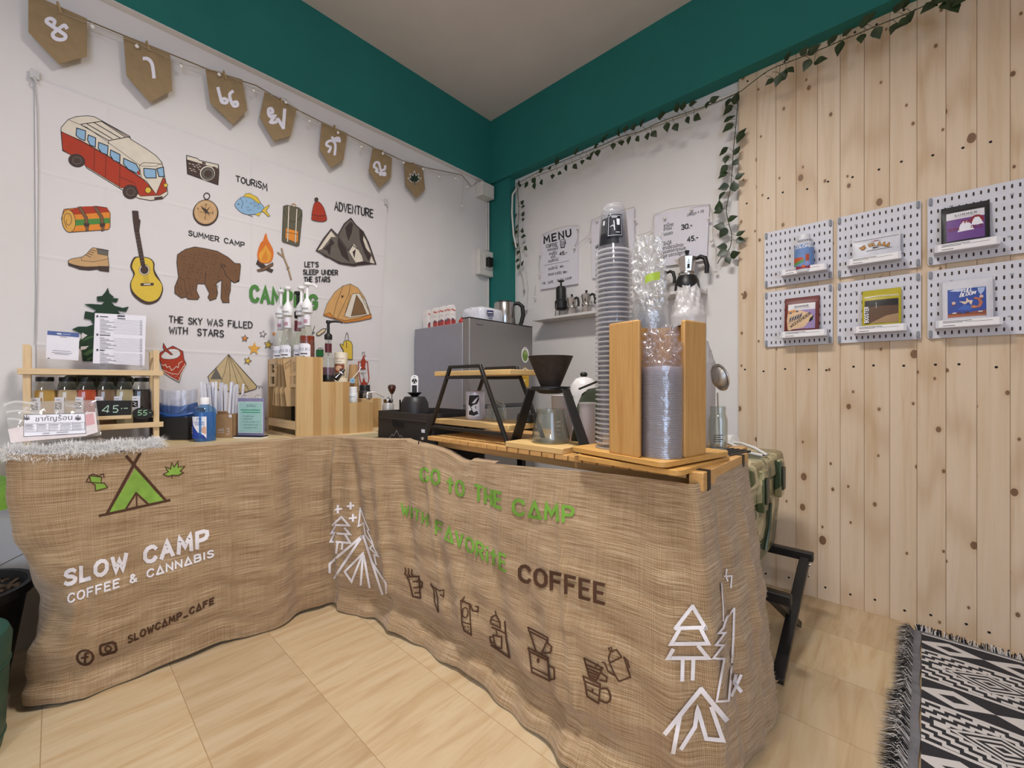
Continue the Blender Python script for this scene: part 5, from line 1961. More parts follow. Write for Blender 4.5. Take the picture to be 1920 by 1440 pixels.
# syrup bottles with pumps
def syrup_bottle(loc, label, liq, fillh, black=False, rz=0.0, nosleeve=False):
    t_ = thing('syrup_bottle', label, 'bottle', loc, rz, 'syrup bottles on the stepped rack')
    t_.scale = (1, 1, 1.1)
    b = MB()
    b.lathe([(0.001, 0), (0.026, 0.001), (0.0285, 0.006), (0.0285, 0.085), (0.026, 0.105), (0.0175, 0.135), (0.0135, 0.155), (0.0125, 0.195), (0.0125, 0.2)], GLASS, 28)
    b.build('glass', t_)
    b = MB()
    h = fillh
    b.lathe([(0.001, 0.003), (0.025, 0.004), (0.027, 0.009), (0.027, h), (0.001, h + .0005)], liquid(liq), 26)
    b.build('syrup', t_)
    a0 = math.radians(-50) - rz
    b = MB()
    d = Draw(b, cyl_fn(0, 0, 0.0287, a0, 0), sub=0.003, step=.00005)
    d.fill([(-0.026, 0.012), (0.026, 0.012), (0.026, 0.078), (0.018, 0.084), (-0.026, 0.084)], PAPER)
    d.type('MONIN', (-0.022, 0.057), (0.0155, 0), (0, 0.017), P('#23305c', 0.6), fit=0.044)
    d.stroke([(-0.012, 0.047), (0.014, 0.047)], 0.004, INK)
    d.fill(circ(0, 0.03, 0.012, 0.01, 12), P('#7f8f52', 0.6))
    b.build('label_sticker', t_, fix=False)
    b = MB()
    d = Draw(b, cyl_fn(0, 0, 0.0152, a0, 0), sub=0.003, step=.00005)
    NL = P('#6e2430', 0.5) if black else P('#e4dfe4', 0.5)
    b.lathe([(0.0140, 0.150), (0.0137, 0.19)], NL, 20)
    if not black:
        d.fill([(-0.008, 0.16), (0.008, 0.16), (0.008, 0.172), (-0.008, 0.172)], P('#b58a97', 0.6))
    b.build('neck_label', t_, fix=False)
    PM = BLACK if black else P('#ecebea', 0.35)
    b = MB()
    if black:
        b.lathe([(0, .2), (.0135, .2), (.0145, .204), (.0145, .226), (.009, .23), (.0085, .238), (.006, .24), (.006, .3), (.0, .3)], PM, 20)
    else:
        b.lathe([(0, .196), (.0195, .197), (.0205, .2), (.0205, .222), (.016, .234), (.009, .244), (.0055, .252), (.0048, .296), (0, .296)], PM, 22)
        d = Draw(b, cyl_fn(0, 0, 0.0207, a0, 0), sub=0.003, step=.00005)
        d.type('MONIN', (-0.014, 0.206), (0.009, 0), (0, 0.011), INK, fit=0.028)
    b.lathe([(0, .296), (.013, .297), (.0145, .301), (.0135, .307), (0, .308)], PM, 18)
    b.tube([(0.004, 0, .302), (0.024, 0.004, .3), (0.036, .006, .294), (0.039, .006, .288)], [.0042, .004, .0036, .0032], PM, 8)
    b.build('pump', t_)
    return t_


SZ = CZ + Z3 - 0.038
syrup_bottle((.35, -1.412, SZ), 'amber syrup bottle with white pump at the right front of the rack', '#8a3412', 0.112, rz=.55)
syrup_bottle((.215, -1.437, SZ), 'clear syrup bottle with white pump at the left front of the rack', '#c9c9bd', 0.03, rz=2.6)
syrup_bottle((.135, -1.437, SZ), 'clear syrup bottle with white pump at the far left back of the rack', '#cfcfc6', 0.05, rz=2.9)
syrup_bottle((.148, -1.372, SZ), 'syrup bottle with black pump and dark red neck label', '#4b5a26', 0.06, black=True, rz=2.2)
syrup_bottle((.265, -1.402, SZ), 'clear syrup bottle with white pump beside the amber syrup', '#d2d0c4', 0.045, rz=2.4)

# dark sauce bottle on the middle step
t_ = thing('sauce_bottle', 'clear bottle of dark syrup with long black pump on middle step', 'bottle', (0.345, -1.325, CZ + Z2 - .006), 0.9)
b = MB()
b.lathe([(0.001, 0), (0.024, 0.001), (0.026, 0.006), (0.026, 0.085), (0.022, 0.104), (0.014, 0.128), (0.0125, 0.14), (0.0125, .185)], GLASS, 28)
b.build('glass', t_)
b = MB()
b.lathe([(0.001, 0.003), (0.0235, 0.004), (0.0245, 0.008), (0.0245, 0.034), (0.001, 0.034)], liquid('#15100f'), 26)
b.build('syrup', t_)
b = MB()
b.lathe([(0.0252, 0.034), (0.0252, 0.066)], film('purple_stain', '#a97f92', 0.45, 0.05), 26)
b.build('residue', t_)
b = MB()
b.lathe([(0.0135, 0.128), (0.0135, 0.165)], P('#5c2028', 0.4), 22)
b.build('neck_label', t_)
b = MB()
b.lathe([(0, .182), (.0145, .182), (.0155, .186), (.0155, .2), (.011, .206), (.006, .209), (.0055, .25), (0, .25)], BLACK, 20)
b.lathe([(0, .248), (.009, .249), (.0095, .258), (.007, .262), (0, .262)], BLACK, 16)
b.tube([(0, 0, .256), (.025, 0, .258), (.05, 0, .256), (.054, 0, .25)], [.005, .0046, .004, .0034], BLACK, 8)
b.tube([(0, 0, .18), (0, 0, .02)], .003, P('#cfcfd2', .3), 8)
b.build('pump', t_)

# two stacked tins
for k, (lb) in enumerate(('cream and brown printed tin, lower of the two stacked on the rack', 'cream and brown printed tin, upper of the two stacked on the rack')):
    t_ = thing('drink_tin', lb, 'tin', (0.275, -1.238, CZ + Z1 - .006 + .112 * k), 0, 'stacked tins')
    b = MB()
    b.lathe([(0, 0), (.026, 0), (.0275, .003), (.0275, .109), (.026, .112), (0, .112)], P('#e3d3b4', .35), 28)
    b.build('can', t_)
    b = MB()
    d = Draw(b, cyl_fn(0, 0, .0277, math.radians(-45), 0), sub=.003, step=.00005)
    d.fill([(-.024, .022), (.024, .022), (.024, .06), (-.024, .06)], P('#8a4a30', .5))
    d.fill(circ(0, .042, .014, .012, 14), P('#e0b08c', .5))
    d.fill(circ(.012, .034, .009, .008, 12), P('#4c2a1c', .5))
    d.fill([(-.024, .01), (.024, .01), (.024, .02), (-.024, .02)], P('#6b6a5c', .5))
    d.fill([(-.026, .064), (.026, .064), (.026, .1), (.0, .106), (-.026, .1)], P('#efe6d0', .5))
    d.type('Falcon', (-.02, .08), (.012, 0), (0, .017), P('#a8481e', .5), fit=.042)
    d.stroke([(-.012, .072), (.012, .072)], .002, P('#7a4a30', .6))
    b.build('printed_label', t_, fix=False)

# kraft paper cups, upside down
KC = P('#b08c5f', .85)
kc = None
for i in range(11):
    loc = (0.27, -1.178, CZ + Z1 - .006 + .0085 * i)
    if kc is None:
        b = MB()
        b.lathe([(.0245, 0), (.0262, .0015), (.0245, .003), (.0175, .088), (.0165, .088), (.0, .086)], KC, 26)
        kc = b.build('paper_cup', loc=loc)
        tag(kc, 'upturned kraft paper cup in the stack on the lowest rack step', 'cup', 'kraft paper cups')
    else:
        c = kc.copy()
        COL.objects.link(c)
        c.location = loc
# small white jar, black scoop, whisk tag
t_ = thing('sweetener_jar', 'small white jar with white lid on the lowest step', 'jar', (0.365, -1.228, CZ + Z1))
b = MB()
b.lathe([(0, 0), (.018, 0), (.0195, .003), (.0195, .038), (.017, .042)], P('#dfe2e2', .35), 24)
d = Draw(b, cyl_fn(0, 0, .0197, math.radians(-45), 0))
d.fill([(-.016, .002), (.004, .002), (.004, .008), (-.016, .008)], P('#7fb54b', .5))
for k in range(5):
    d.stroke([(-.014 + k * .006, .022), (-.008 + k * .006, .027)], .0012, P('#7c8486', .6))
b.build('jar_body', t_, fix=False)
b = MB()
b.lathe([(0, .041), (.0178, .041), (.0178, .065), (.016, .067), (0, .067)], WHITE, 24)
b.build('lid', t_)
t_ = thing('black_scoop', 'glossy black cone scoop with white band leaning on middle step', 'scoop', (0.385, -1.30, CZ + Z2))
b = MB()
GB = P('#131213', .15, coat=.5)
b.cyl((0, -.012, .012), (.0, .026, .052), .013, GB, 18, .004)
b.build('cone', t_)
b = MB()
b.cyl((0, .009, .034), (0, .012, .0375), .0096, WHITE, 18, .009)
b.build('band', t_)
t_ = thing('stir_stick', 'white stick with round blue tag leaning on kraft cups', 'stick', (0.30, -1.205, CZ + Z1 + .09))
b = MB()
b.tube([(0, -.012, -.01), (.0, .042, .052)], .0016, WHITE, 6)
b.tube([(0, .04, .05), (.004, .046, .066), (-.004, .054, .06), (0, .042, .054)], .001, STEEL, 5)
b.build('stick', t_)
b = MB()
b.cyl((.004, .006, .004), (.0052, .006, .004), .012, P('#9cc3de', .5), 20)
d = Draw(b, plane_fn((.0053, .006, .004), (0, 1, 0), (0, 0, 1), (1, 0, 0)))
d.stroke([(-.006, .002), (.006, .002)], .002, P('#4f83b5', .6))
d.stroke([(-.004, -.003), (.005, -.003)], .002, P('#4f83b5', .6))
b.build('tag', t_, fix=False)

# wooden block with black jar, then the hand grinder
b = MB()
b.box2((-.07, -.045, 0), (.05, .055, .138), ACAC)
tag(b.build('wooden_block', loc=(.20, -1.08, CZ), bevel=.002), 'acacia wooden block standing beyond the lowest rack step', 'block')
t_ = thing('black_canister', 'round black canister with screw lid on the wooden block', 'canister', (.2, -1.085, CZ + .138))
b = MB()
b.lathe([(0, 0), (.032, 0), (.034, .004), (.033, .022), (.026, .036), (.024, .038), (0, .038)], BLACK, 28)
b.build('body', t_)
b = MB()
b.lathe([(0, .038), (.024, .038), (.0245, .06), (.022, .064), (0, .064)], P('#1d1b1b', .5), 24)
b.build('lid', t_)
b = MB()
b.lathe([(0, 0), (.02, 0), (.021, .018), (.016, .026), (.0165, .03), (0, .03)], P('#b9b2ab', .25, .8), 24)
tag(b.build('steel_jar', loc=(.235, -1.125 + .035, CZ + .138)), 'small steel jar beside the black canister', 'jar')
t_ = thing('hand_grinder', 'frosted hand coffee grinder with steel crank and brown knob', 'coffee grinder', (.352, -1.05, CZ))
b = MB()
b.lathe([(0, 0), (.03, 0), (.032, .004), (.030, .03), (.022, .05), (.022, .068), (.026, .08), (.026, .108), (.02, .12), (0, .12)], P('#c4bfb8', .3, .3), 28)
b.build('body', t_)
b = MB()
b.lathe([(0, .12), (.021, .12), (.022, .125), (.022, .136), (.006, .14), (.004, .146), (0, .146)], STEEL, 24)
b.build('top_ring', t_)
b = MB()
b.tube([(-.036, -.085, .168), (-.02, -.055, .168), (-.008, -.03, .15), (0, 0, .14)], .0028, P('#e4e2e0', .2, .7), 8)
b.tube([(0, 0, .139), (.012, .012, .139), (.012, .012, .16)], .0026, STEEL, 8)
ck_ = b.build('crank', t_)
b = MB()
b.lathe([(0, .158), (.006, .16), (.015, .176), (.0185, .19), (.016, .2), (.008, .204), (0, .204)], P('#4a2415', .3, coat=.5), 22, (.012, .012, 0))
b.build('knob', ck_)

# folding crate on a low stand, between the two tables
t_ = thing('low_stand', 'low dark stand hidden behind the burlap corner carrying the black crate', 'stand', (.63, -1.0, 0))
b = MB()
b.box2((-.2, -.15, .505), (.2, .15, .52), DKMETAL)
b.build('top', t_)
for sx_ in (-.18, .18):
    for sy_ in (-.13, .13):
        b = MB()
        b.box2((sx_ - .012, sy_ - .012, 0), (sx_ + .012, sy_ + .012, .505), DKMETAL)
        b.build('leg', t_)
t_ = thing('folding_crate', 'black folding crate with white mountain print between the tables', 'crate', (.628, -1.01, .52))
CR = P('#2c2725', .65)
b = MB()
for a, c in (((-.172, -.15), (.172, -.142)), ((-.172, .142), (.172, .15)), ((-.172, -.142), (-.164, .142)), ((.164, -.142), (.172, .142))):
    b.box2((a[0], a[1], 0), (c[0], c[1], .23), CR)
b.box2((-.163, -.141, 0), (.163, .141, .006), CR)
b.box2((-.174, -.153, .2), (.174, -.149, .203), P('#3b3532', .6))
b.build('body', t_, smooth=False, bevel=.0015)
b = MB()
d = Draw(b, plane_fn((0, -.1502, 0), (1, 0, 0), (0, 0, 1), (0, -1, 0)), lift0=.0008)
PR = P('#a9a5a6', .7)
hole_mb = MB()
dh = Draw(hole_mb, plane_fn((0, -.1502, 0), (1, 0, 0), (0, 0, 1), (0, -1, 0)), lift0=.0008)
hole = [(-.062, .19), (-.056, .197), (.018, .194), (.026, .186), (.024, .172), (.016, .166), (-.05, .168), (-.06, .176)]
dh.fill(hole, P('#0a0808', .9))
dh.stroke(hole, .003, P('#1a1716', .5), True)
hole_mb.build('handle_hole', t_, fix=False, smooth=False)
d.stroke([(-.085, .118), (-.06, .138), (-.05, .13), (-.028, .156), (-.006, .132), (.005, .138), (.03, .118)], .0022, PR)
d.type('ตกหมุดขาว', (-.088, .096), (.02, 0), (0, .024), PR, fit=.122)
ds = Draw(MB(), plane_fn((0, -.1502, 0), (1, 0, 0), (0, 0, 1), (0, -1, 0)), lift0=.0008)
ds.fill([(.142, .16), (.164, .16), (.164, .173), (.142, .173)], PAPER)
ds.mb.build('label_sticker', t_, fix=False, smooth=False)
b.build('print', t_, fix=False, smooth=False)
t_ = thing('knock_box', 'black tapered canister standing in the black crate', 'canister', (.535, -1.03, .527))
b = MB()
b.lathe([(0, 0), (.066, 0), (.068, .01), (.064, .2), (.058, .255), (.046, .277), (.042, .281), (0, .281)], P('#232022', .45), 32)
b.build('body', t_)
b = MB()
b.box2((-.035, -.055, .15), (-.03, -.05, .268), P('#101010', .3))
b.build('rib', t_)
t_ = thing('thermometer', 'white and black digital probe thermometer standing on black canister', 'thermometer', (.535, -1.03, .808), _th)
b = MB()
b.lathe([(0, 0), (.012, 0), (.03, .016), (.032, .018), (0, .02)], BLACK, 18)
b.build('holder', t_)
b = MB()
b.prism([(.016 * math.cos(a), (.078 if math.sin(a) >= 0 else .02) + .016 * math.sin(a)) for a in [2 * PI * i / 24 for i in range(24)]], 1, -.005, .005, WHITE)
b.build('case', t_, bevel=.001)
b = MB()
d = Draw(b, plane_fn((0, -.0052, 0), (1, 0, 0), (0, 0, 1), (0, -1, 0)))
d.fill([(-.011, .015), (.011, .015), (.011, .05), (-.011, .05)], P('#1d1c1e', .3))
d.fill(circ(0, .068, .0115, .011, 16), BLACK)
for q in ((0, .073), (-.005, .063), (.005, .063)):
    d.fill(circ(q[0], q[1], .0025, n=8), WHITE)
d.stroke(circ(0, .084, .006, .004, 10, 0.2, PI - .2), .0014, BLACK)
b.build('display', t_, fix=False, smooth=False)

# ---------------------------------------------------------------- fridge in the corner and what is on it
t_ = thing('fridge', 'grey one-door fridge standing in the corner beside the column', 'fridge', (.25, -.445, 0))
FG = P('#9a9aa4', .38, .55, var=.02)
FD = P('#8f8c8b', .33, .6, var=.02)
b = MB()
b.box2((-.215, -.245, .03), (.207, .245, 1.178), FG)
b.build('cabinet', t_, bevel=.004)
b = MB()
b.box2((.209, -.247, .752), (.262, .247, 1.196), FD)
dr_ = b.build('door', t_, bevel=.006)
b = MB()
b.box2((.209, -.247, .06), (.262, .247, .735), FD)
b.build('lower_door', t_, bevel=.006)
b = MB()
b.box2((.205, -.247, 1.1965), (.262, .247, 1.2), P('#4b4745', .4))
b.build('door_cap', t_)
b = MB()
d = Draw(b, plane_fn((.2625, 0, 0), (0, 1, 0), (0, 0, 1), (1, 0, 0)))
d.type('MITSUMI', (-.2, 1.163), (.011, 0), (0, .011), P('#2d2b2c', .4), fit=.045)
ex, ez = .178, 1.03
d.fill(circ(ex, ez, .033, .045, 28), WHITE)
d.fill(circ(ex, ez - .004, .024, .033, 24), P('#6f8d3f', .5))
d.fill(circ(ex + .002, ez + .012, .018, .012, 14), P('#93ab63', .5))
d.stroke([(ex - .014, ez + .036), (ex + .014, ez + .036)], .003, P('#8a8f87', .5))
ez = .905
d.fill([(ex - .032, ez - .06), (ex + .032, ez - .06), (ex + .032, ez + .02)] + circ(ex, ez + .02, .032, .034, 14, 0, PI) + [(ex - .032, ez + .02)], P('#d8ad2f', .5))
d.fill(circ(ex, ez + .02, .028, .03, 16, 0, PI), P('#e9e6e2', .5))
d.stroke(circ(ex, ez + .018, .02, .022, 14, 0, PI * .62), .007, P('#26364f', .5))
d.fill(circ(ex, ez + .016, .011, .012, 14), P('#c05a3f', .5))
d.fill(circ(ex, ez + .016, .005, .006, 10), WHITE)
d.stroke([(ex - .025, ez - .025), (ex, ez - .022)], .006, WHITE)
d.stroke([(ex - .025, ez - .006), (ex + .02, ez - .006)], .003, P('#a3532a', .5))
b.build('energy_sticker', dr_, fix=False, smooth=False)
# milk cartons
FT = 1.178


def milk_carton(loc, rz, label):
    t_ = thing('drink_carton', label, 'carton', loc, rz, 'drink cartons on the fridge')
    b = MB()
    CW = P('#e4ddd8', .5)
    b.box2((-.02, -.016, 0), (.02, .016, .1), CW)
    b.prism([(-.016, .1), (.016, .1), (0.002, .112), (-.002, .112)], 0, -.02, .02, CW)
    b.build('body', t_, smooth=False)
    b = MB()
    for fn, w_ in ((plane_fn((.0203, 0, 0), (0, 1, 0), (0, 0, 1), (1, 0, 0)), .015), (plane_fn((0, -.0163, 0), (1, 0, 0), (0, 0, 1), (0, -1, 0)), .019)):
        d = Draw(b, fn)
        d.fill([(-w_, .004), (w_, .004), (w_, .03), (0, .038), (-w_, .028)], P('#b03a33', .5))
        d.fill(circ(-w_ * .3, .03, w_ * .5, .009, 12), P('#5d4a5a', .5))
        d.stroke([(-w_ * .8, .086), (w_ * .8, .08)], .006, P('#c8503f', .5))
        d.stroke([(-w_ * .7, .06), (w_ * .5, .058)], .002, P('#b7a9a5', .5))
    b.build('print', t_, fix=False, smooth=False)
    return t_


mc = milk_carton((.255, -.648, FT), 0, 'white drink carton with red fruit print in the middle of the front three')
dup(mc, (.197, -.648, FT), 0, 'white drink carton with red fruit print, left of the front three')
dup(mc, (.313, -.648, FT), 0, 'white drink carton with red fruit print nearest the fridge door')
for i in range(4):
    dup(mc, (.062 + .036 * i, -.62 - .014 * (i % 2), FT), PI / 2, 'pale drink carton standing side-on in the row at the fridge back edge', 'side-on drink cartons')
b = MB()
b.sphere((0, 0, .018), .018, P('#b3302c', .4), 14, 9)
b.cyl((0, 0, .03), (0, 0, .042), .006, P('#8f2522', .5), 10)
tag(b.build('red_cap', loc=(.372, -.62, FT)), 'round red lid lying beside the cartons on the fridge', 'lid')
t_ = thing('napkin_pack', 'white plastic-wrapped pack with blue print on the fridge', 'pack', (.36, -.455, FT + .001), .06)


def pillow(cx, cy, cz, lx, ly, lz, q=.35, jit=0.0):
    def f(u, v):
        th, ph = 2 * PI * u, PI * (v - .5)
        sg = lambda c: math.copysign(abs(c) ** q, c)
        n_ = 1 + jit * math.sin(11 * th + 7 * ph) * math.cos(5 * ph)
        return (cx + lx * sg(math.cos(ph)) * sg(math.cos(th)) * n_, cy + ly * sg(math.cos(ph)) * sg(math.sin(th)) * n_, cz + lz * sg(math.sin(ph)) * n_)
    return f


b = MB()
b.grid(pillow(0, 0, .056, .082, .100, .054, .4, .02), 72, 30, P('#dcdce2', .25, coat=.4), wrap=True)
b.tube([(.0, -.1, .1), (.03, -.03, .112), (-.02, .02, .108), (.03, .1, .112)], .003, P('#e2e2e6', .3), 6)
b.build('wrapped_paper', t_, angle=70)
b = MB()
d = Draw(b, plane_fn((.0885, 0, 0), (0, 1, 0), (0, 0, 1), (1, 0, 0)))
NB = P('#2a3162', .5)
d.fill([(-.062, .062), (-.01, .066), (-.01, .088), (-.062, .084)], NB)
d.stroke([(-.055, .072), (-.018, .075)], .005, WHITE)
for k in range(3):
    d.stroke([(-.056 + .008 * k, .054 - .011 * k), (-.012 - .006 * k, .057 - .011 * k)], .004, NB)
b.build('printed_mark', t_, fix=False, smooth=False)
t_ = thing('electric_kettle', 'brushed steel electric kettle with black handle on the fridge', 'kettle', (.345, -.262, FT), .75)
b = MB()
b.lathe([(0, 0), (.066, 0), (.07, .006), (.062, .165), (.058, .172), (0, .175)], P('#b6b3b0', .22, 1.0), 40)
b.build('body', t_)
b = MB()
b.tube([(.055, 0, .168), (.085, 0, .17), (.108, 0, .15), (.112, 0, .1), (.1, 0, .05), (.072, 0, .015)], [.010, .012, .013, .013, .012, .009], BLACK, 12)
b.build('handle', t_)
b = MB()
b.lathe([(0, .172), (.05, .172), (.048, .18), (0, .184)], BLACK, 28)
b.build('lid', t_)
# ---------------------------------------------------------------- slat-top table on the right and what stands on it
OAK = wood('honey_slats', '#cd9f62', '#b17f42', 1, 1.0, 0.45)
OAKX = wood('honey_slats_cross', '#d2a468', '#b5844a', 0, 1.0, 0.45)
ASH = wood('light_board', '#dbb77c', '#c49a5c', 0, 0.8, 0.45)
ASHY = wood('light_board_length', '#dbb77c', '#c49a5c', 1, 0.8, 0.45)
TZ = 0.676
KS = 0.92
t_ = thing('slat_table', 'roll-top camping table of honey wood slats behind the right burlap', 'table', (1.31, -.97, 0))
b = MB()
for k in range(21):
    x = -.462 + k * .0438
    b.box2((x, -.22, TZ - .014), (x + .0388, .27, TZ), OAK)
b.build('slat_top', t_, bevel=.0015)
for y in (-.17, .22):
    b = MB()
    b.box2((-.45, y - .012, TZ - .04), (.45, y + .012, TZ - .0145), OAKX)
    b.build('rail', t_, bevel=.001)
b = MB()
b.box2((.46, -.222, TZ - .036), (.49, .125, TZ + .003), OAK)
er = b.build('end_bar', t_, bevel=.0015)
b = MB()
b.cyl((.475, -.2225, TZ - .016), (.475, -.2235, TZ - .016), .004, P('#b98b53', .6), 10)
b.build('peg', er)
for y in (-.19, .075):
    b = MB()
    b.box2((.4585, y - .009, TZ - .0375), (.4915, y + .009, TZ + .0045), BLACK)
    b.box2((.43, y - .009, TZ + .0005), (.461, y + .009, TZ + .003), BLACK)
    b.build('strap', t_)
b = MB()
b.cyl((-.47, -.235, TZ - .012), (-.47, -.235, TZ - .004), .006, STEEL, 10)
b.tube([(-.475, -.245, TZ - .002), (-.47, -.252, TZ - .02), (-.472, -.252, TZ - .05)], .002, BLACK, 6)
b.build('clip', t_)
for sx_ in (-.40, .40):
    for sy_ in (-.14, .22):
        b = MB()
        b.box2((sx_ - .013, sy_ - .013, 0), (sx_ + .013, sy_ + .013, TZ - .04), DKMETAL)
        b.build('leg', t_)

# --- two-tier A-frame rack
t_ = thing('cup_rack', 'black A-frame rack with two light wood shelves on slat table', 'rack', (1.0222, -1.0867, TZ))
t_.scale = (KS, KS, KS)
FR = P('#1a1715', .4)


def aframe(y, nm='frame'):
    b = MB()
    zt, zb, zm, zl = .27, .004, .236, .035
    w_ = .0125
    xo = lambda z: .082 + (.215 - .082) * (zt - z) / (zt - zb)
    for s_ in (-1, 1):
        b.bar((s_ * xo(zb), y, zb), (s_ * xo(zt), y, zt), .012, .013, FR, (0, 1, 0))
    for z in (zt - .003, zm - .008, zl):
        b.bar((-xo(z), y, z), (xo(z), y, z), .012, .013, FR, (0, 1, 0))
    b.build(nm, t_, bevel=.002)


aframe(-.085)
aframe(.105)
for z, x0, x1, y0, y1 in ((.235, -.235, .188, -.045, .125), (.043, -.232, .188, -.05, .13)):
    b = MB()
    b.box2((x0, y0, z), (x1, y1, z + .019), ASH)
    b.build('shelf_board', t_, bevel=.002)
t_ = thing('printed_can', 'white metal mug-like can with black graphic on rack shelf', 'can', (0.9439, -1.0452, TZ + .0575))
t_.scale = (KS, KS, KS)
b = MB()
b.lathe([(0, 0), (.036, 0), (.0385, .004), (.0385, .105), (.035, .112), (.031, .114), (0, .112)], P('#c3c3cf', .3, .3), 36)
b.build('body', t_)
b = MB()
a0 = math.atan2(-2.1 + 1.045, 2.1 - .944)
d = Draw(b, cyl_fn(0, 0, .0387, a0 - .15, 0), sub=.003, step=.00005)
d.fill([(-.026, .014), (.022, .014), (.022, .098), (-.026, .098)], P('#d9d8df', .5))
d.fill([(-.024, .06), (-.02, .096), (.02, .097), (.021, .08), (.012, .062), (-.002, .058), (-.012, .05)], INK)
d.fill([(-.008, .065), (.006, .082), (.018, .09), (.01, .076), (.004, .066)], P('#d9d8df', .5))
d.fill([(-.022, .02), (-.02, .034), (-.008, .04), (0, .03), (.012, .036), (.018, .024), (.0, .016)], INK)
d.stroke([(-.014, .05), (-.008, .042), (-.01, .034)], .003, INK)
d.stroke([(.006, .054), (.008, .044)], .003, INK)
b.build('print', t_, fix=False)
CG = film('clear_glass', '#f2f5f3', .03, .015, gloss=1.0, edge=.85)
t_ = thing('glass_cup', 'upturned double-wall glass cup with handle on rack shelf', 'cup', (1.0452, -1.0360, TZ + .0575), -.4)
t_.scale = (KS, KS, KS)
b = MB()
b.lathe([(.037, 0), (.0385, .02), (.036, .05), (.026, .072), (.012, .079), (.001, .08)], CG, 36)
b.lathe([(.034, .002), (.034, .03), (.026, .055), (.012, .064), (.001, .065)], CG, 30)
b.build('bowl', t_)
b = MB()
b.tube([(.037, 0, .012), (.06, 0, .018), (.066, 0, .045), (.055, 0, .07), (.028, 0, .072)], .0042, CG, 10)
b.build('handle', t_)
b = MB()
b.lathe([(0, 0), (.03, 0), (.034, .006), (.03, .03), (.022, .036), (0, .037)], BLACK, 24)
tag(b.build('black_dish', loc=(1.1696, -1.0222, TZ + .0575)), 'small upturned black dish on the rack shelf behind the dripper leg', 'dish').scale = (KS, KS, KS)

# --- dripper stand with server
t_ = thing('dripper_stand', 'black metal dripper stand on a pale wooden base board', 'coffee stand', (1.3400, -1.1189, TZ))
t_.scale = (KS, KS, KS)
b = MB()
b.box2((-.115, -.078, 0), (.112, .075, .018), ASH)
b.build('base_board', t_, bevel=.002)
ST = P('#171515', .5)
for s_ in (-1, 1):
    b = MB()
    n_ = (0, 0, 1)
    p = [(s_ * .118, 0, .004), (s_ * .062, 0, .188)]
    for q in range(1):
        x0, z0, x1, z1 = s_ * .142, 0.0, s_ * .066, .186
        pts = [(x0, -.026, z0), (x0, .026, z0), (x1, .02, z1), (x1, -.02, z1)]
        o_ = Vector((s_ * .004, 0, .002))
        v8 = [Vector(p_) for p_ in pts] + [Vector(p_) + o_ for p_ in pts]
        b.add(v8, [(0, 1, 2, 3), (4, 5, 6, 7), (0, 1, 5, 4), (1, 2, 6, 5), (2, 3, 7, 6), (3, 0, 4, 7)], ST)
    b.box2((s_ * .112, -.026, -.0), (s_ * .146, .026, .003), ST)
    b.box2((s_ * .035, -.02, .184), (s_ * .071, .02, .189), ST)
    b.build('leg', t_, bevel=.0015)
b = MB()
prof = [(.036, .184), (.06, .184), (.061, .188), (.06, .19), (.036, .19), (.036, .184)]
b.lathe(prof, ST, 36)
b.build('holder_ring', t_)
t_ = thing('dripper_cone', 'dark brown conical coffee dripper sitting in the stand ring', 'dripper', (1.3446, -1.1143, TZ + .175))
t_.scale = (KS, KS, KS)
b = MB()
DC = NT('speckled_dark_clay')
nz = DC.noise(DC.coords(), 60, 4, .7)
DC.l(DC.ramp(nz, [(.35, '#221a15'), (.6, '#2f251e'), (.75, '#4a3a2c')]), DC.b.inputs['Base Color'])
DC.b.inputs['Roughness'].default_value = .7
b.lathe([(.026, 0), (.03, .002), (.0705, .098), (.072, .101), (.0695, .1005), (.028, .004), (.024, .002)], DC.m, 48)
b.build('cone', t_)
b = MB()
b.lathe([(.024, -.018), (.036, -.016), (.058, -.0005), (.062, 0.0005), (.062, .005), (.026, .006), (.022, .0)], ST, 40)
b.build('collar', t_)
t_ = thing('coffee_server', 'clear glass coffee server with handle under the dripper', 'server', (1.3446, -1.1143, TZ + .0168), 2.75)
t_.scale = (KS, KS, KS)
b = MB()
b.lathe([(.001, .001), (.05, .001), (.06, .006), (.061, .016), (.055, .045), (.046, .085), (.044, .1), (.0465, .106), (.044, .105), (.0425, .1), (.0445, .085), (.0535, .045), (.059, .016), (.05, .005), (.001, .005)], CG, 44)
b.build('jug', t_)
b = MB()
b.tube([(.045, 0, .088), (.07, 0, .094), (.09, 0, .078), (.088, 0, .05), (.07, 0, .028), (.058, 0, .024)], .0045, CG, 10)
b.build('handle', t_)
b = MB()
d = Draw(b, cyl_fn(0, 0, .0525, 3.0, 0))
for k in range(4):
    d.stroke([(0, .03 + .013 * k), (.012, .03 + .013 * k)], .001, P('#c9cccf', .4))
b.build('measure_marks', t_, fix=False)
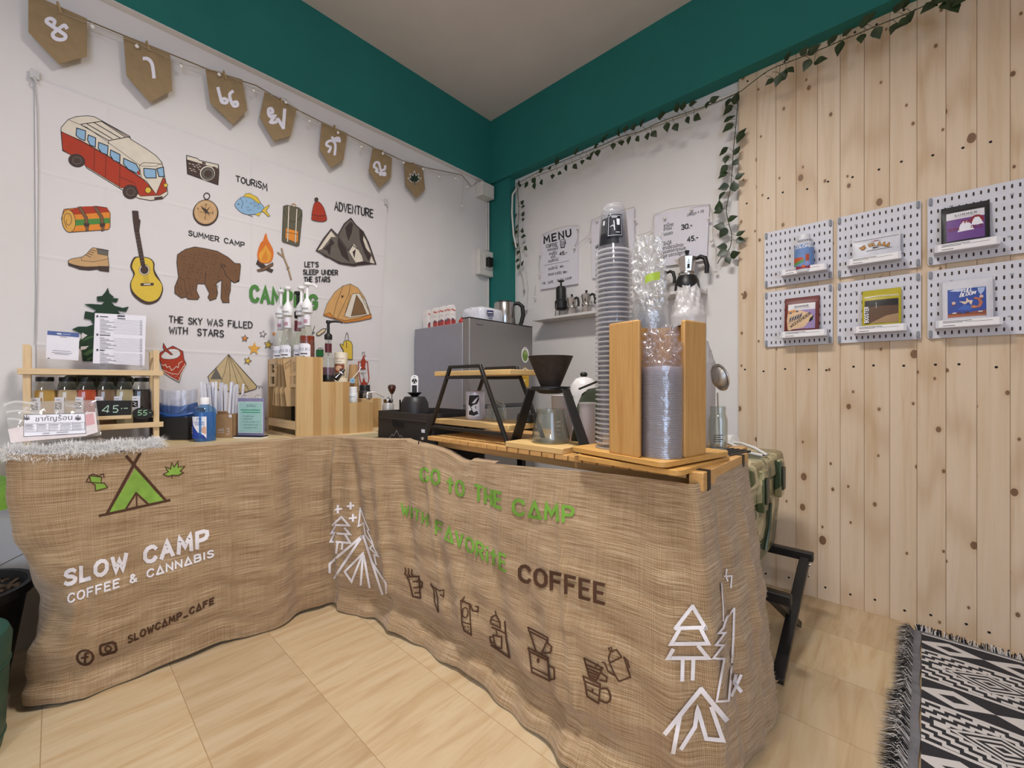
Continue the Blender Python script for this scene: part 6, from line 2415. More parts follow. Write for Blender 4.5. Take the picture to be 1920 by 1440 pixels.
# white jug and dark items behind the server
t_ = thing('measuring_jug', 'white plastic measuring jug with faint red marks behind the server', 'jug', (1.2755, -0.9577, TZ), .3)
t_.scale = (KS, KS, KS)
b = MB()
b.lathe([(0, 0), (.034, 0), (.036, .004), (.041, .16), (.042, .162), (.04, .16), (.035, .006), (0, .005)], P('#d5cdcd', .35, trans=.15), 32)
b.build('body', t_)
b = MB()
d = Draw(b, cyl_fn(0, 0, .0395, math.atan2(-2.1 + .86, 2.1 - 1.205) - .45, 0))
for k in range(3):
    d.stroke([(0, .1 + k * .017), (.012, .1 + k * .017)], .0022, P('#b9645f', .5))
b.build('scale_marks', t_, fix=False)
t_ = thing('gooseneck_kettle', 'pale rounded kettle with dark knob behind the dripper cone', 'kettle', (1.3216, -0.9024, TZ + 0.0))
t_.scale = (KS, KS, KS)
b = MB()
b.lathe([(0, 0), (.05, 0), (.054, .005), (.052, .16), (.046, .2), (.03, .222), (.008, .23), (0, .23)], P('#d6d2d0', .3), 36)
b.build('body', t_)
b = MB()
b.lathe([(.006, .228), (.012, .232), (.014, .24), (.008, .246), (0, .247)], BLACK, 18)
b.build('knob', t_)
# green gusset pouch
t_ = thing('coffee_pouch', 'dark green gusseted coffee pouch with folded top behind the dripper', 'pouch', (1.3815, -0.9807, TZ), .25)
t_.scale = (KS, KS, KS)
GP = P('#39402f', .55)
b = MB()


def gus(u, v):
    th = 2 * PI * u
    w_, d_ = .047, .03 * (1 - v) ** .7 + .002
    sg = lambda c: math.copysign(abs(c) ** .45, c)
    lean = .03 * v * v
    return (w_ * sg(math.cos(th)) * (1 - .06 * v) + lean + .003 * math.sin(9 * v + 3 * th), d_ * sg(math.sin(th)) + .004 * math.sin(7 * v + 2 * th), .19 * v + .022 * v * math.cos(th))


b.grid(gus, 48, 22, GP, wrap=True)
b.build('bag', t_, angle=60)
b = MB()
b.bar((-.025, .0, .186), (.075, .0, .226), .006, .012, P('#1c1f18', .5), (0, 1, 0))
b.build('tin_tie', t_)
b = MB()
b.lathe([(0, 0), (.0235, 0), (.0245, .003), (.0255, .142), (.029, .145), (.0255, .1455), (.0235, .006), (0, .006)], film('frosted_plastic', '#e8e4e6', .62, .25, gloss=.4), 30)
tag(b.build('measuring_cylinder', loc=(1.4321, -1.0544, TZ)), 'frosted plastic measuring cylinder just left of tall cup stack', 'cylinder').scale = (KS, KS, KS)

# --- swivel base, dispenser
uD, vD = np.array((.978, -.208, 0)), np.array((.208, .978, 0))
Qd = np.array((1.738, -1.2534, 0))
rzD = math.atan2(-.208, .978)
PLYM = wood('ply_honey', '#cf9f58', '#b98542', 0, .9, .4)
DISM = wood('lacquered_pine', '#c89a5c', '#ae7c3e', 2, .8, .38)
t_ = thing('turntable_base', 'two-layer wooden turntable base under the cup dispenser', 'turntable', (Qd[0], Qd[1], TZ), rzD)
t_.scale = (KS, KS, KS)


def rrect(x0, y0, x1, y1, r, n=5):
    out = []
    for cx, cy, a in ((x1 - r, y0 + r, -PI / 2), (x1 - r, y1 - r, 0), (x0 + r, y1 - r, PI / 2), (x0 + r, y0 + r, PI)):
        for i in range(n + 1):
            out.append((cx + r * math.cos(a + i * PI / 2 / n), cy + r * math.sin(a + i * PI / 2 / n)))
    return out


b = MB()
rot_ = lambda p, a: (p[0] * math.cos(a) - p[1] * math.sin(a), p[0] * math.sin(a) + p[1] * math.cos(a))
b.prism([(p[0] - .13, p[1] + .15) for p in (rot_(q, .13) for q in rrect(-.145, -.155, .145, .145, .02))], 2, 0, .0125, PLYM)
b.build('lower_plate', t_, bevel=.0015, angle=50)
b = MB()
b.prism([(p[0] - .14, p[1] + .14) for p in (rot_(q, 0) for q in rrect(-.152, -.145, .148, .145, .02))], 2, .0165, .029, PLYM)
b.cyl((-.14, .14, .0125), (-.14, .14, .0166), .09, P('#26211d', .5), 30)
b.build('upper_plate', t_, bevel=.0015, angle=50)
t_ = thing('cup_dispenser', 'tall honey-lacquered wooden cup and lid dispenser with open corner', 'dispenser', (Qd[0], Qd[1], TZ + .0268), rzD)
W_, NU_, NV_, IU_, IV_ = .143, .056, .081, .089, .107
VD, DH, th_ = .168, .300, .013
b = MB()
b.prism([(-W_, 0), (-NU_, 0), (-NU_ - .004, th_), (-W_, th_)], 2, 0, DH, DISM)
b.build('front_panel', t_, bevel=.004)
b = MB()
b.prism([(-th_, NV_ + .004), (0, NV_), (0, VD), (-th_, VD)], 2, 0, DH, DISM)
b.build('side_panel', t_, bevel=.004)
b = MB()
cv = [(-IU_ + .035 * (1 - math.sin(a)), IV_ - .035 * (1 - math.cos(a))) for a in [PI / 2 * (1 - i / 6) for i in range(7)]]
niche = [(-NU_ - .004, th_ - .001), (-IU_, .03)] + cv + [(-th_ - .002, IV_), (-th_ + .001, NV_ + .006), (-th_ - .004, IV_ + .009), (-IU_ - .009, IV_ + .009), (-IU_ - .009, .02), (-NU_ - .016, th_ - .001)]
b.prism(niche, 2, 0, DH - .010, DISM)
b.build('niche', t_)
b = MB()
b.prism([(-W_, th_), (-W_ + .012, th_), (-W_ + .012, VD), (-W_, VD)], 2, 0, DH - .02, DISM)
b.build('back_panel', t_, bevel=.002)

# lids in their sleeve, in the niche
rim = film('cup_rim', '#f8f8fb', .48, .08, gloss=4.0, edge=.5)
LC = np.array((1.7076, -1.1834, 0))
LZ0 = TZ + .0272
lidm = film('clear_lid', '#f0eef6', .24, .08, gloss=3.0, edge=.5)
ld = None
for i in range(52):
    loc = (LC[0], LC[1], LZ0 + .0038 * i)
    if ld is None:
        b = MB()
        b.lathe([(.001, .006), (.028, .006), (.031, .0042), (.040, .0037)], lidm, 36)
        b.lathe([(.040, .0037), (.0425, .0029), (.043, .0006), (.0418, 0)], rim, 36)
        ld = b.build('cup_cover', loc=loc)
        tag(ld, 'clear plastic cup lid in the sleeve stack at the front of the dispenser', 'lid', 'lids in the dispenser niche')
    else:
        c = ld.copy()
        COL.objects.link(c)
        c.location = loc


def crumple(name, label, c, r, z0, z1, ztop, m_, seedv, taper=.55, amp=.004, flatten=0.0, kx=0, ky=0, cat='plastic sleeve', nu=90, nv=70):
    """sleeve of thin film: follows the stack to z1, then gathers and crumples up to ztop"""
    def f(u, v):
        a = 2 * PI * u
        z = z0 + (ztop - z0) * v
        k = 0 if z < z1 else (z - z1) / (ztop - z1)
        rr = r * (1 - taper * k ** .8)
        q = amp * (.12 + 2.2 * min(1, k * 3))
        n_ = (math.sin(5 * a + 30 * v + seedv) + .8 * math.sin(9 * a - 47 * v + 2 * seedv) + .6 * math.sin(17 * a + 83 * v + seedv * 3) + .5 * math.sin(3 * a + 140 * v)) * q
        rr += n_ * .5
        x, y = rr * math.cos(a), rr * math.sin(a) * (1 - flatten * k)
        return (c[0] + x + kx * k, c[1] + y + ky * k, z + n_ * .4 * k)
    b = MB()
    b.grid(f, nu, nv, m_, wrap=True)
    return tag(b.build(name, angle=75, fix=False), label, cat)


SLV = film('cling_sleeve', '#f8f6fa', .10, .06, bump=.8, bscale=45, gloss=3.2, edge=.5)
crumple('plastic_sleeve', 'clear crinkled plastic sleeve around the lids at the dispenser front', LC, .0455, LZ0, LZ0 + .20, LZ0 + .285, SLV, 1.0, .45, .005)
# second sleeved stack behind, standing out above the dispenser
BC = np.array((1.607, -1.0176, 0))
DOM = film('clear_dome', '#eef0f4', .25, .08, gloss=1.0)
dl = None
for i in range(34):
    loc = (BC[0], BC[1], LZ0 + .0097 * i)
    if dl is None:
        b = MB()
        b.lathe([(.046, 0), (.0465, .003), (.043, .004), (.041, .02), (.03, .036), (.012, .04), (.01, .038)], DOM, 30)
        dl = b.build('dome_cover', loc=loc)
        dl.scale = (KS, KS, KS)
        tag(dl, 'clear domed lid in the tall sleeved stack behind the dispenser', 'lid', 'domed lids behind the dispenser')
    else:
        c = dl.copy()
        COL.objects.link(c)
        c.location = loc
FOILY = film('crinkled_film', '#ffffff', .30, .08, bump=1.0, bscale=60, gloss=5.5, edge=.5)
crumple('plastic_sleeve', 'tall crumpled clear plastic sleeve with green tape behind the dispenser', BC, .046, LZ0, LZ0 + .35, LZ0 + .553, FOILY, 2.3, .35, .006, .5, -.012, 0, nv=110)
b = MB()
b.grid(lambda u, v: (BC[0] + .028 + .03 * (u - .5) - .0, BC[1] - .051 - .008 * math.sin(PI * u) + .02 * (u - .5), LZ0 + .43 + .02 * (v - .5) + .01 * (u - .5)), 8, 5, P('#b4d04a', .4))
tag(b.build('tape_strip'), 'short strip of bright green tape on the tall crumpled sleeve', 'tape')
WF = film('milky_bag', '#f2efee', .72, .25, bump=.8, bscale=30, gloss=.6)
crumple('plastic_bag', 'milky white crumpled plastic bag rising behind the right dispenser panel', np.array((1.682, -.9577, 0)), .046, LZ0, LZ0 + .34, LZ0 + .418, WF, 4.1, .5, .0022, .3)
b = MB()
cup = P('#d9d6d8', .3)
crumple('plastic_sleeve', 'smoky clear sleeve of cups against the dispenser right side', np.array((1.668, -.798, 0)), .034, TZ + .0006, TZ + .25, TZ + .313, film('smoky_film', '#dcdadb', .5, .12, bump=.4, bscale=40), 5.2, .6, .0008)

# --- tall stack of upturned clear cups
CC = (1.5657, -1.142)
cupm = film('clear_cup', '#f2f2f4', .10, .06, gloss=.9)
NC = 42
DZ = .0119
cproto = None


def cup_mesh():
    b = MB()
    b.lathe([(.0435, .004), (.0405, .03), (.0365, .085), (.0325, .118)], cupm, 36)
    b.lathe([(.0325, .118), (.0322, .1195)], rim, 36)  # whiter film rings on the base paint its ring highlights
    b.lathe([(.0322, .1195), (.0312, .121)], cupm, 36)
    b.lathe([(.0312, .121), (.0308, .1235)], rim, 36)
    b.lathe([(.0308, .1235), (.0295, .126), (.0275, .128)], cupm, 36)
    b.lathe([(.0275, .128), (.0255, .1305)], rim, 36)
    b.lathe([(.0255, .1305), (.02, .1335), (.001, .135)], cupm, 36)
    b.lathe([(.0465, .0), (.0490, .0008), (.0496, .0025), (.0488, .0044), (.0445, .005), (.0435, .004)], rim, 36)
    return b


for i in range(NC):
    loc = (CC[0], CC[1], LZ0 + DZ * i)
    if i >= NC - 2:
        lb = 'topmost clear cup of the tall stack, with black square logo print' if i == NC - 1 else 'second clear cup from the top of the tall stack, with dark logo showing through'
        c = cproto.copy()
        COL.objects.link(c)
        c.location = loc
        tag(c, lb, 'cup', 'clear cups in the tall stack')
        b = MB()
        a0 = math.atan2(CAM[1] - CC[1], CAM[0] - CC[0])

        def cone(x, y, l, a0=a0, sh=(.1 if i == NC - 1 else -.45)):
            r = .0440 - .105 * (y - .004) + l + .0004
            return (r * math.cos(a0 + sh + x / .038), r * math.sin(a0 + sh + x / .038), y)
        d = Draw(b, cone, sub=.003, step=.00005)
        if i == NC - 1:
            d.fill([(-.02, .034), (.02, .034), (.02, .096), (-.02, .096)], P('#14161f', .4))
            d.stroke([(-.017, .038), (.017, .038), (.017, .092), (-.017, .092)], .0012, P('#c9cbd2', .4), True)
            d.stroke([(-.008, .088), (.006, .088)], .0022, PAPER)
            d.fill([(.004, .083), (.013, .083), (.012, .066), (.005, .066)], PAPER)
            d.stroke([(-.003, .078), (-.001, .052)], .0022, PAPER)
            d.stroke([(-.012, .062), (-.006, .066), (-.002, .06)], .0015, PAPER)
            d.stroke([(.002, .046), (.012, .046)], .0016, PAPER)
        else:
            d.fill([(-.024, .03), (.03, .03), (.03, .102), (-.024, .102)], P('#12141c', .4))
            d.fill([(-.016, .084), (-.009, .084), (-.009, .096), (-.016, .096)], PAPER)
        o = b.build('logo_print', c, fix=False)
    elif cproto is None:
        cproto = cup_mesh().build('clear_cup', loc=loc)
        cproto.scale = (KS, KS, KS)
        tag(cproto, 'upturned clear plastic cup within the tall stack beside the dispenser', 'cup', 'clear cups in the tall stack')
    else:
        c = cproto.copy()
        COL.objects.link(c)
        c.location = loc

# --- jar with strainer on black tray, cable
b = MB()
b.box2((-.045, -.075, 0), (.05, .09, .006), BLACK)
for k in range(5):
    b.box2((-.03 + k * .015, -.07, .006), (-.022 + k * .015, .085, .008), BLACK)
tag(b.build('drip_tray', loc=(1.736, -.893, TZ), rot=(0, 0, -.15), bevel=.001), 'black ribbed rubber tray under the glass jar', 'tray')
t_ = thing('glass_jar', 'clear square mason jar with threaded neck on the black tray', 'jar', (1.7407, -0.9024, TZ + .008), .3)
t_.scale = (KS, KS, KS)
b = MB()
b.lathe([(.001, 0), (.022, .001), (.0255, .005), (.026, .09), (.023, .104), (.0205, .109), (.0215, .113), (.0205, .117), (.0215, .121), (.0205, .125), (.0212, .13), (.0195, .13), (.019, .108), (.0235, .09), (.0235, .006), (.001, .004)], CG, 36, sq=.25)
b.build('jar_glass', t_)
b = MB()
d = Draw(b, plane_fn((0, -.0262, 0), (1, 0, 0), (0, 0, 1), (0, -1, 0)))
for k in range(4):
    d.stroke([(-.01, .03 + k * .006), (.008 + .004 * (k % 2), .032 + k * .006)], .0025, P('#4a4744', .4))
b.build('embossed_mark', t_, fix=False, smooth=False)
t_ = thing('tea_strainer', 'steel mesh strainer spoon standing in the glass jar', 'strainer', (1.7426, -0.8997, TZ + .117), _th + .35)
t_.scale = (KS * 1.1, KS * 1.1, KS * 1.5)
b = MB()
b.lathe([(.001, -.016), (.012, -.013), (.021, -.004), (.024, .004)], P('#a9a39c', .35, .8), 24, (0, 0, .062), Matrix.Rotation(1.15, 3, 'Y'))
b.build('mesh_bowl', t_)
b = MB()
q = Matrix.Rotation(1.15, 3, 'Y')
b.tube([q @ Vector((.0265 * math.cos(a), .0265 * math.sin(a), .004)) + Vector((0, 0, .062)) for a in [2 * PI * i / 24 for i in range(24)]], .0022, STEEL, 8, True)
b.build('rim_ring', t_)
b = MB()
b.tube([(-.004, 0, .034), (-.002, 0, .0), (.003, 0, -.04), (.005, 0, -.066)], .0022, STEEL, 8)
b.build('handle', t_)

# ---------------------------------------------------------------- camouflage cooler on its folding stand
def m_camo():
    t = NT('camouflage')
    v = t.coords((1, 1, 1))
    a = t.noise(v, 7.0, 2, .5)
    c = t.n('TexNoise', i_Scale=9.0, i_Detail=2)
    mp = t.n('Mapping')
    mp.inputs['Location'].default_value = (4, 2, 7)
    t.l(v, mp.inputs[0])
    t.l(mp.outputs[0], c.inputs['Vector'])
    base = t.ramp(a, [(0, '#877d58'), (.46, '#8c825c'), (.47, '#a39a74'), (.56, '#a79d78'), (.57, '#4d5636'), (1, '#47502f')])
    base.node.color_ramp.interpolation = 'CONSTANT'
    o = t.math('GREATER_THAN', c.outputs[0], .57)
    col = t.mix(o, base, '#39472f')
    o2 = t.math('LESS_THAN', c.outputs[0], .40)
    col = t.mix(o2, col, '#c2b48d')
    t.l(col, t.b.inputs['Base Color'])
    t.b.inputs['Roughness'].default_value = .3
    return t.m


CAMO = m_camo()
t_ = thing('cooler_box', 'camouflage hard cooler box with latches behind the burlap corner', 'cooler', (1.545, -.455, .262))
b = MB()


def taper(z0, z1, x0, x1, y0, y1, e):
    """box with rounded corners widening by e from bottom to top"""
    lo, hi = rrect(-x0, -y0, x0, y0, .035), rrect(-x1, -y1, x1, y1, .035)
    n = len(lo)
    v = [(p[0], p[1], z0) for p in lo] + [(p[0], p[1], z1) for p in hi]
    return v, [(i, (i + 1) % n, n + (i + 1) % n, n + i) for i in range(n)] + [tuple(range(n)), tuple(range(n, 2 * n))]


b.add(*taper(0, .275, .205, .225, .225, .248, 0), CAMO)
b.build('body', t_, bevel=.006, angle=50)
b = MB()
b.add(*taper(.28, .348, .235, .225, .258, .248, 0), CAMO)
b.build('lid', t_, bevel=.01, angle=50)
for y in (-.13, .12):
    b = MB()
    b.box2((.222, y - .028, .2), (.244, y + .028, .33), CAMO)
    lt_ = b.build('latch', t_, bevel=.004)
    b = MB()
    b.box2((.2445, y - .018, .225), (.250, y + .018, .305), P('#33382a', .4))
    b.build('clip', lt_, bevel=.002)
b = MB()
b.tube([(.222, -.1, .24), (.226, -.02, .235), (.224, .03, .19), (.218, .035, .1), (.212, .01, .03)], .005, CAMO, 8)
b.build('moulding', t_)
t_ = thing('cooler_stand', 'black folding cross-leg stand under the camouflage cooler', 'stand', (1.6, -.47, 0))
for x in (.245, -.19):
    b = MB()
    b.bar((x, .2, .235), (x - .006, -.225, .012), .022, .03, DKMETAL, (1, 0, 0))
    b.build('leg', t_, bevel=.002)
    b = MB()
    b.bar((x - .024, -.2, .235), (x - .018, .16, .012), .02, .03, DKMETAL, (1, 0, 0))
    b.build('leg', t_, bevel=.002)
for y in (.205, -.205):
    b = MB()
    b.bar((-.215, y, .245), (.27, y, .245), .03, .03, DKMETAL, (0, 0, 1))
    b.build('top_bar', t_, bevel=.003)
for (x, y, z) in ((.259, .19, .22), (.259, .165, .19), (.262, .205, .252)):
    b = MB()
    b.cyl((x, y, z), (x + .004, y, z), .006, STEEL, 10)
    b.build('rivet', t_)
t_ = thing('white_cable', 'white cable loop and plug lying on the camouflage cooler', 'cable', (1.62, -.33, .611))
b = MB()
b.tube([(-.01, .06, .02), (.03, .02, .024), (.09, -.05, .02), (.135, -.09, .006), (.13, -.12, .006), (.07, -.09, .008), (.0, .0, .02), (-.03, .04, .02)], .0055, P('#dddad6', .35), 10)
b.build('cord', t_)
b = MB()
b.cyl((-.035, .075, .024), (-.005, .06, .026), .024, P('#e2dfdb', .3), 22)
b.build('plug', t_)
# ---------------------------------------------------------------- back wall: shelves, price boards, string lights, ivy
SHW = P('#d4cfcb', .4, var=.02)


def wall_shelf(name, label, x0, x1, z):
    b = MB()
    b.box2((x0, -.116, z), (x1, -.001, z + .014), SHW)
    b.box2((x0, -.012, z + .014), (x1, -.001, z + .03), SHW)
    return tag(b.build(name, bevel=.002), label, 'shelf', 'white wall shelves')


S1, S2 = 1.247, 1.287
wall_shelf('wall_shelf', 'white floating wall shelf left of the tall cup stack', .44, .95, S1)
wall_shelf('wall_shelf', 'white floating wall shelf right of the tall cup stack', 1.05, 1.425, S2)

BOARD = P('#d9d5db', .7, var=.02)


def price_board(label, quad, art):
    c3 = [at_y(p[0], p[1], -.014) for p in quad]
    base = sum(c3) / 4
    b = MB()
    b.prism([(p[0] - base[0], p[2] - base[2]) for p in c3], 1, 0, .013, BOARD)
    d = Draw(b, lambda X, Y, l: tuple(at_y(X, Y, -.014) - base + np.array([0, -l, 0])))
    art(d)
    o = b.build('price_board', loc=base, fix=False, smooth=False)
    return tag(o, label, 'sign', 'price boards on the back wall')


def art1(d):
    d.frame(920, 340, 4)
    d.text_to('MENU', (402, 466), (602, 410), 50, 12, INK, gap=3.4, up=(-.07, -1))
    d.text_to('COFFEE', (418, 500), (498, 484), 24, 4, INK)
    d.stroke([(522, 445), (528, 500), (555, 495), (560, 440)], 4, INK)
    for k in range(5):
        d.stroke([(525, 455 + k * 10), (556, 450 + k * 10)], 4, INK)
    d.stroke([(558, 450), (566, 462), (556, 474)], 4, INK)
    d.stroke([(520, 445), (540, 436), (562, 440)], 4, INK)
    for t_, x, y, w_ in (('เอสเปรสโซ่', 425, 525, 82), ('คาปูชิโน่', 438, 555, 60), ('ลาเต้', 450, 580, 36), ('อเมริกาโน่', 432, 610, 76), ('อเมริกาโน่', 432, 668, 72), ('ชาเนย', 430, 710, 46), ('ชาเขียว', 482, 702, 54)):
        d.type(t_, (x, y), (26, -5), (0, -30), INK, fit=w_, bold=.016)
    d.text_to('45.-', (518, 556), (572, 546), 24, 6, INK)
    d.stroke([(400, 632), (588, 596)], 2, INK)
    d.text_to('40.-', (520, 648), (552, 642), 14, 3.5, INK)
    d.text_to('30.-', (544, 690), (578, 684), 14, 3.5, INK)
    d.text_to('FB : CAFE', (392, 775), (470, 760), 16, 2.6, INK)
    d.text_to('SLOW_CAMP', (500, 752), (608, 732), 16, 2.6, INK)


def art2(d):
    d.frame(920, 340, 4)
    for k, t_ in enumerate(('พีชโซดา', 'สตรอเบอรี่', 'แดงโซดา', 'นมชมพู', 'บ๊วยโซดา', 'คาราเมล')):
        d.type(t_, (784, 508 + k * 42), (40, -6), (0, -40), INK, fit=150, bold=.016)


def art3(d):
    d.frame(1080, 340, 6)
    d.type('(เพิ่มมุก + 10)', (1250, 395), (40, -10), (0, -46), INK, fit=195, bold=.016)
    for t_, x, y, w_ in (('ชาไทย', 985, 520, 112), ('ชานม', 985, 556, 95), ('นมสด', 985, 614, 105), ('โกโก้', 985, 724, 90), ('ชาเขียวมัทฉะ', 975, 772, 240), ('นมสดคาราเมล', 975, 815, 262), ('มูส บราวน์ชูการ์', 975, 862, 275)):
        d.type(t_, (x, y), (52, -10), (0, -52), INK, fit=w_, bold=.016)
    d.text_to('30.-', (1188, 545), (1305, 520), 52, 12, INK)
    d.text_to('45.-', (1255, 682), (1372, 656), 52, 12, INK)


price_board('white board headed MENU with coffee prices above the left shelf', [(1013, 440), (1083, 422.5), (1083, 532), (1013, 543)], art1)
price_board('white price board mostly hidden behind the tall cup stack', [(1108, 413), (1190, 391), (1192, 508), (1110, 522)], art2)
price_board('white board with 30 and 45 prices above the right shelf', [(1226, 403), (1330, 382), (1325, 488), (1230, 501)], art3)

# thin string light around the boards
Y_ = -.022
t_ = thing('string_light', 'thin string light with small bulbs draped around the price boards', 'string light', at_y(1083, 424, Y_))
base = np.array(t_.location)
WIR2 = P('#a59a90', .6)
b = MB()
for path in ([(1016, 440), (1040, 430), (1060, 424), (1084, 422), (1083, 450), (1077, 462), (1105, 441), (1110, 412), (1130, 404), (1190, 388), (1189, 400), (1190, 444), (1222, 433), (1226, 402), (1256, 392), (1296, 386), (1330, 383), (1336, 400), (1337, 450), (1343, 470), (1342, 505)],
             [(1012, 474), (1010, 500), (1012, 515)], [(1004, 535), (1002, 556)], [(1078, 462), (1076, 475)]):
    b.tube([at_y(x, y, Y_) - base for x, y in path], .0011, WIR2, 5)
b.build('wire', t_)
for x, y in ((1083, 428), (1012, 478), (1011, 514), (1077, 465), (1106, 446), (1119, 414), (1191, 412), (1223, 436), (1246, 409), (1329, 410), (1334, 451), (1342, 508), (1003, 557), (1296, 393)):
    b = MB()
    b.sphere((0, 0, 0), .0075, P('#ddd6cf', .2, coat=.5), 10, 7)
    b.build('bulb', t_, loc=at_y(x, y, Y_ - .004) - base)

# coffee makers on the shelves
t_ = thing('press_maker', 'black portable coffee press on steel tripod legs on left shelf', 'coffee maker', (.617, -.062, S1 + .014))
b = MB()
b.lathe([(0, .07), (.026, .07), (.03, .075), (.03, .165), (.024, .178), (.012, .182), (0, .182)], BLACK, 28)
b.build('chamber', t_)
b = MB()
b.lathe([(0, .04), (.030, .042), (.037, .05), (.037, .092), (.031, .098), (.03, .07)], P('#100f0f', .5), 28)
b.build('collar', t_)
b = MB()
b.cyl((0, 0, .18), (0, 0, .21), .006, BLACK, 12)
b.lathe([(0, .207), (.018, .209), (.02, .213), (0, .216)], BLACK, 22)
b.build('plunger', t_)
for a in (.4, 2.4, 4.5):
    b = MB()
    b.tube([(.03 * math.cos(a), .03 * math.sin(a), .1), (.046 * math.cos(a), .046 * math.sin(a), .0)], .003, P('#7e7c7b', .3, .8), 8)
    b.build('leg', t_)
ALU = P('#c7bfb9', .28, .85)


def moka(loc, rz, label, k, low=None, rlow=1.0):
    t_ = thing('moka_pot', label, 'moka pot', loc, rz, 'moka pots on the wall shelves')
    b = MB()
    if low is None:
        b.lathe([(0, 0), (.033 * k, 0), (.034 * k, .003 * k), (.028 * k, .052 * k), (0, .053 * k)], ALU, 8)
    else:
        b.lathe([(0, 0), (.045 * k, 0), (.047 * k, .005 * k), (.043 * k, .04 * k), (.033 * k, .06 * k), (0, .062 * k)], low, 32)
    b.build('boiler', t_, angle=30)
    z = .053 * k if low is None else .06 * k
    b = MB()
    b.lathe([(0, z), (.030 * k, z), (.031 * k, z + .004 * k), (.031 * k, z + .012 * k), (.029 * k, z + .015 * k), (0, z + .015 * k)], STEEL, 28)
    b.build('ring', t_)
    z += .015 * k
    b = MB()
    b.lathe([(0, z), (.025 * k, z), (.034 * k, z + .052 * k), (.0345 * k, z + .056 * k), (0, z + .056 * k)], ALU, 8)
    b.prism([(-.046 * k, z + .054 * k), (-.028 * k, z + .056 * k), (-.024 * k, z + .022 * k)], 1, -.008 * k, .008 * k, ALU)
    b.build('jug', t_, angle=30)
    b = MB()
    b.lathe([(0, z + .056 * k), (.034 * k, z + .056 * k), (.02 * k, z + .064 * k), (0, z + .067 * k)], ALU, 8)
    ml_ = b.build('lid', t_, angle=30)
    b = MB()
    b.lathe([(0, z + .065 * k), (.005 * k, z + .066 * k), (.009 * k, z + .084 * k), (0, z + .085 * k)], BLACK, 14)
    b.build('knob', ml_)
    b = MB()
    b.tube([(.032 * k, 0, z + .048 * k), (.048 * k, 0, z + .054 * k), (.064 * k, 0, z + .046 * k), (.072 * k, 0, z + .015 * k), (.070 * k, 0, z - .012 * k)], [.006 * k, .008 * k, .009 * k, .0085 * k, .008 * k], BLACK, 10)
    b.build('handle', t_)
    b = MB()
    a = math.atan2(CAM[1] - loc[1], CAM[0] - loc[0]) - rz
    a = round((a - PI / 8) / (PI / 4)) * PI / 4 + PI / 8
    c_, s_ = math.cos(a), math.sin(a)
    rr = .0285 * k
    d = Draw(b, lambda x, y, l: ((rr + (y - z - .02 * k) * .17 + l + .0004) * c_ - x * s_, (rr + (y - z - .02 * k) * .17 + l + .0004) * s_ + x * c_, y))
    d.fill(circ(0, z + .022 * k, .0045 * k, n=10), INK)
    d.fill([(-.003 * k, z + .02 * k), (.003 * k, z + .02 * k), (.005 * k, z + .01 * k), (-.005 * k, z + .01 * k)], INK)
    d.stroke([(-.004 * k, z + .032 * k), (.004 * k, z + .032 * k)], .0016 * k, INK)
    d.stroke([(0, z + .036 * k), (.0, z + .042 * k)], .0016 * k, INK)
    b.build('emblem', t_, fix=False, smooth=False)
    return t_


moka((.694, -.062, S1 + .014), -.25, 'smaller steel moka pot beside the black coffee press', .80)
moka((.79, -.058, S1 + .014), -.1, 'steel moka pot on the left shelf next to the tall cup stack', .86)
moka((1.352, -.062, S2 + .014), .15, 'large moka pot with round black base on the right shelf', 1.22, P('#1d1b1b', .4))
moka((1.225, -.062, S2 + .014), .05, 'small steel moka pot half hidden behind the crumpled sleeve', .92)

# cable along the top of the wall
b = MB()
CAB = P('#d9d5cd', .5)
b.tube([at_y(1386, 170, -.012), at_y(1300, 207, -.012), at_y(1180, 252, -.012), at_y(1080, 298, -.012), at_y(1000, 330, -.012), at_y(972, 348, -.014), at_y(961, 365, -.058), at_y(960, 400, -.058), at_y(963, 440, -.056), at_y(968, 465, -.05)], .006, CAB, 8)
tag(b.build('white_conduit'), 'white flexible conduit along the top of the back wall and column', 'conduit')
b = MB()
b.tube([at_y(974, 500, -.02), at_y(980, 520, -.02), at_y(983, 545, -.02)], .003, P('#b5aea8', .5), 6)
b.cyl(at_y(983, 543, -.02), at_y(982, 549, -.02), .006, P('#8f8a86', .5), 8)
tag(b.build('usb_lead'), 'thin grey plug lead hanging on the wall beside the column', 'lead')
b = MB()
b.tube([at_y(985, 500, -.012), at_y(990, 540, -.012), at_y(987, 575, -.02), at_y(982, 600, -.02)], .0015, P('#bdb6b0', .5), 5)
b.sphere(at_y(984, 580, -.025), .018, P('#cfcbc9', .25, coat=.5), 14, 9, .8)
tag(b.build('cord_switch'), 'small white round cord switch hanging beside the fridge', 'switch')

# ivy
random.seed(21)
LEAF = NT('ivy_leaf')
nz = LEAF.noise(LEAF.coords(), 40, 3)
LEAF.l(LEAF.ramp(nz, [(.3, '#1c2a14'), (.6, '#2c3d1d'), (.8, '#3c4f28')]), LEAF.b.inputs['Base Color'])
LEAF.b.inputs['Roughness'].default_value = .4
LEAFM = LEAF.m
VINE = P('#4a4a2c', .7)


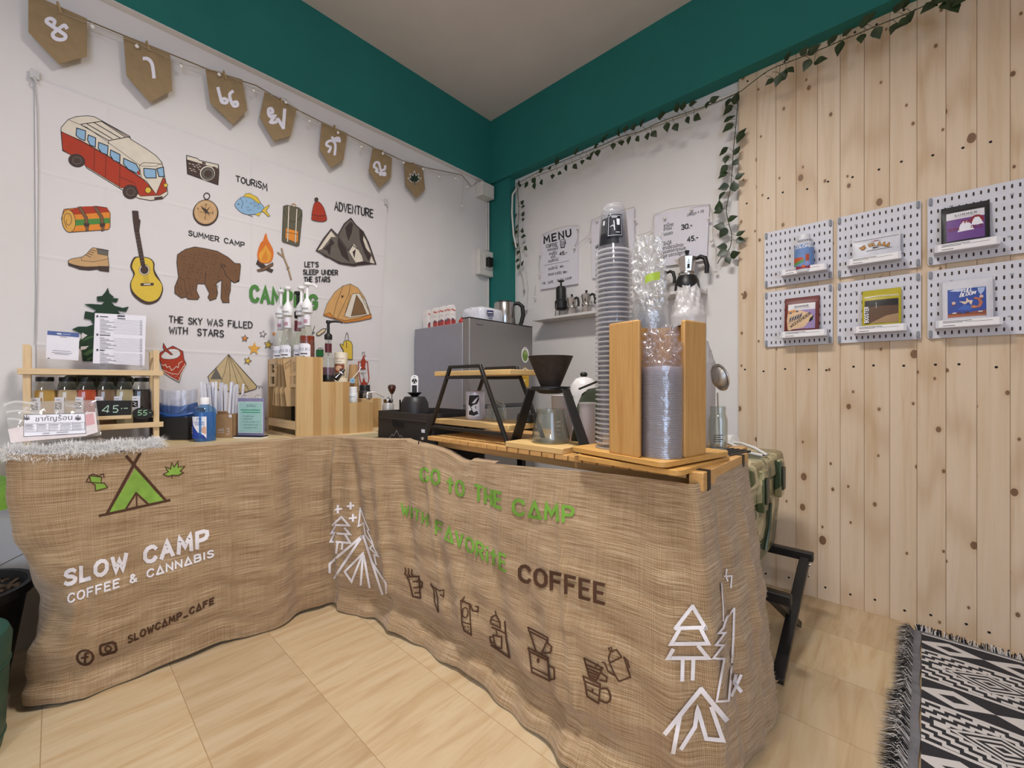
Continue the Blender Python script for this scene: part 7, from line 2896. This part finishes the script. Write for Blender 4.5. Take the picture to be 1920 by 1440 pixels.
def leaf(b, p, dr, L, w_, nrm):
    """pointed oval leaf folded along its midrib, from p in direction dr"""
    dr = Vector(dr).normalized()
    n_ = Vector(nrm)
    s_ = dr.cross(n_).normalized()
    n_ = s_.cross(dr).normalized()
    p = Vector(p)
    prof = ((0, .12), (.12, .62), (.32, 1.0), (.55, .82), (.8, .36), (1, .02))
    vs, fs = [], []
    for t, q in prof:
        c = p + dr * (L * t) - n_ * (.10 * L * t * t)
        vs += [c + s_ * (w_ * q) + n_ * (.18 * w_ * q), c - n_ * .0, c - s_ * (w_ * q) + n_ * (.18 * w_ * q)]
    for i in range(len(prof) - 1):
        for j in (0, 1):
            fs.append((i * 3 + j, i * 3 + j + 1, i * 3 + j + 4, i * 3 + j + 3))
    b.add(vs, fs, LEAFM)


def garland(label, path, yv, spots, size):
    """path and leaf spots in pixels on the plane y = yv; a spot is (x, y, direction x, direction y)"""
    t_ = thing('ivy_garland', label, 'garland', at_y(path[0][0], path[0][1], yv), 0, 'artificial ivy garlands')
    base = np.array(t_.location)
    b = MB()
    P3 = [at_y(x, y, yv) - base for x, y in path]
    b.tube([tuple(p) for p in smooth_pts(P3, 4, False)], .0018, VINE, 6)
    fo = MB()
    for x, y, dx, dy in spots:
        k = min(range(len(path)), key=lambda i: (path[i][0] - x) ** 2 + (path[i][1] - y) ** 2)
        c = at_y(x, y, yv - random.uniform(.004, .022)) - base
        a, bq = path[max(k - 1, 0)], path[min(k + 1, len(path) - 1)]
        den = (bq[0] - a[0]) ** 2 + (bq[1] - a[1]) ** 2 or 1
        tq = min(1, max(0, ((x - a[0]) * (bq[0] - a[0]) + (y - a[1]) * (bq[1] - a[1])) / den))
        st = at_y(a[0] + (bq[0] - a[0]) * tq, a[1] + (bq[1] - a[1]) * tq, yv) - base
        dr = np.array([dx, random.uniform(-.45, .1), -dy])
        dr = dr / np.linalg.norm(dr)
        L = size * random.uniform(.82, 1.15)
        p0 = c - dr * L * .5
        b.tube([tuple(st), tuple((st + p0) / 2 + np.array([0, -.004, .003])), tuple(p0)], .0009, VINE, 4)
        leaf(fo, p0, dr, L, L * .40, (random.uniform(-.5, .5), -1, random.uniform(-.2, .7)))
    b.build('vine', t_)
    fo.build('leaves', t_, fix=False)


z4 = lambda L: [(920 + x / 3.692, 180 + y / 3.692) for x, y in L]
top = [(968, 345), (1000, 328), (1030, 313), (1060, 300), (1085, 290), (1110, 280), (1135, 270), (1160, 258), (1200, 246), (1240, 228), (1280, 214), (1320, 200), (1352, 188), (1388, 172)]
sp = []
for x, y, dx, dy in ((245, 618, -.6, .5), (302, 625, .1, 1), (352, 598, .4, 1), (428, 558, 0, 1), (478, 535, .7, .3), (522, 500, .1, 1), (585, 490, .6, .8), (634, 458, .1, 1), (682, 430, .6, .6), (703, 400, .5, -.5), (740, 395, .2, 1), (848, 348, .0, 1), (905, 325, .4, .9), (956, 308, -.2, 1), (1018, 298, .4, .9),
                     (1085, 280, .1, 1), (1132, 265, .5, .7), (1220, 218, 0, 1), (1282, 218, .4, 1), (1365, 168, .2, 1), (1430, 150, .7, .7), (1498, 62, -.3, 1), (1550, 20, .8, -.3), (195, 600, -.3, -1), (300, 588, .3, .7), (350, 515, .8, -.4), (408, 500, .5, .5), (460, 448, .3, -1), (595, 380, .5, -1), (640, 378, .6, -.3), (730, 345, .9, -.1),
                     (780, 300, .4, -.9), (800, 280, .8, -.3), (885, 250, .0, -1), (935, 225, .5, -.6), (990, 212, .7, -.5), (1050, 180, .5, -.9), (1180, 130, .3, -1), (1200, 125, .7, -.4), (1290, 75, .1, -1), (1335, 65, .3, -1), (1400, 50, .9, .0)):
    X, Y = z4([(x, y)])[0]
    sp.append((X, Y, dx, dy))
garland('artificial ivy garland along the teal beam above the price boards', top, -.085, sp, .040)
pl_ = [(1388, 172), (1440, 133), (1480, 116), (1500, 108), (1540, 92), (1580, 75), (1610, 63), (1640, 50), (1690, 30), (1740, 8), (1790, -14), (1830, -32)]
sp = []
for x, y, dx, dy in ((10, 615, -.8, .5), (75, 605, -.4, .8), (118, 560, .6, -.5), (165, 525, .5, .5), (290, 490, -.5, .8), (395, 452, .8, .2), (535, 365, -.3, .8), (700, 290, .0, 1), (820, 250, .3, .9), (940, 215, -.4, .8), (1015, 170, -.7, .5), (1065, 125, .4, -.5), (1200, 55, -.6, .4), (1330, 40, .2, .8), (1370, 20, .1, .9), (1430, 10, .8, .4),
                     (270, 380, .5, -.5), (345, 370, .8, -.3), (490, 290, .4, -.4), (600, 235, .7, -.3), (720, 170, .4, -.8), (760, 130, .8, -.5), (990, 40, .5, -.6), (1040, 10, .4, -.6), (150, 420, .5, -.5), (1250, 20, .3, .9), (1300, 0, .6, .5), (1400, 60, .4, .9)):
    sp.append((1440 + x / 4, y / 4, dx, dy))
garland('artificial ivy garland along the teal beam above the pine cladding', pl_, -.085, sp, .043)
rt = z4([(1715, 5), (1705, 110), (1695, 230), (1680, 380), (1672, 520), (1660, 640), (1640, 730), (1632, 800), (1650, 890), (1668, 960), (1660, 1040), (1635, 1080), (1600, 1110), (1570, 1160)])
sp = []
for x, y, dx, dy in ((1640, 50, -.5, .8), (1690, 30, .4, .9), (1640, 98, -.8, .5), (1655, 155, .7, -.2), (1640, 220, -.8, .5), (1740, 255, .8, -.7), (1725, 290, -.5, .9), (1610, 385, -.8, .4), (1628, 440, -.2, 1), (1705, 375, .5, -.8), (1698, 462, .6, .5), (1612, 510, -.7, .5), (1605, 548, -.9, .5), (1725, 552, .8, -.3), (1610, 632, -.8, .2), (1686, 622, -.1, -.9),
                     (1598, 690, -.6, .8), (1580, 760, 0, -1), (1575, 796, -.9, .1), (1675, 845, .9, -.2), (1580, 902, -.9, -.3), (1608, 948, -.6, .8), (1732, 948, .8, -.4), (1730, 1000, .7, .2), (1600, 1045, -.8, -.1), (1600, 1088, -.8, .4), (1692, 1096, .9, -.1), (1645, 1138, .3, .7), (1700, 10, .2, -.5)):
    X, Y = z4([(x, y)])[0]
    sp.append((X, Y, dx, dy))
garland('artificial ivy strand hanging beside the edge of the pine cladding', rt, -.03, sp, .046)
lt = z4([(180, 600), (190, 700), (195, 800), (190, 900), (190, 1000), (205, 1100), (200, 1180)])
sp = []
for x, y, dx, dy in ((150, 685, -.6, .6), (220, 735, .7, -.4), (225, 765, .7, .1), (225, 815, .5, -.7), (225, 855, .8, .2), (175, 830, -.5, .8), (180, 910, -.4, .8), (220, 930, .4, -.8), (228, 970, .8, .1), (170, 945, -.5, .7), (162, 1020, -.6, -.1), (228, 1020, .7, -.2), (243, 1055, .5, .7), (180, 1040, .2, .9), (190, 1085, -.3, .9), (183, 1140, -.6, .4), (220, 1158, .5, -.6), (192, 1185, -.3, .9), (160, 640, -.4, .6), (205, 620, .4, .5)):
    X, Y = z4([(x, y)])[0]
    sp.append((X, Y, dx, dy))
garland('artificial ivy strand hanging beside the teal column', lt, -.03, sp, .038)

# ---------------------------------------------------------------- pegboards with coffee packs on the pine cladding
PB = P('#d6d5dc', .5, var=.02)
HOLE = P('#3f2f2c', .8)
CLIP = P('#8f9299', .35)
YB = -.018
pegproto = None
COLS, ROWS = (1.7835, 2.033, 2.2855), (1.396, 1.140)
POSL = [['white pegboard, top left, carrying the small blue-labelled bottle', 'white pegboard, top middle, carrying the plain white pouch', 'white pegboard, top right, carrying the black and purple pouch'],
        ['white pegboard, bottom left, carrying the maroon pouch', 'white pegboard, bottom middle, carrying the yellow pouch', 'white pegboard, bottom right, carrying the blue-picture pouch']]
LEDGE = [[(1463, 1550), (1588, 1690), (1752, 1876)], [(1463, 1550), (1600, 1700), (1754, 1881)]]
bm_, cm_ = None, None
for r in range(2):
    for c in range(3):
        t_ = thing('pegboard', POSL[r][c], 'pegboard', (COLS[c], YB, ROWS[r]), 0, 'pegboards on the pine wall')
        if bm_ is None:
            b = MB()
            b.prism(rrect(-.118, -.118, .118, .118, .006, 3), 1, -.003, .003, PB)
            d = Draw(b, plane_fn((0, -.003, 0), (1, 0, 0), (0, 0, 1), (0, -1, 0)), lift0=.0003)
            for i in range(14):
                for j in range(7):
                    x, z = -.1085 + i * .0167, -.1005 + j * .0335
                    if (i in (0, 13)) and j in (0, 6):
                        continue
                    d.fill([(x - .0022, z - .005), (x, z - .0068), (x + .0022, z - .005), (x + .0022, z + .005), (x, z + .0068), (x - .0022, z + .005)], HOLE)
            for x, z in ((-.06, .075), (.075, .075), (-.06, -.06), (.07, -.06)):
                d.fill(circ(x, z, .005, .0028, 10), P('#a2a4a9', .4))
            bd = b.build('panel', t_, smooth=False, fix=False)
            b = MB()
            b.box((0, -.006, 0), (.008, .008, .026), CLIP)
            cl = b.build('corner_clip', t_, loc=(-.1105, 0, .1025), bevel=.003)
            bm_, cm_ = bd, cl
        else:
            o = bm_.copy()
            COL.objects.link(o)
            o.parent = t_
            o = cm_.copy()
            COL.objects.link(o)
            o.parent = t_
        for x, z in ((.1105, .1025), (-.1105, -.1025), (.1105, -.1025)):
            o = cm_.copy()
            COL.objects.link(o)
            o.parent = t_
            o.location = (x, 0, z)
        # ledge
        yl = -.052
        x0 = at_y(LEDGE[r][c][0], 520, YB + yl)[0] - COLS[c]
        x1 = at_y(LEDGE[r][c][1], 520, YB + yl)[0] - COLS[c]
        z0 = -.088
        b = MB()
        b.box2((x0, yl + .003, z0), (x1, -.0035, z0 + .003), PB)
        b.box2((x0, yl, z0), (x1, yl + .003, z0 + .026), PB)
        b.box2((x0, yl + .003, z0 + .003), (x0 + .003, -.0035, z0 + .026), PB)
        b.box2((x1 - .003, yl + .003, z0 + .003), (x1, -.0035, z0 + .026), PB)
        d = Draw(b, plane_fn((0, yl, 0), (1, 0, 0), (0, 0, 1), (0, -1, 0)), lift0=.0004)
        d.fill([(x0 + .008, z0 + .002), (x1 - .008, z0 + .002), (x1 - .008, z0 + .0245), (x0 + .008, z0 + .0245)], WHITE)
        L = x1 - x0
        for k, (f0, f1, y) in enumerate(((.12, .55, .0205), (.12, .42, .016), (.45, .85, .0162), (.12, .3, .006))):
            d.stroke([(x0 + L * f0, z0 + y), (x0 + L * f1, z0 + y)], .0018 if k != 2 else .0011, INK)
        b.build('ledge', t_, smooth=False, fix=False)


def pack_pos(r, c, pa, pb, ytop):
    """footing and size of a pack from its pixel left/right edges and top"""
    y = YB - .028
    a, b_ = at_y(pa, 520 if r == 0 else 600, y), at_y(pb, 520 if r == 0 else 600, y)
    zt = at_y((pa + pb) / 2, ytop, y)[2]
    zb = ROWS[r] - .088 + .003
    return ((a[0] + b_[0]) / 2, y, zb), b_[0] - a[0], zt - zb


def pouch(label, pos, W, H, m_, seal=.86, depth=.016):
    t_ = thing('coffee_pouch', label, 'pouch', pos, 0)
    b = MB()

    def f(s_):
        def g(u, v):
            e = math.sin(PI * u) ** .6
            k = max(0.0, 1 - (v / seal) ** 3) if v < seal else 0
            return ((u - .5) * W * (1 - .015 * math.sin(PI * v)), -s_ * (depth * .5 * e * (k ** .5) + .0012), v * H)
        return g
    b.grid(f(1), 30, 30, m_)
    b.grid(f(-1), 12, 12, m_)
    # edge welt
    b.tube([(-W / 2, 0, 0), (-W / 2, 0, H), (W / 2, 0, H), (W / 2, 0, 0)], .0016, m_, 6, True)
    b.build('bag', t_, angle=60)
    t_.rotation_euler = (-.10, 0, 0)

    def fn(x, y, l):
        y = .028 + y * (H - .028) / H
        u, v = x / W + .5, y / H
        p = f(1)(min(max(u, 0.001), .999), min(max(v, 0), 1))
        return (x, p[1] - l, y)
    return t_, fn


GY = P('#8c8a90', .6)
# bottle, top left
pos, W, H = pack_pos(0, 0, 1489, 1526, 441)
t_ = thing('coffee_bottle', 'small white bottle with blue picture label on the top left pegboard', 'bottle', pos)
b = MB()
r_ = W / 2
b.lathe([(0, 0), (r_ * .95, 0), (r_, .004), (r_, H * .68), (r_ * .85, H * .78), (r_ * .58, H * .83), (r_ * .58, H * .86), (0, H * .86)], P('#dedde2', .35), 30)
b.build('body', t_)
b = MB()
b.lathe([(0, H * .85), (r_ * .66, H * .85), (r_ * .66, H * .98), (r_ * .6, H), (0, H)], P('#dcdbe0', .4), 26)
b.build('cap', t_)
b = MB()
aa = math.atan2(CAM[1] - pos[1], CAM[0] - pos[0])
d = Draw(b, cyl_fn(0, 0, r_ + .0002, aa + .1, .008), sub=.003, step=.00005)
hw = r_ * 1.35
d.fill([(-hw, .004), (hw, .004), (hw, H * .66), (-hw, H * .66)], P('#6f8ec2', .5))
d.fill([(-hw, .004), (hw, .004), (hw, .02), (0, .012), (-hw, .018)], P('#8d2f45', .5))
d.fill([(-hw, .03), (-.002, .04), (-.004, .03), (-hw, .016)], P('#5e9a55', .5))
d.fill([(-hw, .052), (-.012, .05), (-.002, .042), (-hw, .028)], P('#c4562c', .5))
d.fill([(.002, .028), (.014, .028), (.014, .06), (.002, .06)], P('#b4502a', .5))
d.fill(circ(.009, .024, .009, .01, 12), P('#8f97c9', .5))
d.fill([(-.012, .01), (-.002, .006), (.002, .014), (-.006, .02)], P('#cf5a2e', .5))
d.text_to('COLOMBIA', (-hw * .8, H * .57), (hw * .8, H * .57), .011, .0022, WHITE, up=(0, 1))
d.text_to('CRAFT', (-r_ * .6, H * .72), (r_ * .6, H * .72), .006, .0012, INK, up=(0, 1))
b.build('label_sticker', t_, fix=False)
# plain white pouch
pos, W, H = pack_pos(0, 1, 1598, 1688, 438)
t_, fn = pouch('white pouch with orange curved lettering on the top middle pegboard', pos, W, H, P('#d3d2d8', .4), .82)
b = MB()
d = Draw(b, fn, sub=.003, lift0=.0012, step=.00005)
d.stroke([(-W * .46, H * .8), (W * .46, H * .8)], .002, GY)
OR_ = P('#c78a2e', .5)
for k, ch in enumerate('WIULAAA'):
    a = (k - 3) * .17
    x, y = W * .62 * math.sin(a) * .82, H * .62 - W * .62 * (1 - math.cos(a)) * 1.2
    for m_, w_ in ((P('#3a2a1d', .6), .0052), (OR_, .0032)):
        d.text(ch, (x - .006, y - .02), (.012, -.012 * math.sin(a)), (0.012 * math.sin(a), .016), w_, m_)
d.fill([(-.02, H * .64), (0, H * .7), (.02, H * .65), (0, H * .665)], P('#a23a2a', .5))
d.fill([(-.008, H * .3), (.004, H * .32), (.014, H * .35), (.004, H * .36), (-.008, H * .36)], INK)
d.stroke([(-.025, H * .22), (.045, H * .24)], .002, INK)
b.build('print', t_, fix=False)
# black and purple pouch
pos, W, H = pack_pos(0, 2, 1766, 1856, 381)
t_, fn = pouch('black pouch with purple printed label on the top right pegboard', pos, W, H, P('#1b191a', .45), .9)
b = MB()
d = Draw(b, fn, sub=.003, lift0=.0012, step=.00005)
w2 = W * .40
d.fill([(-w2, .004), (w2, .004), (w2, H * .82), (-w2, H * .82)], P('#dcd8dc', .5))
d.fill([(-w2, .004), (w2, .004), (w2, H * .62), (-w2, H * .62)], P('#6d4389', .5))
d.text_to('SUMMER', (-w2 * .55, H * .70), (w2 * .6, H * .70), .008, .0012, INK, gap=5, up=(0, 1))
d.stroke([(-w2 * .5, H * .67), (w2 * .5, H * .67)], .001, GY)
BL2 = P('#8b2330', .5)
d.fill(circ(w2 * .6, H * .52, .016, .02, 16), BL2)
for cx, cy, k in ((.0, .3, 1.0), (w2 * .6, .42, .75)):
    d.fill([(cx - .018 * k, H * cy - .008), (cx - .012 * k, H * cy + .02 * k), (cx - .006 * k, H * cy + .034 * k), (cx + .006 * k, H * cy + .034 * k), (cx + .012 * k, H * cy + .02 * k), (cx + .02 * k, H * cy - .006)], PAPER)
d.text_to('FIND', (-w2 * .2, H * .47), (w2 * .3, H * .47), .012, .0018, BL2, up=(0, 1))
d.text_to('SIN', (-w2 * .92, H * .3), (-w2 * .35, H * .3), .012, .0016, BL2, up=(0, 1))
d.text_to('GLE', (w2 * .3, H * .3), (w2 * .9, H * .3), .012, .0016, BL2, up=(0, 1))
b.build('label_sticker', t_, fix=False)
# maroon pouch
pos, W, H = pack_pos(1, 0, 1471, 1535, 556)
t_, fn = pouch('maroon pouch lettered WEEKENDER on the bottom left pegboard', pos, W, H, P('#6b2219', .45), .9)
b = MB()
d = Draw(b, fn, sub=.003, lift0=.0012, step=.00005)
w2 = W * .40
d.fill([(-w2, .003), (w2, .003), (w2, H * .8), (-w2, H * .8)], P('#e3dedf', .5))
d.fill([(-w2, .003), (w2, .003), (w2, H * .6), (-w2, H * .6)], P('#9b85b4', .5))
d.fill([(-w2, .003), (-w2, H * .6), (-w2 * .2, H * .6), (w2 * .2, H * .54), (w2 * .7, H * .46), (w2 * .9, H * .3), (w2 * .5, H * .2), (w2 * .2, H * .06), (-w2 * .6, .004)], P('#d9b78f', .5), sm=2)
d.fill([(-w2, H * .5), (-w2, H * .6), (-w2 * .1, H * .6), (-w2 * .5, H * .54)], P('#cf8a4a', .5))
NV = P('#2d3554', .5)
for k in range(5):
    d.fill([(-w2 * .9 + k * .008, H * .22 + k * .004), (-w2 * .85 + k * .009, H * .36 + k * .004), (-w2 * .7 + k * .009, H * .42 + k * .004), (-w2 * .76 + k * .009, H * .3 + k * .004)], NV)
d.stroke([(-w2, H * .2), (-w2 * .2, H * .34)], .0012, NV)
for q in ((-w2 * .8, H * .53), (-w2 * .3, H * .56)):
    d.fill(circ(q[0], q[1], .0045, n=10), P('#3c5a80', .5))
d.fill([(w2 * .55, H * .2), (w2 * .62, H * .32), (w2 * .92, H * .42), (w2 * .82, H * .26)], INK)
d.text_to('WEEKENDER', (-w2 * .75, H * .07), (w2 * .72, H * .44), .012, .0019, INK, up=(-.4, .9))
d.text_to('SUMMER', (-w2 * .5, H * .69), (w2 * .5, H * .69), .008, .0012, INK, gap=4, up=(0, 1))
d.stroke([(-w2 * .6, H * .655), (w2 * .6, H * .655)], .001, GY)
b.build('label_sticker', t_, fix=False)
# yellow pouch
pos, W, H = pack_pos(1, 1, 1617, 1689, 541)
t_, fn = pouch('yellow pouch lettered BOOSTER on the bottom middle pegboard', pos, W, H, P('#b8a91c', .4), .86)
b = MB()
d = Draw(b, fn, sub=.003, lift0=.0012, step=.00005)
w2 = W * .44
d.stroke([(-w2, H * .80), (0, H * .81), (w2, H * .79)], .0035, P('#d9d8d6', .3))
d.fill([(-w2, .003), (w2, .003), (w2, H * .7), (-w2, H * .7)], P('#1d1813', .4))
d.fill([(-w2 * .72, .003), (w2, .003), (w2, H * .5), (-w2 * .4, H * .52), (-w2 * .72, H * .5)], P('#5b3f28', .5))
d.fill([(-w2 * .72, .003), (-w2 * .2, H * .12), (w2 * .3, H * .22), (w2, H * .27), (w2, .003)], P('#a5835c', .5))
d.fill([(-w2, .003), (-w2 * .72, .003), (-w2 * .72, H * .7), (-w2, H * .7)], P('#2b211d', .5))
d.text('BOOSTER', (-w2 * .77, H * .06), (0, .0125), (-.011, 0), .0026, WHITE, gap=3)
d.stroke([(-w2 * .1, H * .66), (w2 * .3, H * .66)], .003, P('#4a463f', .4))
d.stroke([(-w2 * .3, H * .45), (-w2 * .3, H * .62)], .001, WHITE)
b.build('label_sticker', t_, fix=False)
# large white pouch with picture
pos, W, H = pack_pos(1, 2, 1768, 1862, 522)
t_, fn = pouch('large white pouch with blue desert picture on the bottom right pegboard', pos, W, H, P('#d4d2d8', .45), .95)
b = MB()
d = Draw(b, fn, sub=.003, lift0=.0012, step=.00005)
x0, x1, y0, y1 = -W * .40, W * .37, .004, H * .76
d.fill([(x0, y0), (x1, y0), (x1, y1), (x0, y1)], P('#2f4a9c', .5))
sx_, sy_ = x1 - x0, y1 - y0
q = lambda a, c: (x0 + sx_ * a, y0 + sy_ * c)
d.fill([q(0, 0), q(1, 0), q(1, .2), q(.7, .16), q(.4, .1), q(.15, .15), q(0, .12)], P('#8a4a34', .5))
d.fill([q(0, .0), q(1, .0), q(1, .05), q(0, .08)], P('#b0643e', .5))
d.fill([q(.25, .25), q(.6, .2), q(.7, .35), q(.4, .4)], P('#3f62b3', .5))
CLD = P('#c9d0e6', .5)
d.fill([q(.05, .95), q(.2, 1), q(.5, .98), q(.3, .9)], CLD)
d.fill([q(.78, .98), q(.98, .98), q(.95, .85), q(.86, .72), q(.8, .85)], P('#a9b8dd', .5))
d.text_to('FULL', q(.36, .84), q(.64, .9), sy_ * .12, .0022, WHITE, up=(.2, 1))
d.text_to('BLOOM', q(.32, .7), q(.72, .76), sy_ * .12, .0022, WHITE, up=(.2, 1))
d.fill([q(.3, .55), q(.45, .42), q(.55, .5), q(.62, .38), q(.66, .55), q(.56, .56), q(.5, .66), q(.48, .52)], P('#e0c7b4', .5))
d.stroke([q(.72, .62), q(.82, .58), q(.87, .45), q(.82, .32), q(.7, .3)], .008, P('#b46a52', .5))
d.fill(circ(*q(.68, .32), .006, n=10), P('#c77c4c', .5))
for a, c in ((.16, .5), (.88, .66)):
    d.fill(circ(*q(a, c), .0045, .007, 10), P('#d8b6a6', .5))
    d.fill(circ(q(a, c)[0], q(a, c)[1] - .008, .003, n=8), P('#7a3b34', .5))
for a in (.18, .3, .5, .85):
    d.fill(circ(*q(a, .14), .006, .003, 8), P('#d7c9c6' if a in (.18, .85) else '#5a3550', .5))
b.build('print', t_, fix=False)

# ---------------------------------------------------------------- rug, plant pot and green bin
def m_rug():
    t = NT('woven_black_white')
    tc = t.n('TexCoord')
    sx = t.n('SeparateXYZ')
    t.l(tc.outputs['Object'], sx.inputs[0])
    X, Y = sx.outputs[0], sx.outputs[1]
    # rows run along x; each 0.3 m repeat holds a band of stepped diamonds and a band of triangles
    PX, PY = .30, .30
    fx = t.math('ABSOLUTE', t.math('SUBTRACT', t.math('MULTIPLY', t.math('FRACT', t.math('MULTIPLY', X, 1 / PX)), 2.0), 1.0))
    fyr = t.math('FRACT', t.math('MULTIPLY', Y, 1 / PY))
    fy = t.math('ABSOLUTE', t.math('SUBTRACT', t.math('MULTIPLY', t.math('FRACT', t.math('MULTIPLY', fyr, 1 / .55)), 2.0), 1.0))
    stp = t.math('DIVIDE', t.math('FLOOR', t.math('MULTIPLY', fy, 7.0)), 7.0)
    s = t.math('ADD', fx, stp)
    rings = t.math('GREATER_THAN', t.math('FRACT', t.math('MULTIPLY', s, 2.6)), .5)
    thin = t.math('GREATER_THAN', t.math('FRACT', t.math('MULTIPLY', t.math('ADD', fx, fy), 5.0)), .5)
    core = t.math('LESS_THAN', t.math('ADD', fx, fy), .62)
    dia = t.math('ADD', t.math('MULTIPLY', rings, t.math('SUBTRACT', 1.0, core)), t.math('MULTIPLY', thin, core))
    # triangle band
    gy = t.math('MULTIPLY', t.math('SUBTRACT', fyr, .58), 1 / .36)
    tri = t.math('LESS_THAN', t.math('ABSOLUTE', t.math('SUBTRACT', t.math('MULTIPLY', t.math('FRACT', t.math('MULTIPLY', X, 2 / PX)), 2.0), 1.0)), t.math('SUBTRACT', 1.0, t.math('MULTIPLY', t.math('ABSOLUTE', t.math('SUBTRACT', gy, .5)), 2.6)))
    hol = t.math('LESS_THAN', t.math('ABSOLUTE', t.math('SUBTRACT', t.math('MULTIPLY', t.math('FRACT', t.math('MULTIPLY', X, 2 / PX)), 2.0), 1.0)), t.math('SUBTRACT', .4, t.math('MULTIPLY', t.math('ABSOLUTE', t.math('SUBTRACT', gy, .5)), 2.6)))
    tri = t.math('SUBTRACT', tri, hol)
    inb = t.math('LESS_THAN', fyr, .55)
    pat = t.math('ADD', t.math('MULTIPLY', dia, inb), t.math('MULTIPLY', tri, t.math('SUBTRACT', 1.0, inb)))
    l1 = t.math('LESS_THAN', t.math('ABSOLUTE', t.math('SUBTRACT', fyr, .57)), .018)
    l2 = t.math('LESS_THAN', t.math('ABSOLUTE', t.math('SUBTRACT', fyr, .975)), .018)
    pat = t.math('MINIMUM', t.math('ADD', pat, t.math('ADD', l1, l2)), 1.0)
    col = t.mix(pat, '#191820', '#d3cdca')
    nz_ = t.noise(t.coords((260, 260, 1)), 1.0, 2)
    col = t.mix(t.math('MULTIPLY', nz_, .2), col, '#6c6868')
    t.l(col, t.b.inputs['Base Color'])
    t.b.inputs['Roughness'].default_value = .95
    t.bump(nz_, .35, .002)
    return t.m


RG = m_rug()
RBLK, RWHT = P('#1a181c', .95), P('#c9c3bf', .95)
t_ = thing('fringed_rug', 'black and white patterned woven rug with shaggy fringe by pine wall', 'rug', (2.14, -.075, 0), -.028)
b = MB()
b.grid(lambda u, v: (.012 + 1.3 * u, -1.2 * v - .004, .008 + .002 * math.sin(9 * u + 7 * v)), 40, 40, RG)
b.grid(lambda u, v: (.012 + 1.3 * u, -1.2 * v - .004, .001), 2, 2, RBLK)
b.build('woven_field', t_, fix=False)
b = MB()
SEAM = P('#6d6b6f', .9, var=.2)
b.grid(lambda u, v: ((v - .5) * .018 + .006 * math.sin(40 * u) * .3, -1.2 * u, .009 + .003 * math.sin(PI * v)), 90, 5, SEAM)
b.grid(lambda u, v: (1.3 * u, (v - .5) * .010 + .002, .009 + .002 * math.sin(PI * v)), 90, 5, SEAM)
b.build('hem_tape', t_)
random.seed(9)
fr = MB()
for i in range(5200):
    if i < 4200:
        s_ = -1.2 * random.random()
        p = Vector((-.006, s_, .006))
        L = .05 * random.uniform(.5, 1.1) * (1.12 if s_ < -.45 else .9)
        dr = Vector((-1, random.uniform(-.5, .35), 0)).normalized()
    else:
        p = Vector((1.3 * random.random() ** 1.3, .004, .006))
        L = random.uniform(.015, .032)
        dr = Vector((random.uniform(-.5, .4), 1, 0)).normalized()
    lift = random.uniform(.004, .022)
    w_ = Vector((-dr.y, dr.x, 0)) * random.uniform(.0007, .0014)
    q = p + dr * L * .5 + Vector((0, 0, lift))
    e = p + dr * L + Vector((random.uniform(-.006, .006), random.uniform(-.008, .008), lift * random.uniform(.1, .8) - .002))
    m_ = RWHT if random.random() < .42 else RBLK
    fr.add([p - w_, p + w_, q + w_, q - w_, e], [(0, 1, 2, 3), (3, 2, 4)], m_)
fo = fr.build('fringe', t_, fix=False, smooth=False)

SOIL = P('#3a2c22', .95, var=.4)
t_ = thing('plant_pot', 'black plastic pot of soil holding a plant at far left', 'pot', (.22, -2.305, 0))
b = MB()
b.lathe([(0, 0), (.11, 0), (.115, .005), (.15, .24), (.156, .27), (.168, .275), (.168, .30), (.155, .30), (.15, .275), (0, .262)], P('#161616', .5), 40)
b.build('pot', t_)
b = MB()
b.lathe([(0.0, .275), (.145, .272)], SOIL, 30)
for i in range(60):
    a, r_ = random.uniform(0, 2 * PI), .135 * math.sqrt(random.random())
    q = Vector((r_ * math.cos(a), r_ * math.sin(a), .276))
    a2 = random.uniform(0, PI)
    b.bar(q, q + Vector((.03 * math.cos(a2), .03 * math.sin(a2), random.uniform(-.003, .008))), .008, .005, P('#6a5540', .9, var=.3))
b.build('bark_chips', t_, smooth=False, fix=False)
b = MB()
b.tube([(-.02, 0, .27), (-.03, .01, .42), (-.05, .0, .56), (-.04, .0, .66)], .006, P('#4c6a2c', .6), 8)
b.tube([(.02, .03, .27), (.05, .10, .36), (.06, .18, .40)], .0012, P('#5a4a38', .8), 5)
b.build('stem', t_)
LG2 = P('#7fae2a', .4, var=.2)
LFM = LEAFM
LEAFM = LG2
for k, (p, dr) in enumerate((((-.0, .03, .56), (.1, 1.0, -.1)), ((-.05, 0, .58), (-.6, .5, .3)), ((-.04, 0, .64), (.1, -.6, .5)), ((-.03, 0, .45), (.3, -.8, .1)))):
    b = MB()
    leaf(b, p, dr, .16, .055, (.5, 0, .7) if k else (.85, -.3, .3))
    b.build('leaf', t_, fix=False)
LEAFM = LFM
t_ = thing('green_bin', 'dark green ribbed plastic bin at the lower left edge', 'bin', (.512, -2.289, 0))
GBN = P('#1e4a3e', .45)
b = MB()
b.lathe([(0, 0), (.098, 0), (.106, .006), (.11, .03), (.118, .20), (.122, .262), (.116, .28), (.10, .286), (0, .288)], GBN, 44, sq=.12)
b.build('body', t_)
for z in (.035, .205):
    b = MB()
    r_ = .1105 if z < .1 else .1188
    b.lathe([(r_, z - .002), (r_ + .002, z), (r_, z + .002)], GBN, 44, sq=.12)
    b.build('rib', t_)
